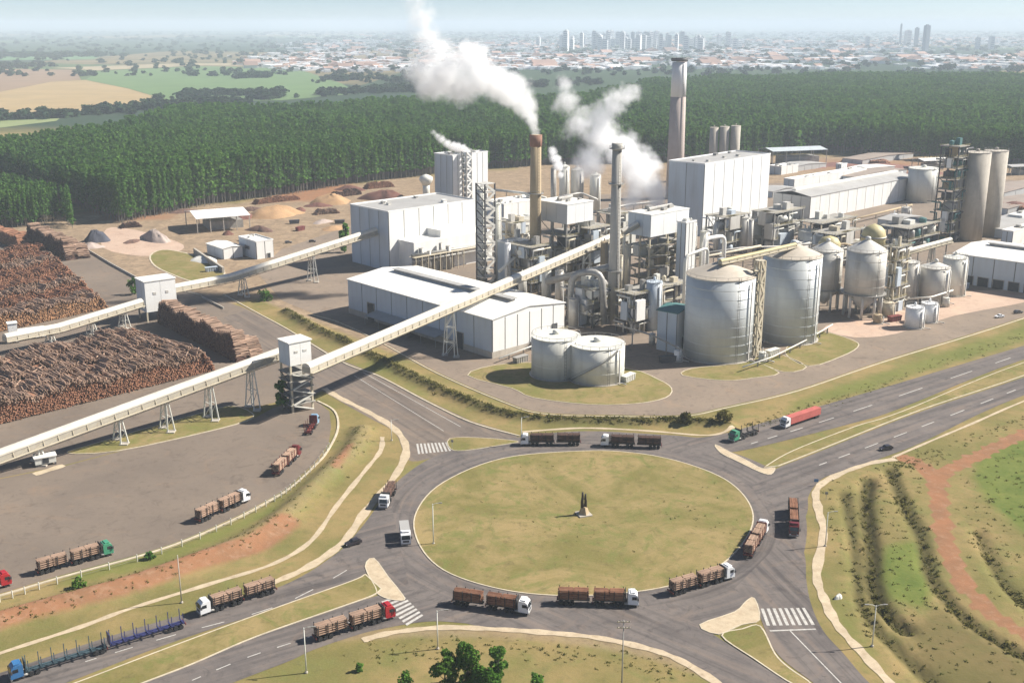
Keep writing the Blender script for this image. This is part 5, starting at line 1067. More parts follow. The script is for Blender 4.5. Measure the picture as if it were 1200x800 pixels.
# distant sheds, yards and stores behind the plant
def canopy(name, label, N, Lx, Rx, yt, th, roofmt, cat='shed', a=None, b=None, group=None):
    n, bb, aa = frame_of(N, Lx, Rx, th, a, b); h = top(N[0], N[1], yt); t = thing(name, label, cat, (n.x, n.y, 0), th, group)
    m_ = aa / 2; k = MB(); pr = [(-.6, h), (m_, h + aa * .08), (aa + .6, h), (aa + .6, h + .35), (m_, h + aa * .08 + .35), (-.6, h + .35)]
    k.v = [(-.6, y, z) for y, z in pr] + [(bb + .6, y, z) for y, z in pr]; k.f = [(0, 1, 2, 3, 4, 5), (11, 10, 9, 8, 7, 6)] + [(i, (i + 1) % 6, 6 + (i + 1) % 6, 6 + i) for i in range(6)]; k.build('roof', roofmt, t, fix=True)
    for i in range(5):
        for y in (0.3, aa - .3): MB().box(bb * i / 4 - .25, bb * i / 4 + .25, y - .25, y + .25, 0, h).build('post', conc, t)
    MB().box(bb * .3, bb * .95, aa * .3, aa * .9, 0, h * .55).build('stored_goods', steelm, t); return t
canopy('open_shed', 'white-roofed open shed at the back of the log yard by the forest', (232, 274), 198, 274, 257, R(28), roofw, 'shed', 34, 34)
canopy('open_shed', 'long grey open shed against the dark forest at the right', (905, 196), 888, 968, 178, R(18), M('grey_blue_roof', (0.42, 0.46, 0.47)))
canopy('open_shed', 'small white-roofed shed by the forest left of the tall grey silos', (1082, 200), 1068, 1112, 189, R(15), roofw)
canopy('open_shed', 'small grey shed by the forest at the right edge', (1185, 206), 1172, 1225, 196, R(15), roofg)
for lb, N, Lx, Rx, yt, mt in (('low white store behind the long hall', (930, 222), 918, 1015, 211, white), ('low pale store behind the big white block', (915, 205), 900, 935, 196, white), ('white cabin on the red yard behind the long hall', (985, 203), 979, 992, 193, white), ('low pale block between the hall and the tan chimney', (590, 262), 566, 640, 240, white), ('pale yellowish block left of the tan chimney', (596, 285), 588, 622, 258, tankw),
                              ('white block left of the brown boiler frame', (800, 352), 790, 812, 262, white), ('narrow white block beside the dark stair tower', (606, 340), 583, 628, 288, white), ('low store right of the tall grey silos', (1185, 290), 1172, 1230, 272, roofw), ('pale store at the right edge behind the warehouse', (1196, 268), 1180, 1260, 254, white), ('little white hut by the roof edge of the long hall', (1040, 226), 1034, 1056, 205, white), ('low beige building right of the big silos conveyor', (905, 320), 893, 930, 300, tankw), ('low white hut at the left of the tanks', (935, 300), 925, 952, 288, white)):
    hall('outbuilding', lb, N, Lx, Rx, yt, TH, None, None, 2, 3, bluegrey_shade, mt, 'flat', roofw, 0, 'building')
brownroof = M('weathered_brown_roof', (0.27, 0.22, 0.18), 0.15, 0.08, 0.8, 0, (0.2, 0.11, 0.07), 0.4)
for lb, N, Lx, Rx, yt, a_, rm in (('long low brown-roofed shed right behind the long hall', (1000, 214), 990, 1062, 208, 22, brownroof), ('low grey-roofed shed between the long grey shed and the big white block', (925, 202), 915, 968, 197, 20, roofg), ('long brown-roofed shed just before the dark forest at the right', (1010, 193), 1000, 1070, 188, 22, brownroof), ('low pale-roofed shed right of the white cabin on the red yard', (1005, 206), 998, 1048, 201, 18, roofw), ('brown-roofed shed right of the tall grey silos, the farther of two', (1176, 232), 1168, 1240, 226, 22, brownroof),
    ('brown-roofed shed right of the tall grey silos, the nearer of two', (1180, 252), 1170, 1250, 245, 24, brownroof), ('grey-roofed shed behind the right-hand warehouse roof', (1178, 280), 1168, 1260, 270, 24, roofg), ('low grey shed at the foot of the big white block', (905, 232), 898, 936, 225, 16, roofg), ('small grey-roofed shed on the yard beside the long hall wall', (1050, 268), 1040, 1080, 260, 14, roofg), ('low pale shed at the left end of the long hall', (905, 262), 896, 926, 254, 14, roofw)):
    hall('low_shed', lb, N, Lx, Rx, yt, R(40), a_, None, 2, 5, bluegrey_shade, M('grey_and_shade_cladding', (0.42, 0.42, 0.41)), 'gable', rm, 1.6, 'shed')
# dark steel lift tower beside the tall silos
open_unit('lift_tower', 'dark steel lift tower standing against the tall grey silos', (1112, 285), 1092, 1122, 0, 172, 21, TH, False, None, 9, 'lift tower', steel, (steel, steelm, teal), 2, 2)
# mounds
def heap(label, cx, yb, w_px, yt, mat, seed, stretch=1.0, rot=0.0, name='heap', cat='heap'):
    c, r, h = round_at(cx, yb, w_px, yt); rr_ = random.Random(seed); N_ = 36; V = []; Fq = []; M_ = 9; ph = [rr_.uniform(0, 6.28) for _ in range(6)]; h = max(h * 0.58, .9)
    for j in range(M_):
        q = j / (M_ - 1)
        for i in range(N_):
            a = 2 * math.pi * i / N_; k = 1 + .16 * math.sin(2 * a + ph[0]) + .10 * math.sin(3 * a + ph[1]) + .05 * math.sin(7 * a + ph[2]); z = h * (1 - q ** (1.5 if name == 'heap' else 4)) * (1 + .16 * math.sin(2 * a + ph[3]) * q + .05 * rr_.gauss(0, 1) * (q > .1)) * (1 + .2 * math.sin(2.3 * r * q * math.cos(a) / max(r, 1) * 3 + ph[4]) * q); V.append((r * q * k * math.cos(a) * stretch, r * q * k * math.sin(a), max(z, -0.1) if j < M_ - 1 else -0.1))
    for j in range(M_ - 1):
        for i in range(N_): i2 = (i + 1) % N_; Fq.append((j * N_ + i, (j + 1) * N_ + i, (j + 1) * N_ + i2, j * N_ + i2))
    me = bpy.data.meshes.new(name); me.from_pydata(V, [], Fq); me.materials.append(mat)
    for p in me.polygons: p.use_smooth = True
    o = put(name, me, None, (c.x, c.y, 0), rot); tag(o, label, cat); return o
heap('dark red bark heap right of the white-roofed open shed', 283, 258, 26, 240, chipr, 1)
heap('tan wood-chip heap in the middle of the back yard', 322, 256, 46, 236, chip, 2, 1.5, .3)
heap('brown bark heap with a dark side below the tan heap', 305, 272, 22, 262, barkd, 3, 1.5, -.4, 'heap')
heap('small dark heap in front of the open shed', 267, 276, 12, 268, chipr, 4)
heap('small red-brown heap behind the tan wood-chip heap', 352, 248, 16, 241, chipr, 5)
heap('pale wood-chip heap near the tall hall', 388, 240, 34, 222, chip, 6, 1.6, .2)
heap('blue-black ash heap near the forest corner', 113, 285, 28, 262, chipb, 7)
heap('pale stone heap below the ash heap', 106, 292, 24, 282, chipg, 8, 1.2)
heap('long pale grey windrow heap left of the open shed', 182, 283, 22, 262, chipg, 9, 2.6, R(140))
heap('pale lime heap beside the low white shed', 240, 308, 30, 299, chipw, 10, 1.4, -.5)
heap('dark red heap at the end of the left forest yard', 410, 224, 22, 215, chipr, 11, 1.6)
heap('red bark heap behind the tall hall, left of the water tower', 452, 236, 40, 218, chipr, 12, 1.5)
heap('tan heap left of the water tower', 470, 238, 20, 224, chip, 13)
for i, (px, py, wd, yy) in enumerate(((935, 198, 40, 190), (980, 196, 30, 189), (1030, 200, 50, 191), (1080, 206, 30, 198))):
    heap(('reddish store heap nearest the big white block on the back yard', 'reddish store heap left of the white cabin on the back yard', 'reddish store heap right of the white cabin on the back yard', 'reddish store heap nearest the tall grey silos on the back yard')[i], px, py, wd, yy, M('reddish_heap', (0.20, 0.095, 0.072), 0.2, 0.2, 0.95, bump=0.2), 20 + i, 2.0)
heap('reddish heap right of the tall grey silos', 1190, 250, 40, 232, M('reddish_heap', (0.25, 0.115, 0.09)), 30, 1.8)

# ------------------------------------------------------------------ log stacks and conveyors
def log_template(n=6):
    a = np.arange(n) * 2 * np.pi / n; ring = np.stack([np.cos(a), np.sin(a)], -1); return ring
def logs_mesh(name, P, D, rad, mat, n=6):
    """P centres, D full axis vectors, rad radii -> one mesh of n-gon logs with end caps (as quads)"""
    P = np.asarray(P, float); D = np.asarray(D, float); K = len(P); L = np.linalg.norm(D, axis=1, keepdims=True); d = D / L
    up = np.tile(np.array([[0, 0, 1.0]]), (K, 1)); up[np.abs(d[:, 2]) > .9] = (1, 0, 0); a = np.cross(d, up); a /= np.linalg.norm(a, axis=1, keepdims=True); b = np.cross(a, d)
    rg = log_template(n); r = np.asarray(rad)[:, None, None]; off = (a[:, None, :] * rg[None, :, 0:1] + b[:, None, :] * rg[None, :, 1:2]) * r
    taper = 0.85; V = np.concatenate([P[:, None, :] - D[:, None, :] / 2 + off, P[:, None, :] + D[:, None, :] / 2 + off * taper], 1).reshape(-1, 3)
    base = (np.arange(K) * 2 * n)[:, None, None]; i = np.arange(n); j = (i + 1) % n
    side = np.stack([i, j, n + j, n + i], -1); caps = np.array([[0, 5, 4, 3], [0, 3, 2, 1], [6, 7, 8, 9], [6, 9, 10, 11]]) if n == 6 else np.array([[3, 2, 1, 0], [4, 5, 6, 7]])
    Fq = (np.concatenate([side, caps])[None] + base).reshape(-1, 4); return npmesh(name, V, Fq, mat)
def log_stack(label, A, B_, dpt, h, mat, seed, logl=6.5, rad=0.24, gap=0.9, top_mat=None, slope=3.0, layers=3, dens=1.0):
    """a yard stack: front line A-B on the ground, logs lying across it, depth dpt away from the viewer"""
    r = np.random.default_rng(seed); a, b = Vector(A), Vector(B_); L = (b - a).length; ex = (b - a).normalized(); ey = Vector((-ex.y, ex.x))
    if ey.y < 0: ey = -ey
    t = thing('log_stack', label, 'log stack', (a.x, a.y, 0)); rows = max(1, int(dpt / (logl + gap))); allP = []; allD = []; allR = []; topP = []; topD = []; topR = []
    ph = r.uniform(0, 6.28, 8)
    def hh(u, k):  # ragged height along the row
        e = np.minimum(np.clip(u / slope, 0, 1), np.clip((L - u) / slope, 0, 1)); return np.maximum(0.5, h * e * (0.86 + .10 * np.sin(u * .23 + ph[k % 8]) + .07 * np.sin(u * .71 + ph[(k + 3) % 8]) + .05 * r.normal(0, 1, np.shape(u))))
    for k in range(rows):
        y0 = k * (logl + gap) + logl / 2; us = np.arange(0.3, L - 0.3, rad * 1.85 / dens)
        H_ = hh(us, k + seed)
        for li in range(layers):  # top layers
            z = H_ - li * rad * 1.6 - rad; ok = z > 0.1; n_ = ok.sum(); u = us[ok] + r.normal(0, .1, n_); yy = y0 + r.normal(0, .35, n_); yaw = r.normal(0, .10, n_) + (r.random(n_) < .08) * r.normal(0, .5, n_); tilt = r.normal(0, .05, n_)
            ln = logl * r.uniform(.85, 1.05, n_); dx = np.sin(yaw) * ln; dy = np.cos(yaw) * ln; dz = tilt * ln
            topP.append(np.stack([ex.x * u + ey.x * yy, ex.y * u + ey.y * yy, z[ok]], -1)); topD.append(np.stack([ex.x * dx + ey.x * dy, ex.y * dx + ey.y * dy, dz], -1)); topR.append(rad * r.uniform(.75, 1.2, n_))
        if k == 0 or gap > 1.5:   # the front wall of log ends, every level down to the ground
            zz = np.arange(rad, h * 1.2, rad * 1.75)
            U, W = np.meshgrid(us, zz); U = U.ravel(); W = W.ravel(); Hc = np.repeat(H_[None], len(zz), 0).ravel(); ok = W < Hc - layers * rad * 1.5; n_ = ok.sum(); u = U[ok] + r.normal(0, .05, n_)
            lean = (Hc[ok] - W[ok]) * 0.0; yy = y0 - logl * .5 + 1.6 + np.abs(r.normal(0, .30, n_)) * r.choice((-1, 1), n_) + W[ok] * 0.13
            dl = 3.2; tz = r.normal(-0.12, .14, n_); tx = r.normal(0, .05, n_)
            allP.append(np.stack([ex.x * u + ey.x * yy, ex.y * u + ey.y * yy, W[ok]], -1)); allD.append(np.stack([ex.x * tx * dl + ey.x * dl, ex.y * tx * dl + ey.y * dl, tz * dl], -1)); allR.append(rad * r.uniform(.8, 1.2, n_))
        for side in (0, 1):       # the end slopes
            n_ = int(h * logl * 1.1 / (rad * 2) ** 0.9); q = r.random(n_); u = np.where(side == 0, q * slope, L - q * slope); z = np.interp(q, [0, 1], [.3, h * .86]) * r.uniform(.8, 1.0, n_); yy = y0 + r.normal(0, 1.0, n_)
            yaw = r.normal(0, .18, n_); ln = logl * .8
            allP.append(np.stack([ex.x * u + ey.x * yy, ex.y * u + ey.y * yy, z], -1)); allD.append(np.stack([ex.x * np.sin(yaw) * ln + ey.x * np.cos(yaw) * ln, ex.y * np.sin(yaw) * ln + ey.y * np.cos(yaw) * ln, r.normal(0, .05, n_) * ln], -1)); allR.append(rad * r.uniform(.8, 1.2, n_))
    # solid heart under the loose skin
    k = MB(); q = lambda u, y, z: (ex.x * u + ey.x * y, ex.y * u + ey.y * y, z); s_ = slope; z1 = h * .70; ye = rows * (logl + gap) - gap
    k.v = [q(0.6, 1.0, 0), q(L - .6, 1.0, 0), q(L - .6, ye - .3, 0), q(.6, ye - .3, 0), q(s_ + .8, 1.8, z1), q(L - s_ - .8, 1.8, z1), q(L - s_ - .8, ye - .8, z1), q(s_ + .8, ye - .8, z1)]
    k.f = [(0, 1, 5, 4), (1, 2, 6, 5), (2, 3, 7, 6), (3, 0, 4, 7), (4, 5, 6, 7)]; k.build('heart', mat, t, fix=True)
    o = put('logs', logs_mesh('front_logs', np.concatenate(allP), np.concatenate(allD), np.concatenate(allR), mat), t); o['kind'] = 'stuff'
    o = put('logs', logs_mesh('top_logs', np.concatenate(topP), np.concatenate(topD), np.concatenate(topR), top_mat or mat), t); o['kind'] = 'stuff'
    return t
def g2(x, y): return G(x, y).xy
def lshift(p, d): return p + d
# nearest stack: three deep, reddish front, tan-grey top
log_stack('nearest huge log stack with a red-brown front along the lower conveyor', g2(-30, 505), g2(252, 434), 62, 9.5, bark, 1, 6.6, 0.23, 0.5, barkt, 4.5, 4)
# rear stacks: rows one behind the other, receding
A2, B2 = g2(-40, 398), g2(126, 361); ux = (B2 - A2).normalized(); dv = Vector((-ux.y, ux.x)); dv = dv if dv.y > 0 else -dv
names = ('orange-brown log stack at the front of the rear stacks, left of the upper transfer tower', 'red-brown log row just behind the orange-brown stack', 'second red-brown log row behind the orange-brown stack', 'third red-brown log row behind the orange-brown stack', 'fourth log row behind the orange-brown stack', 'third log row from the far end of the rear stacks', 'second log row from the far end of the rear stacks', 'farthest reddish log row of the rear stacks')
for i in range(8):
    t_ = i / 7; b_ = g2(126 - 68 * t_, 361 - 62 * t_); th_ = math.atan2(-ux.y, -ux.x); L_ = min(70, max(25, reach(b_, -25, th_) if -25 < 126 - 68 * t_ else 30))
    log_stack(names[i], b_ - ux * L_, b_, 13 if i else 14, 8.5 if i == 0 else 8.0 + (i % 3) * .5, (barko, bark, bark, barkt, bark, bark, barkt, bark)[i], 2 + i, 6.2, .25, .5, (barkt, bark, barkt, bark, bark, barkt, bark, bark)[i], 4, 2)
# stack with its flank's shade painted dark, right of the upper transfer tower; tan top
def stack_shade(label, A, B_, W_, h, seed):
    log_stack(label, A, B_, W_, h, barkd, seed, 6.2, .3, .5, barkt, 3.5, 3)
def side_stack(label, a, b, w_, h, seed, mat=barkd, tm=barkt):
    """long stack running away from the viewer with its shaded flank a-b (near end a)"""
    a, b = g2(*a), g2(*b); r = np.random.default_rng(seed); L = (b - a).length; ex = (b - a).normalized(); ey = Vector((ex.y, -ex.x)); ey = ey if ey.x > 0 else -ey
    t = thing('log_stack', label, 'log stack', (a.x, a.y, 0)); P = []; D = []; Rr = []; P2 = []; D2 = []; R2 = []; ll = w_
    u = np.arange(.3, L - .3, .42); Hh = h * np.minimum(1, np.minimum((u + 1.5) / 5, (L - u + 1.5) / 5)) * (.9 + .08 * np.sin(u * .3 + seed) + .05 * r.normal(0, 1, len(u)))
    nseg = max(1, int(round(w_ / 6.4)))
    for sgi in range(nseg):
        yc = (sgi + .5) * w_ / nseg
        for li in range(3):
            n_ = len(u); z = Hh * (1 - 0.35 * (sgi / max(1, nseg - 1)) ** 2 if nseg > 1 else 1) - li * .45 - .3; yaw = r.normal(0, .1, n_); l2 = w_ / nseg * r.uniform(.85, 1.02, n_)
            P2.append(np.stack([ex.x * u + ey.x * yc, ex.y * u + ey.y * yc, np.maximum(z, .25)], -1)); D2.append(np.stack([(ex.x * np.sin(yaw) + ey.x * np.cos(yaw)) * l2, (ex.y * np.sin(yaw) + ey.y * np.cos(yaw)) * l2, r.normal(0, .04, n_) * l2], -1)); R2.append(.29 * r.uniform(.8, 1.2, n_))
    zz = np.arange(.3, h, .5); U, W = np.meshgrid(u, zz); Hc = np.repeat(Hh[None], len(zz), 0).ravel(); U = U.ravel(); W = W.ravel()
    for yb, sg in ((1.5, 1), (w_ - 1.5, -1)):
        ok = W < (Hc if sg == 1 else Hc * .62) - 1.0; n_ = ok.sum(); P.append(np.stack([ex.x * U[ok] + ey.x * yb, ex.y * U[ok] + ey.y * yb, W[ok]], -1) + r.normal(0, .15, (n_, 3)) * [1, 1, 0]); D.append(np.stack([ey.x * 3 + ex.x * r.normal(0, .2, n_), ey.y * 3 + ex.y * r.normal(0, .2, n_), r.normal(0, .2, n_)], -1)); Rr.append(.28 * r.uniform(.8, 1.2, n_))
    k = MB(); q = lambda uu, y, z: (ex.x * uu + ey.x * y, ex.y * uu + ey.y * y, z); z1 = h * .55
    k.v = [q(.8, .8, 0), q(L - .8, .8, 0), q(L - .8, w_ - .8, 0), q(.8, w_ - .8, 0), q(3.5, 1, z1), q(L - 3.5, 1, z1), q(L - 3.5, w_ - 1, z1), q(3.5, w_ - 1, z1)]; k.f = [(0, 1, 5, 4), (1, 2, 6, 5), (2, 3, 7, 6), (3, 0, 4, 7), (4, 5, 6, 7)]; k.build('heart', barkd, t, fix=True)
    o = put('logs', logs_mesh('flank_logs', np.concatenate(P), np.concatenate(D), np.concatenate(Rr), mat), t); o['kind'] = 'stuff'
    o = put('logs', logs_mesh('top_logs', np.concatenate(P2), np.concatenate(D2), np.concatenate(R2), tm), t); o['kind'] = 'stuff'; return t
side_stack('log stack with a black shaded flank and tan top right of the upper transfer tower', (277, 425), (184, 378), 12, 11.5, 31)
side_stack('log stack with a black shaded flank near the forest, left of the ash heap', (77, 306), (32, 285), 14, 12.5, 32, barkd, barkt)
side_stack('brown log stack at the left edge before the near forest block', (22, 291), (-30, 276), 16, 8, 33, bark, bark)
# small stacks and rough piles about the back yard
for i, (lb, A, B_, dd, hh_, mt) in enumerate((('short brown log stack before the forest behind the tall hall', (392, 232), (424, 228), 13, 5, barkd), ('small tan log stack left of the tall hall', (370, 252), (398, 250), 7, 4, barkt), ('long low log stack along the forest edge beyond the tan heap', (300, 240), (352, 234), 7, 4, bark), ('little log stack between the open shed and the site office', (286, 284), (306, 281), 7, 3.5, barkt), ('low dark log stack right of the ash heap', (142, 268), (166, 266), 7, 4, barkd),
    ('brown log stack on the back yard left of the water tower', (430, 222), (462, 219), 7, 5, bark), ('reddish log stack on the yard behind the right-hand warehouse', (1160, 246), (1215, 252), 14, 5, bark), ('brown log stack on the back yard right of the long grey shed', (985, 190), (1040, 193), 14, 4, bark))):
    log_stack(lb, g2(*A), g2(*B_), dd, hh_, mt, 50 + i, 6, .3, .6, None, 3, 2)
for i, (lb, cx, yb, wd, yt, mt) in enumerate((('brown bark spoil left of the tan heap', 296, 248, 22, 241, barkd), ('dark spoil heap right of the tan heap', 372, 243, 20, 236, chipr), ('low tan spoil heap below the tall hall corner', 392, 270, 24, 264, chip), ('brown spoil heap between shed and forest', 215, 250, 22, 244, barkd), ('pale spoil heap right of the dark skips', 378, 262, 18, 256, chipg), ('low brown spoil heap on the road past the ash heap', 155, 285, 16, 280, barkd))):
    heap(lb, cx, yb, wd, yt, mt, 60 + i, 1.6, .3 * i)
# conveyors
def P3(px, yb, yt): g = G(px, yb); return Vector((g.x, g.y, top(px, yb, yt)))
def gallery(name, label, pts, wd, ht, supports, cat='conveyor', cm=None):
    o = pts[0].copy(); o.z = 0; t = thing(name, label, cat, tuple(o)); q = [p - o for p in pts]
    side = MB(); cov = MB(); tr = MB()
    for a, b in zip(q[:-1], q[1:]):
        d = (b - a).normalized(); sx = d.cross(Vector((0, 0, 1))).normalized(); up = sx.cross(d)
        def ring(c, w_, prof): return [tuple(c + sx * u * w_ + up * v) for u, v in prof]
        sp = [(-.5, -ht / 2), (.5, -ht / 2), (.5, ht * .2), (-.5, ht * .2)]
        k = len(side.v); side.v += ring(a, wd, sp) + ring(b, wd, sp); side.f += [(k, k + 1, k + 2, k + 3), (k + 7, k + 6, k + 5, k + 4)] + [(k + i, k + 4 + i, k + 4 + (i + 1) % 4, k + (i + 1) % 4) for i in range(4)]
        cp = [(-.54, ht * .12), (.54, ht * .12), (.54, ht * .3), (.4, ht * .52), (.15, ht * .64), (-.15, ht * .64), (-.4, ht * .52), (-.54, ht * .3)]
        k = len(cov.v); cov.v += ring(a, wd, cp) + ring(b, wd, cp); cov.f += [tuple(k + i for i in range(8)), tuple(k + 15 - i for i in range(8))] + [(k + i, k + 8 + i, k + 8 + (i + 1) % 8, k + (i + 1) % 8) for i in range(8)]
        n_ = max(2, int((b - a).length / 4.5))
        for i in range(n_ + 1):
            c = a.lerp(b, i / n_)
            for s_ in (-.52, .52):
                tr.bar(c + sx * s_ * wd - up * ht * .75, c + sx * s_ * wd + up * ht * .1, .22)
                if i < n_: c2 = a.lerp(b, (i + 1) / n_); tr.bar(c + sx * s_ * wd - up * ht * .75, c2 + sx * s_ * wd + up * (.0), .16)
        for s_ in (-.52, .52): tr.bar(a + sx * s_ * wd - up * ht * .75, b + sx * s_ * wd - up * ht * .75, .25)
        tr.bar(a + sx * .75 * wd - up * ht * .45, b + sx * .75 * wd - up * ht * .45, .8, .12)
    side.build('gallery', gals, t, fix=True); cov.build('cover', cm or galw, t, fix=True); tr.build('truss', beige, t)
    tot = sum((b - a).length for a, b in zip(q[:-1], q[1:]))
    for f in supports:
        s_ = f * tot
        for a, b in zip(q[:-1], q[1:]):
            l = (b - a).length
            if s_ <= l: c = a.lerp(b, s_ / l); break
            s_ -= l
        d = (b - a).normalized(); sx = d.cross(Vector((0, 0, 1))).normalized(); dd = Vector((d.x, d.y, 0)).normalized(); z1 = c.z - ht * .8; k = MB()
        if z1 < 1.5: continue
        base = []
        for u in (-1, 1):
            for v in (-1, 1): k.bar((c.x + sx.x * u * wd * .85 + dd.x * v * 1.3, c.y + sx.y * u * wd * .85 + dd.y * v * 1.3, 0), (c.x + sx.x * u * wd * .5 + dd.x * v * .4, c.y + sx.y * u * wd * .5 + dd.y * v * .4, z1), .38)
        n_ = max(2, int(z1 / 5))
        for i in range(n_):
            z0, zb = z1 * i / n_, z1 * (i + 1) / n_; w0 = wd * (.85 - .35 * z0 / z1); w1 = wd * (.85 - .35 * zb / z1); v0 = 1.3 - .9 * z0 / z1; v1 = 1.3 - .9 * zb / z1
            for v in (-1, 1):
                k.bar((c.x - sx.x * w0 + dd.x * v * v0, c.y - sx.y * w0 + dd.y * v * v0, z0), (c.x + sx.x * w1 + dd.x * v * v1, c.y + sx.y * w1 + dd.y * v * v1, zb), .18)
                k.bar((c.x - sx.x * w1 + dd.x * v * v1, c.y - sx.y * w1 + dd.y * v * v1, zb), (c.x + sx.x * w1 + dd.x * v * v1, c.y + sx.y * w1 + dd.y * v * v1, zb), .2)
        k.build('trestle', tankw, t); f_ = MB()
        for u in (-1, 1): f_.box(c.x + sx.x * u * wd * .85 - 1.3, c.x + sx.x * u * wd * .85 + 1.3, c.y + sx.y * u * wd * .85 - 1.3, c.y + sx.y * u * wd * .85 + 1.3, 0, .5)
        f_.build('footing', conc, t)
    return t
lowA, lowB = P3(-60, 569, 556), P3(338, 468, 411)
gallery('conveyor', 'lower covered conveyor climbing from the left edge to the open-framed transfer tower', [lowA, lowB], 3.4, 3.0, (.23, .455, .595, .735, .875))
mainA, mainB = P3(362, 491, 432), P3(742, 322, 266)
gallery('conveyor', 'longest covered conveyor rising across the warehouse roof to the boilers', [mainA, mainB], 3.3, 2.9, (.33, .79, .93))
upA, upB, upC = P3(204, 366, 338), P3(272, 350, 325), P3(452, 312, 267)
gallery('conveyor', 'upper covered conveyor curving from the white transfer tower into the tall hall', [upA, upB, upC], 3.4, 3.0, (.30, .62))
gallery('conveyor', 'low covered conveyor between the log stacks, left of the white transfer tower', [P3(8, 416, 396), P3(70, 402, 384), P3(168, 379, 354)], 3.4, 2.8, (.3, .6, .85))
gallery('conveyor', 'yellowish conveyor gallery crossing over the tops of the two big silos', [P3(838, 419, 307), P3(882, 408, 297), P3(924, 398, 287)], 1.7, 1.6, (.5,), 'conveyor', yellow)
gallery('conveyor', 'pale conveyor bridge reaching the right-hand warehouse corner', [P3(1040, 330, 300), P3(1110, 316, 281)], 2.4, 2.2, (.3, .7))
gallery('conveyor', 'short covered conveyor at the grey chimney meeting the boiler box', [P3(727, 352, 272), P3(744, 350, 262)], 2.4, 2.2, ())
# transfer towers
def xtower(label, N, Lx, Rx, ybox, yt, th, frame_floors, bl=bluegrey_shade, open_frame=True):
    n, bb, aa = frame_of(N, Lx, Rx, th); h = top(N[0], N[1], yt); hb = top(N[0], N[1], ybox); t = thing('transfer_tower', label, 'tower', (n.x, n.y, 0), th)
    core = M('wall_joint_dark_sheet', (0.17, 0.17, 0.165)); MB().box(0.02, bb, 0.02, aa, hb, h - .2).build('box_wall', core, t)
    for nme, face, ln, cnt, mt in (('wall_panel', 'y', bb, 2, white), ('wall_panel', 'x', aa, 2, bl)):  # left panels coloured darker for the shaded side
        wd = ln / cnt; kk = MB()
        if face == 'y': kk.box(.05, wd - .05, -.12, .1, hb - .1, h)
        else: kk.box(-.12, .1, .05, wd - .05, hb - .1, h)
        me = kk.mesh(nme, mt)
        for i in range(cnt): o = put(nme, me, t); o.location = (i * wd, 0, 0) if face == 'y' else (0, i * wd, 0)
    MB().box(-.4, bb + .4, -.4, aa + .4, h + .01, h + .4).build('roof', roofw, t)
    for i in range(2): x = bb * (.3 + .4 * i); w_ = MB().box(x - .7, x + .7, -.26, -.10, hb + (h - hb) * .55, hb + (h - hb) * .64).build('louvre', tankg, t)
    cm = beige
    for x in (0.3, bb - .3):
        for y in (0.3, aa - .3): MB().box(x - .32, x + .32, y - .32, y + .32, 0, hb).build('column', cm, t)
    for i in range(frame_floors):
        z = hb * (i + 1) / (frame_floors + 1); z0 = hb * i / (frame_floors + 1); MB().box(-.6, bb + .6, -.6, aa + .6, z - .2, z).build('landing', floorm, t)
        (MB().bar((.4, -.5, z0), (bb - .4, -.5, z - .2), .9, .3) if i % 2 else MB().bar((bb - .4, -.5, z0), (.4, -.5, z - .2), .9, .3)).build('stair_flight', tankw, t)
        MB().bar((-.4, .4, z0), (-.4, aa - .4, z - .2), .25).bar((-.4, aa - .4, z0), (-.4, .4, z - .2), .25).build('brace', steel, t)
    return t
xtower('white transfer tower box on short legs between the log stacks', (173, 378), 163, 209, 366, 331, R(38), 0)
xtower('transfer tower with a white box on a tall stair frame beside the truck queue', (343, 484), 331, 368, 429, 403, R(40), 5)
# feeder machine and conveyor tail at the left
def small_block(name, label, N, Lx, Rx, yt, mt, cat, th=R(30), a=None, b=None):
    n, bb, aa = frame_of(N, Lx, Rx, th, a, b); h = top(N[0], N[1], yt); t = thing(name, label, cat, (n.x, n.y, 0), th)
    MB().box(0, bb, 0, aa, .8, h).build('body', mt, t); MB().box(-.3, bb + .3, -.3, aa + .3, h + .01, h + .3).build('roof', roofw, t)
    for x in (.3, bb - .3):
        for y in (.3, aa - .3): MB().box(x - .25, x + .25, y - .25, y + .25, 0, .8).build('foot', steel, t)
    MB().box(bb * .35, bb * .65, -.1, .05, 1.0, min(h - .3, 3.2)).build('door', doorm, t)
    return t
small_block('feeder_cabin', 'slim white cabin at the left tail of the low conveyor', (12, 403), 5, 17, 380, white, 'cabin', R(30), 3.5, 3.5)
small_block('feeder_house', 'long low white feeder house at the left tail of the low conveyor', (22, 400), 18, 53, 389, white, 'feeder', R(32), 4, 11)
small_block('weigh_house', 'low white concrete block at the foot of the lower conveyor near the left edge', (42, 548), 34, 62, 538, tankw, 'block', R(30), 3, 6)

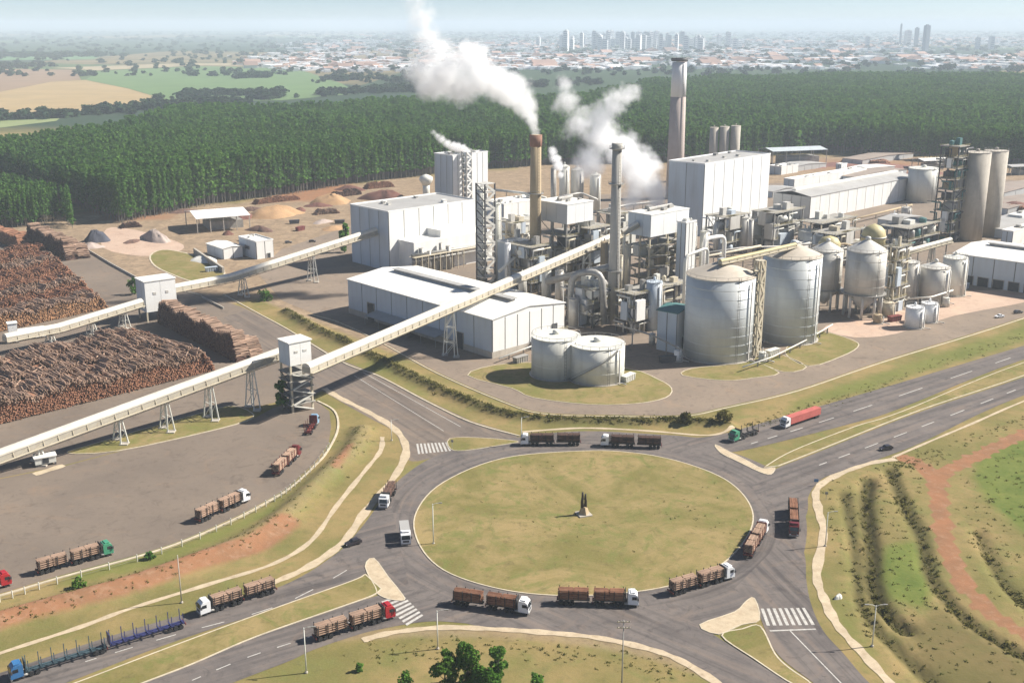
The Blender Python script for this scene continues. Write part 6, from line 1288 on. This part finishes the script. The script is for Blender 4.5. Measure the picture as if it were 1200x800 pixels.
# ------------------------------------------------------------------ logging trucks and other vehicles
def wheel_set(xs, yw=1.12, r=0.52):
    k = MB()
    for x in xs:
        for s_ in (-1, 1):
            b = len(k.v); n = 12; y0, y1 = s_ * yw, s_ * (yw - .55)
            for y in (y0, y1):
                for i in range(n): a = 2 * math.pi * i / n; k.v.append((x + r * math.cos(a), y, r + r * math.sin(a)))
            k.f += [(b + i, b + (i + 1) % n, b + n + (i + 1) % n, b + n + i) for i in range(n)] + [tuple(b + i for i in range(n)), tuple(b + 2 * n - 1 - i for i in range(n))]
    return k
def cab_parts(t, paint, x0):
    """cab with its nose at x0 (forward +x), 2.6 m wide"""
    k = MB(); pr = [(x0 - 2.5, .75), (x0 - .05, .65), (x0, 1.2), (x0 - .02, 1.75), (x0 - .28, 2.95), (x0 - .75, 3.35), (x0 - 2.3, 3.55), (x0 - 2.5, 3.3)]
    c = k.extr(pr, -1.27, 1.27).build('cab', paint, t, fix=True); V = Vector
    w_ = MB().quad((x0 + .03, -1.1, 1.85), (x0 + .03, 1.1, 1.85), (x0 - .235, 1.02, 2.88), (x0 - .235, -1.02, 2.88)); w_.build('windscreen', glass, c)
    for s_ in (-1, 1): MB().box(x0 - 1.55, x0 - .45, s_ * 1.25 - .04, s_ * 1.25 + .04, 1.95, 2.75).build('side_window', glass, c); MB().box(x0 - .35, x0 - .05, s_ * 1.5 - .12, s_ * 1.5 + .12, 1.9, 2.6).build('mirror', steel, c); MB().box(x0 - .06, x0 + .04, s_ * .95 - .22, s_ * .95 + .22, .78, 1.0).build('headlight', cabw, c)
    MB().box(x0 - .3, x0 + .06, -1.24, 1.24, .38, .72).build('bumper', steelm, c); MB().box(x0 - .05, x0 + .05, -.8, .8, 1.05, 1.6).build('grille', steel, c); MB().box(x0 - 1.9, x0 - .8, -1.0, 1.0, 3.5, 3.75).build('roof_deflector', paint, c)
    return c
LOADM = {}
def load_mesh(L, mat, seed, hh=2.6, wd=2.35):
    key = (round(L, 1), mat.name, seed % 3, hh)
    if key in LOADM: return LOADM[key]
    r = np.random.default_rng(seed % 3 + 5); P = []; D = []; Rr = []; nb = max(1, int(round(L / 3.6))); bl = L / nb
    for b in range(nb):
        for zi in range(int(hh / .30)):
            for yi in range(int(wd / .30)):
                y = -wd / 2 + .15 + yi * .30 + (zi % 2) * .12; z = .15 + zi * .27
                edge = yi in (0, int(wd / .30) - 1) or zi >= int(hh / .30) - 2 or zi == 0
                if z > hh - .5 * (abs(y) / (wd / 2)) ** 2 - r.random() * .25: continue
                ln = bl * r.uniform(.92, .985); P.append((-L / 2 + bl * (b + .5) + r.normal(0, .08), y, z)); D.append((ln, r.normal(0, .05), r.normal(0, .04))); Rr.append(.15 * r.uniform(.85, 1.15))
    LOADM[key] = logs_mesh('log_load', P, D, Rr, mat); return LOADM[key]
def trailer(t, x1, L, frame, head=True, axles=3, nst=4):
    u = thing('trailer', None, None); u.parent = t; 
    MB().box(x1 - L, x1, -.55, -.2, .95, 1.3).box(x1 - L, x1, .2, .55, .95, 1.3).build('chassis_rail', frame, u)
    nst = max(nst, int(L / 2.2)); sm = MB().box(-.08, .08, -.07, .07, 1.3, 3.95).mesh('stake', frame); q = MB()
    for i in range(nst):
        x = x1 - .5 - (L - 1.0) * i / (nst - 1); q.box(x - .12, x + .12, -1.28, 1.28, 1.3, 1.5)
        for s_ in (-1, 1): o = put('stake', sm, u); o.location = (x, s_ * 1.24, 0)
    q.build('bolster', frame, u)
    if head: MB().box(x1 - .1, x1 + .05, -1.25, 1.25, 1.3, 3.9).build('headboard', frame, u)
    xs = [x1 - L + 1.0 + 1.25 * i for i in range(axles)]; wheel_set(xs).build('wheels', tyre, u); MB().box(x1 - L - .1, x1 - L + .05, -1.2, 1.2, .8, 1.2).build('tail_bar', frmr, u)
    return u
TR = {}
def truck(label, pf, pr, paint, loads, frame=frm, ntr=2, tl=7.6, short='truck', load_h=2.6, fix_len=None, empty=False):
    a, b = G(*pf), G(*pr); d = (a - b).xy; rz = math.atan2(d.y, d.x); total = 6.0 + ntr * tl + (ntr - 1) * .7
    t = thing('logging_truck', label, 'truck', (a.x, a.y, 0.085), rz)
    cab_parts(t, paint, 0.0); MB().box(-6.0, -.4, -.5, -.2, .75, 1.05).box(-6.0, -.4, .2, .5, .75, 1.05).build('chassis', frame, t); wheel_set([-1.35, -4.0, -5.3]).build('wheels', tyre, t)
    for s_ in (-1, 1): MB().tube([(-3.3, s_ * .95, .85), (-2.2, s_ * .95, .85)], .33, 10).build('fuel_tank', steelm, t, True)
    MB().tube([(-2.65, -.9, 1), (-2.65, -.9, 3.7)], .09, 6).build('exhaust', steelm, t)
    x = -3.0
    for i in range(ntr):
        trailer(t, x, tl, frame if not i or frame != frmt else frmb, i == 0 or empty, 3 if i else 2)
        if loads and not empty:
            o = put('log_load', load_mesh(tl - .4, loads, i + len(label), load_h), None); c_, s_ = math.cos(rz), math.sin(rz); lx = x - tl / 2
            o.location = (a.x + lx * c_, a.y + lx * s_, 0.085 + 1.52); o.rotation_euler.z = rz
            tag(o, ('logs on the only trailer of the ' if ntr == 1 else 'logs on the front trailer of the ' if i == 0 else 'logs on the rear trailer of the ' if i == ntr - 1 else 'logs on the middle trailer of the ') + short, 'log load', 'log loads on the trucks')
        x -= tl + .7
    return t
truck('red-cab log truck cut by the left photo edge in the lorry park', (13, 684), (-80, 712), cabr, bark, frm, 2, 7.6, 'red truck at the left edge')
truck('green-cab truck with a tan log load in the lorry park', (132, 648), (40, 674), cabg, barkt, frm, 2, 7.4, 'green-cab truck in the lorry park')
truck('white-cab truck with a tan log load near the lorry park kerb', (290, 586), (218, 619), cabw, barkt, frm, 2, 7.2, 'white-cab truck by the lorry park kerb')
truck('dark red truck with a tan log load queuing towards the stair-framed tower', (349, 533), (304, 577), cabd, barkt, frmr, 2, 7.0, 'dark red truck in the queue')
truck('pale-blue-cab empty truck at the foot of the stair-framed tower', (370, 496), (350, 527), cabl, None, frmr, 1, 8.5, '', empty=True)
truck('white-cab log truck driving down the left highway carriageway', (233, 721), (323, 692), cabw, barkt, frm, 2, 7.6, 'white truck on the left highway')
truck('blue-cab truck with two long empty staked trailers at the bottom left', (12, 797), (198, 739), cabb, None, frmt, 2, 16.5, '', empty=True)
truck('red-cab truck with a tan log load nearing the roundabout from bottom left', (461, 722), (365, 752), cabr, barkt, frm, 2, 7.8, 'red truck nearing the roundabout')
truck('white-cab truck with dark logs at the bottom left of the roundabout', (621, 719), (530, 706), cabw, bark, frm, 2, 7.4, 'left of two trucks below the island')
truck('white-cab truck with red-brown logs straight below the island', (748, 709), (652, 706), cabw, bark, frm, 2, 7.6, 'right of two trucks below the island')
truck('white-cab truck with tan logs at the lower right of the island', (857, 676), (780, 699), cabw, barkt, frm, 2, 7.4, 'truck at the lower right of the island')
truck('white-cab truck with reddish logs climbing the right side of the roundabout', (895, 622), (874, 658), cabw, barkt, frmr, 2, 7.0, 'truck climbing the right side of the roundabout')
truck('dark red-cab log truck coming down the right side of the roundabout', (930, 630), (928, 584), cabd, bark, frm, 2, 7.2, 'dark red truck right of the roundabout')
truck('white-cab truck with a dark load facing the viewer beside the left footpath', (449, 597), (466, 566), cabw, barkd, frm, 1, 9.0, 'truck beside the left footpath')
truck('left of two white-cab trucks with dark logs above the island', (610, 521), (682, 521), cabw, barkd, frm, 2, 7.8, 'left of two trucks above the island')
truck('right of two white-cab trucks with dark logs above the island', (704, 522), (776, 525), cabw, barkd, frm, 2, 7.8, 'right of two trucks above the island')
truck('green-cab truck with an empty low trailer entering from the right highway', (857, 518), (905, 501), cabg, None, frm, 1, 9.5, '', empty=True)
# box truck on the left of the roundabout
def box_truck(label, pf, pr, paint, L, boxm, hgt=2.6, cargo='cargo_box'):
    a, b = G(*pf), G(*pr); d = (a - b).xy; rz = math.atan2(d.y, d.x); t = thing('box_truck', label, 'truck', (a.x, a.y, .085), rz)
    cab_parts(t, paint, 0); MB().box(-L, -.4, -.5, .5, .75, 1.05).build('chassis', frm, t); wheel_set([-1.35, -L + 2.2, -L + .95]).build('wheels', tyre, t); MB().box(-L, -2.8, -1.25, 1.25, 1.1, 1.1 + hgt).build(cargo, boxm, t)
    MB().box(-L - .06, -L, -1.2, 1.2, 1.15, 1.0 + hgt).build('rear_door', roofg, t); return t
box_truck('white-cab truck with a short grey box body at the left of the island', (476, 640), (470, 600), cabw, 8.5, roofg, 2.3)
box_truck('white-cab truck pulling a long red tarpaulin load on the right highway', (917, 502), (972, 483), cabw, 19, tarp, 2.4, 'tarpaulin_load')
# small vehicles
def car(name, label, p, head, paint, cat='car', pickup=False):
    a = G(*p); t = thing(name, label, cat, (a.x, a.y, .085), head); L, W = 4.4, .88
    MB().extr([(-2.2, .4), (2.2, .4), (2.22, .75), (1.1, 1.0), (-2.15, 1.02)], -W, W).build('body', paint, t, fix=True)
    c = MB().extr([(.95, 1.0), (.3, 1.5), (-.7 if pickup else -1.4, 1.52), (-.9 if pickup else -2.05, 1.0)], -W * .9, W * .9).build('cabin', paint, t, fix=True)
    MB().quad((.97, -.7, 1.05), (.97, .7, 1.05), (.36, .66, 1.48), (.36, -.66, 1.48)).build('windscreen', glass, c)
    for s_ in (-1, 1): MB().quad((.75, s_ * W * .92, 1.06), (-1.3 if not pickup else -.8, s_ * W * .92, 1.06), (-1.1 if not pickup else -.6, s_ * W * .92, 1.44), (.3, s_ * W * .92, 1.44)).build('side_window', glass, c)
    for x in (-1.35, 1.4):
        for s_ in (-1, 1): wv = MB(); wv.tube([(x, s_ * .9, .33), (x, s_ * .68, .33)], .33, 10).build('wheel', tyre, t)
    for s_ in (-1, 1): MB().box(2.17, 2.25, s_ * .62 - .16, s_ * .62 + .16, .6, .76).build('headlight', cabw, t)
    return t
car('parked_car', 'dark car at the left entry of the roundabout', (414, 638), R(215), M('dark_car_paint', (0.03, 0.025, 0.03), 0.1, 1, .3))
car('pickup', 'pale pickup standing on the factory road at the right', (1171, 372), R(200), cabw, 'pickup', True)
car('parked_car', 'dark car on the factory road at the right photo edge', (1193, 367), R(20), M('grey_car_paint', (0.10, 0.10, 0.11), 0.1, 1, .3))
car('car', 'little dark car on the right highway by the dirt track', (1038, 527), R(200), M('dark_car_paint', (0.03, 0.025, 0.03)))
car('car', 'white car parked near the white site office', (322, 308), R(40), cabw)
car('car', 'dark car parked below the tall hall', (338, 285), R(20), M('grey_car_paint', (0.1, 0.1, 0.11)))
car('car', 'dark car on the plant yard left of the tall hall', (366, 284), R(10), M('dark_car_paint', (0.03, 0.025, 0.03)))

# ------------------------------------------------------------------ posts, monument, fence, small things
def lamp(name, label, px, yb, yt, arms=1, mat=None, cat='street lamp', cross=False):
    g = G(px, yb); h = top(px, yb, yt); t = thing(name, label, cat, (g.x, g.y, gz(g.x, g.y))); mt = mat or tankw; MB().tube([(0, 0, 0), (0, 0, h)], .17, 8, .09).build('pole', mt, t, True)
    MB().lathe([(.35, 0), (.35, .3), (.2, .45)], 10).build('base', conc, t)
    if cross:
        for z in (h - .5, h - 1.8): MB().box(-1.3, 1.3, -.08, .08, z, z + .16).build('crossarm', beige, t)
        k = MB()
        for z in (h - .34, h - 1.64):
            for x in (-1.15, -.5, .5, 1.15): k.lathe([(.07, z), (.1, z + .1), (.05, z + .3)], 6, x, 0)
        k.build('insulators', steelm, t)
        return t
    for i in range(arms):
        s_ = 1 if i == 0 else -1; ar = MB().tube([(0, 0, h - .2), (s_ * .8, 0, h + .15), (s_ * 1.9, 0, h + .25)], .06, 6).build('arm', mt, t); MB().box(s_ * 2.0 - .45, s_ * 2.0 + .45, -.16, .16, h + .15, h + .32).build('lamp_head', steelm, ar)
    return t
lamp('street_lamp', 'twin-armed street lamp between the footpath and ditches at the right', 1022, 757, 709, 2)
lamp('utility_pole', 'pale concrete pole on the red earth bank beside the left highway', 213, 706, 650, 0, conc, 'pole')
lamp('street_lamp', 'pale lamp post by the lower carriageway at the bottom left', 359, 788, 735, 1)
lamp('street_lamp', 'pale lamp post beside the lower left zebra crossing', 513, 760, 715, 1)
lamp('street_lamp', 'thin lamp post at the top edge of the roundabout', 611, 521, 489, 1)
lamp('street_lamp', 'thin pale lamp post at the left rim of the island', 508, 637, 590, 1)
lamp('utility_pole', 'tall grey mast with cross arms at the bottom edge', 728, 822, 726, 0, steelm, 'pole', True)
lamp('street_lamp', 'lamp post beside the footpath bend at the right of the roundabout', 967, 640, 600, 1)
lamp('street_lamp', 'short lamp post at the inner end of the upper zebra crossing', 459, 516, 492, 1)
# monument on the island: stepped pale pedestal with two dark upright figures of metal
g = G(684, 603); t = thing('monument', 'monument of two dark uprights on a tan pedestal in the island centre', 'monument', (g.x, g.y, .16), R(20)); t.scale = (.85, .85, .9)
MB().box(-2.2, 2.2, -2.2, 2.2, 0, .35).build('step', conc, t); MB().lathe([(2.0, .36), (1.0, 2.6), (.9, 2.6)], 4).build('pedestal', chimt, t)
MB().tube([(-.5, 0, 2.4), (-.62, 0, 4.2), (-.42, .1, 5.8), (-.5, 0, 7.4)], .62, 8, .3).build('upright', brass, t, True); MB().tube([(.55, 0, 2.4), (.65, .1, 4.2), (.48, 0, 5.5), (.55, 0, 6.7)], .55, 8, .28).build('upright', brass, t, True)
MB().bar((-.6, 0, 5.0), (.5, 0, 5.2), .25).build('crosspiece', brass, t)
# wire fence along the lorry park
fp = SP([(385, 524), (368, 547), (345, 569), (321, 586), (270, 613), (189, 647), (67, 682), (0, 703), (-60, 720)], 4); t = thing('wire_fence', 'wire fence on pale posts along the lower edge of the lorry park', 'fence', (fp[0].x, fp[0].y, 0))
pm = MB().box(-.1, .1, -.1, .1, 0, 2.0).mesh('post', tankw); last = None; k = MB()
for i in range(len(fp) - 1):
    a, b = fp[i], fp[i + 1]; n_ = max(1, int((b - a).length / 4.5))
    for j in range(n_):
        q = a.lerp(b, j / n_); off = Vector((q.x - fp[0].x + .4, q.y - fp[0].y - .9)); o = put('post', pm, t, (off.x, off.y, gz(q.x, q.y)))
        p3 = Vector((off.x, off.y, gz(q.x, q.y)))
        if last is not None:
            for z in (.6, 1.2, 1.8): k.bar(last + Vector((0, 0, z)), p3 + Vector((0, 0, z)), .035)
        last = p3
k.build('wires', steelm, t)
# concrete retaining wall at the yard lawn and blocks
def low_wall(name, label, pts, h, wd, mat, cat='wall'):
    P = GP(pts); t = thing(name, label, cat, (P[0].x, P[0].y, 0))
    for a, b in zip(P[:-1], P[1:]): MB().bar((a.x - P[0].x, a.y - P[0].y, h / 2), (b.x - P[0].x, b.y - P[0].y, h / 2), wd, h).build('wall_section', mat, t)
    return t
low_wall('retaining_wall', 'pale retaining wall sloping beside the green lawn in the back yard', [(228, 297), (262, 320)], 3.2, 1.2, conc)
low_wall('yard_wall', 'low concrete wall along the back road past the ash heap', [(93, 288), (131, 311), (166, 330)], 1.2, .5, conc)
low_wall('yard_wall', 'pale low wall at the foot of the warehouse embankment', [(236, 349), (262, 362)], 1.0, .5, conc)
o = heap('white stone lying on the grass beside the right-hand footpath', 982, 702, 7, 698, chipw, 40, 1.6, .8, 'boulder', 'stone')
def sign(label, px, yb, yt, wd, ht, mat, cat='road sign'):
    g = G(px, yb); h = top(px, yb, yt); t = thing('road_sign', label, cat, (g.x, g.y, gz(g.x, g.y)), R(-10)); MB().tube([(0, 0, 0), (0, 0, h)], .06, 6).build('post', steelm, t); MB().box(-wd / 2, wd / 2, -.1, -.06, h - ht, h).build('panel', mat, t)
sign('small dark road sign at the right entry of the roundabout', 956, 569, 561, 1.2, .9, cabb); sign('small grey road sign on the grass right of the footpath', 968, 585, 576, .8, .8, steelm); sign('small road sign at the tip of the upper left splitter', 530, 526, 515, .8, .8, steelm)
# stacks of pallets and skips about the back yard
def skip(label, px, py, rz, mat):
    g = G(px, py); t = thing('skip_container', label, 'container', (g.x, g.y, 0), rz); MB().extr([(-3, 0), (3, 0), (3.4, 2.4), (-3.4, 2.4)], -1.2, 1.2).build('tub', mat, t, fix=True)
    for i in range(5): x = -2.6 + 1.3 * i; MB().box(x - .08, x + .08, -1.32, -1.2, .1, 2.35).build('rib', steel, t)
    MB().box(-3.5, 3.5, -1.35, 1.35, 2.4, 2.55).build('rim', mat, t)
for lb, px, py, rz, mt in (('dark skip near the heaps before the forest', 345, 262, .4, steel), ('rust-red skip on the back yard below the tan heap', 352, 270, 1.0, frmr), ('blue-grey container by the low white shed', 248, 318, .5, bluegrey_shade), ('dark container left of the tall hall', 398, 262, .2, steel), ('white container in the yard before the right-hand warehouse', 1130, 338, .8, cabw), ('rust-red container beside the small white tanks', 1048, 376, .5, frmr), ('pale container below the second big silo', 905, 416, .7, tankw), ('dark container by the pump house', 782, 424, .3, steel), ('grey container at the right foot of the warehouse', 610, 424, .8, steelm), ('pale container beside the front lawn tanks', 736, 446, .9, tankw)):
    skip(lb, px, py, rz, mt)

# ------------------------------------------------------------------ steam and haze
def plume(name, label, puffs, dens, D, seed, thin=None, nscale=0.05, amp=1.0, ero=0.48):
    """puffs: (px, py, radius px, strength) at distance D along the view; a soft cloud of droplets inside a lumpy hull"""
    sph = []
    for i, (px, py, r_, s_) in enumerate(puffs):
        rr = ray(px, py); k = D / rr[1]; dd = k * (rr[1] * cP - rr[2] * sP) if False else None
        y = D + ((i * 37 + seed * 11) % 13 - 6) * r_ / F * D * 0.07; k = y / rr[1]; p = Vector((rr[0] * k, y, H + rr[2] * k)); sph.append((p, r_ / F * D * 1.04, s_))
    o0 = sph[0][0].copy(); bm = bmesh.new()
    for p, r_, s_ in sph:
        q = bmesh.ops.create_icosphere(bm, subdivisions=2, radius=r_ * 1.35)['verts']
        bmesh.ops.translate(bm, verts=q, vec=p - o0)
    me = bpy.data.meshes.new(name); bm.to_mesh(me); bm.free(); o = put(name, me, None, tuple(o0)); md = o.modifiers.new('merge', 'REMESH'); md.mode = 'VOXEL'; md.voxel_size = max(1.2, min(r for _, r, _ in sph) * .45)
    m = bpy.data.materials.new(name); m.use_nodes = True; nt = m.node_tree; nt.nodes.clear(); out = nt.nodes.new('ShaderNodeOutputMaterial'); pv = nt.nodes.new('ShaderNodeVolumePrincipled'); pv.inputs['Color'].default_value = (.995, .995, .995, 1); pv.inputs['Anisotropy'].default_value = 0.15; pv.inputs['Density Attribute'].default_value = ''
    tc = nn(nt, 'ShaderNodeTexCoord').outputs['Object']
    def nz(sc, det, am):
        n1 = nn(nt, 'ShaderNodeTexNoise'); n1.inputs['Scale'].default_value = sc; n1.inputs['Detail'].default_value = det; n1.inputs['Roughness'].default_value = .62; nt.links.new(tc, n1.inputs['Vector'])
        va = nn(nt, 'ShaderNodeVectorMath', operation='SUBTRACT'); nt.links.new(n1.outputs['Color'], va.inputs[0]); va.inputs[1].default_value = (.5, .5, .5)
        vs = nn(nt, 'ShaderNodeVectorMath', operation='SCALE'); nt.links.new(va.outputs[0], vs.inputs[0]); vs.inputs['Scale'].default_value = am; return vs.outputs[0], n1.outputs['Fac']
    w1, _ = nz(nscale, 5, amp * 22)          # metres of billow
    fine = nz(nscale * 3.6, 6, 1)[1]
    w2, _ = nz(nscale * 3.2, 4, amp * 8)
    wa = nn(nt, 'ShaderNodeVectorMath', operation='ADD'); nt.links.new(w1, wa.inputs[0]); nt.links.new(w2, wa.inputs[1]); w1 = wa.outputs[0]
    cur = None
    for p, r_, s_ in sph:
        sc_ = nn(nt, 'ShaderNodeVectorMath', operation='SUBTRACT'); nt.links.new(tc, sc_.inputs[0]); sc_.inputs[1].default_value = tuple(p - o0)
        ad = nn(nt, 'ShaderNodeVectorMath', operation='MULTIPLY_ADD'); nt.links.new(w1, ad.inputs[0]); ad.inputs[1].default_value = (min(1.0, r_ / 11),) * 3; nt.links.new(sc_.outputs[0], ad.inputs[2])
        ln = nn(nt, 'ShaderNodeVectorMath', operation='LENGTH'); nt.links.new(ad.outputs[0], ln.inputs[0])
        v = mapr(nt, ln.outputs['Value'], 1.15 * r_, 0.25 * r_, 0.0, s_)
        if cur is None: cur = v
        else: mx = nn(nt, 'ShaderNodeMath', operation='MAXIMUM'); nt.links.new(cur, mx.inputs[0]); nt.links.new(v, mx.inputs[1]); cur = mx.outputs[0]
    er = nn(nt, 'ShaderNodeMath', operation='MULTIPLY_ADD'); nt.links.new(mapr(nt, fine, 0.25, 0.75), er.inputs[0]); er.inputs[1].default_value = -ero; nt.links.new(cur, er.inputs[2])
    sq = nn(nt, 'ShaderNodeMath', operation='POWER'); nt.links.new(mapr(nt, er.outputs[0], 0.0, 0.5), sq.inputs[0]); sq.inputs[1].default_value = 1.4
    mu = nn(nt, 'ShaderNodeMath', operation='MULTIPLY'); nt.links.new(sq.outputs[0], mu.inputs[0]); mu.inputs[1].default_value = dens
    nt.links.new(mu.outputs[0], pv.inputs['Density']); nt.links.new(pv.outputs[0], out.inputs['Volume']); me.materials.append(m)
    return tag(o, label, 'steam')
plume('steam_plume', 'biggest white steam plume drifting left from the tan chimney rim', [(627, 157, 6, 1), (625, 151, 8, 1), (622, 144, 10, 1), (618, 136, 13, 1), (614, 128, 16, 1), (609, 119, 19, 1), (600, 108, 23, 1), (592, 118, 14, 1), (585, 98, 27, 1), (566, 92, 29, 1), (552, 72, 22, 1), (545, 96, 26, .9), (526, 84, 28, .8), (560, 62, 15, .8), (507, 98, 29, .74), (490, 84, 25, .66), (512, 62, 26, .66), (502, 44, 23, .58), (494, 24, 21, .52), (486, 6, 19, .48)], 0.22, ch_tan[1].y, 1, None, .05, 1.1, .46)
plume('steam_plume', 'wide white steam cloud rising behind the slim grey chimney', [(776, 246, 12, 1), (768, 240, 16, 1), (764, 226, 20, 1), (742, 232, 18, .8), (750, 212, 25, 1), (740, 190, 24, 1), (755, 192, 20, 1), (728, 176, 24, .9), (705, 160, 28, .85), (690, 190, 26, .7), (706, 138, 24, .75), (722, 120, 20, .75), (738, 112, 14, .7), (680, 145, 22, .6), (664, 120, 20, .6), (658, 100, 16, .52)], 0.17, 720, 2, None, 0.05, 1.1, .42)
plume('steam_plume', 'small white steam wisp left of the grey vent among the reactors', [(657, 205, 5, 1), (654, 195, 8, 1), (651, 186, 8, .9), (648, 178, 8, .7)], 0.5, 745, 3, None, .12, .5)
plume('steam_plume', 'thin white steam wisp blowing off the twin towers', [(548, 178, 6, 1), (542, 175, 7, 1), (536, 173, 7, 1), (530, 171, 7, .9), (524, 168, 7, .8), (518, 164, 7, .7), (513, 160, 6, .6), (508, 155, 6, .5)], 0.4, 870, 4, None, 0.12, .5)
# the air: one even pale haze round everything
hz = MB().box(-62000, 62000, -3200, 78000, -5.0, 190.0); m = bpy.data.materials.new('haze'); m.use_nodes = True; nt = m.node_tree; nt.nodes.clear(); out = nt.nodes.new('ShaderNodeOutputMaterial')
pv = nt.nodes.new('ShaderNodeVolumePrincipled'); pv.inputs['Color'].default_value = (0.78, 0.89, 1.0, 1); pv.inputs['Density'].default_value = 0.000115; pv.inputs['Density Attribute'].default_value = ''; pv.inputs['Anisotropy'].default_value = 0.0
nt.links.new(pv.outputs[0], out.inputs['Volume']); m.cycles.homogeneous_volume = True
o = hz.build('haze', m); o['kind'] = 'stuff'; o['label'] = 'pale even haze in the air'
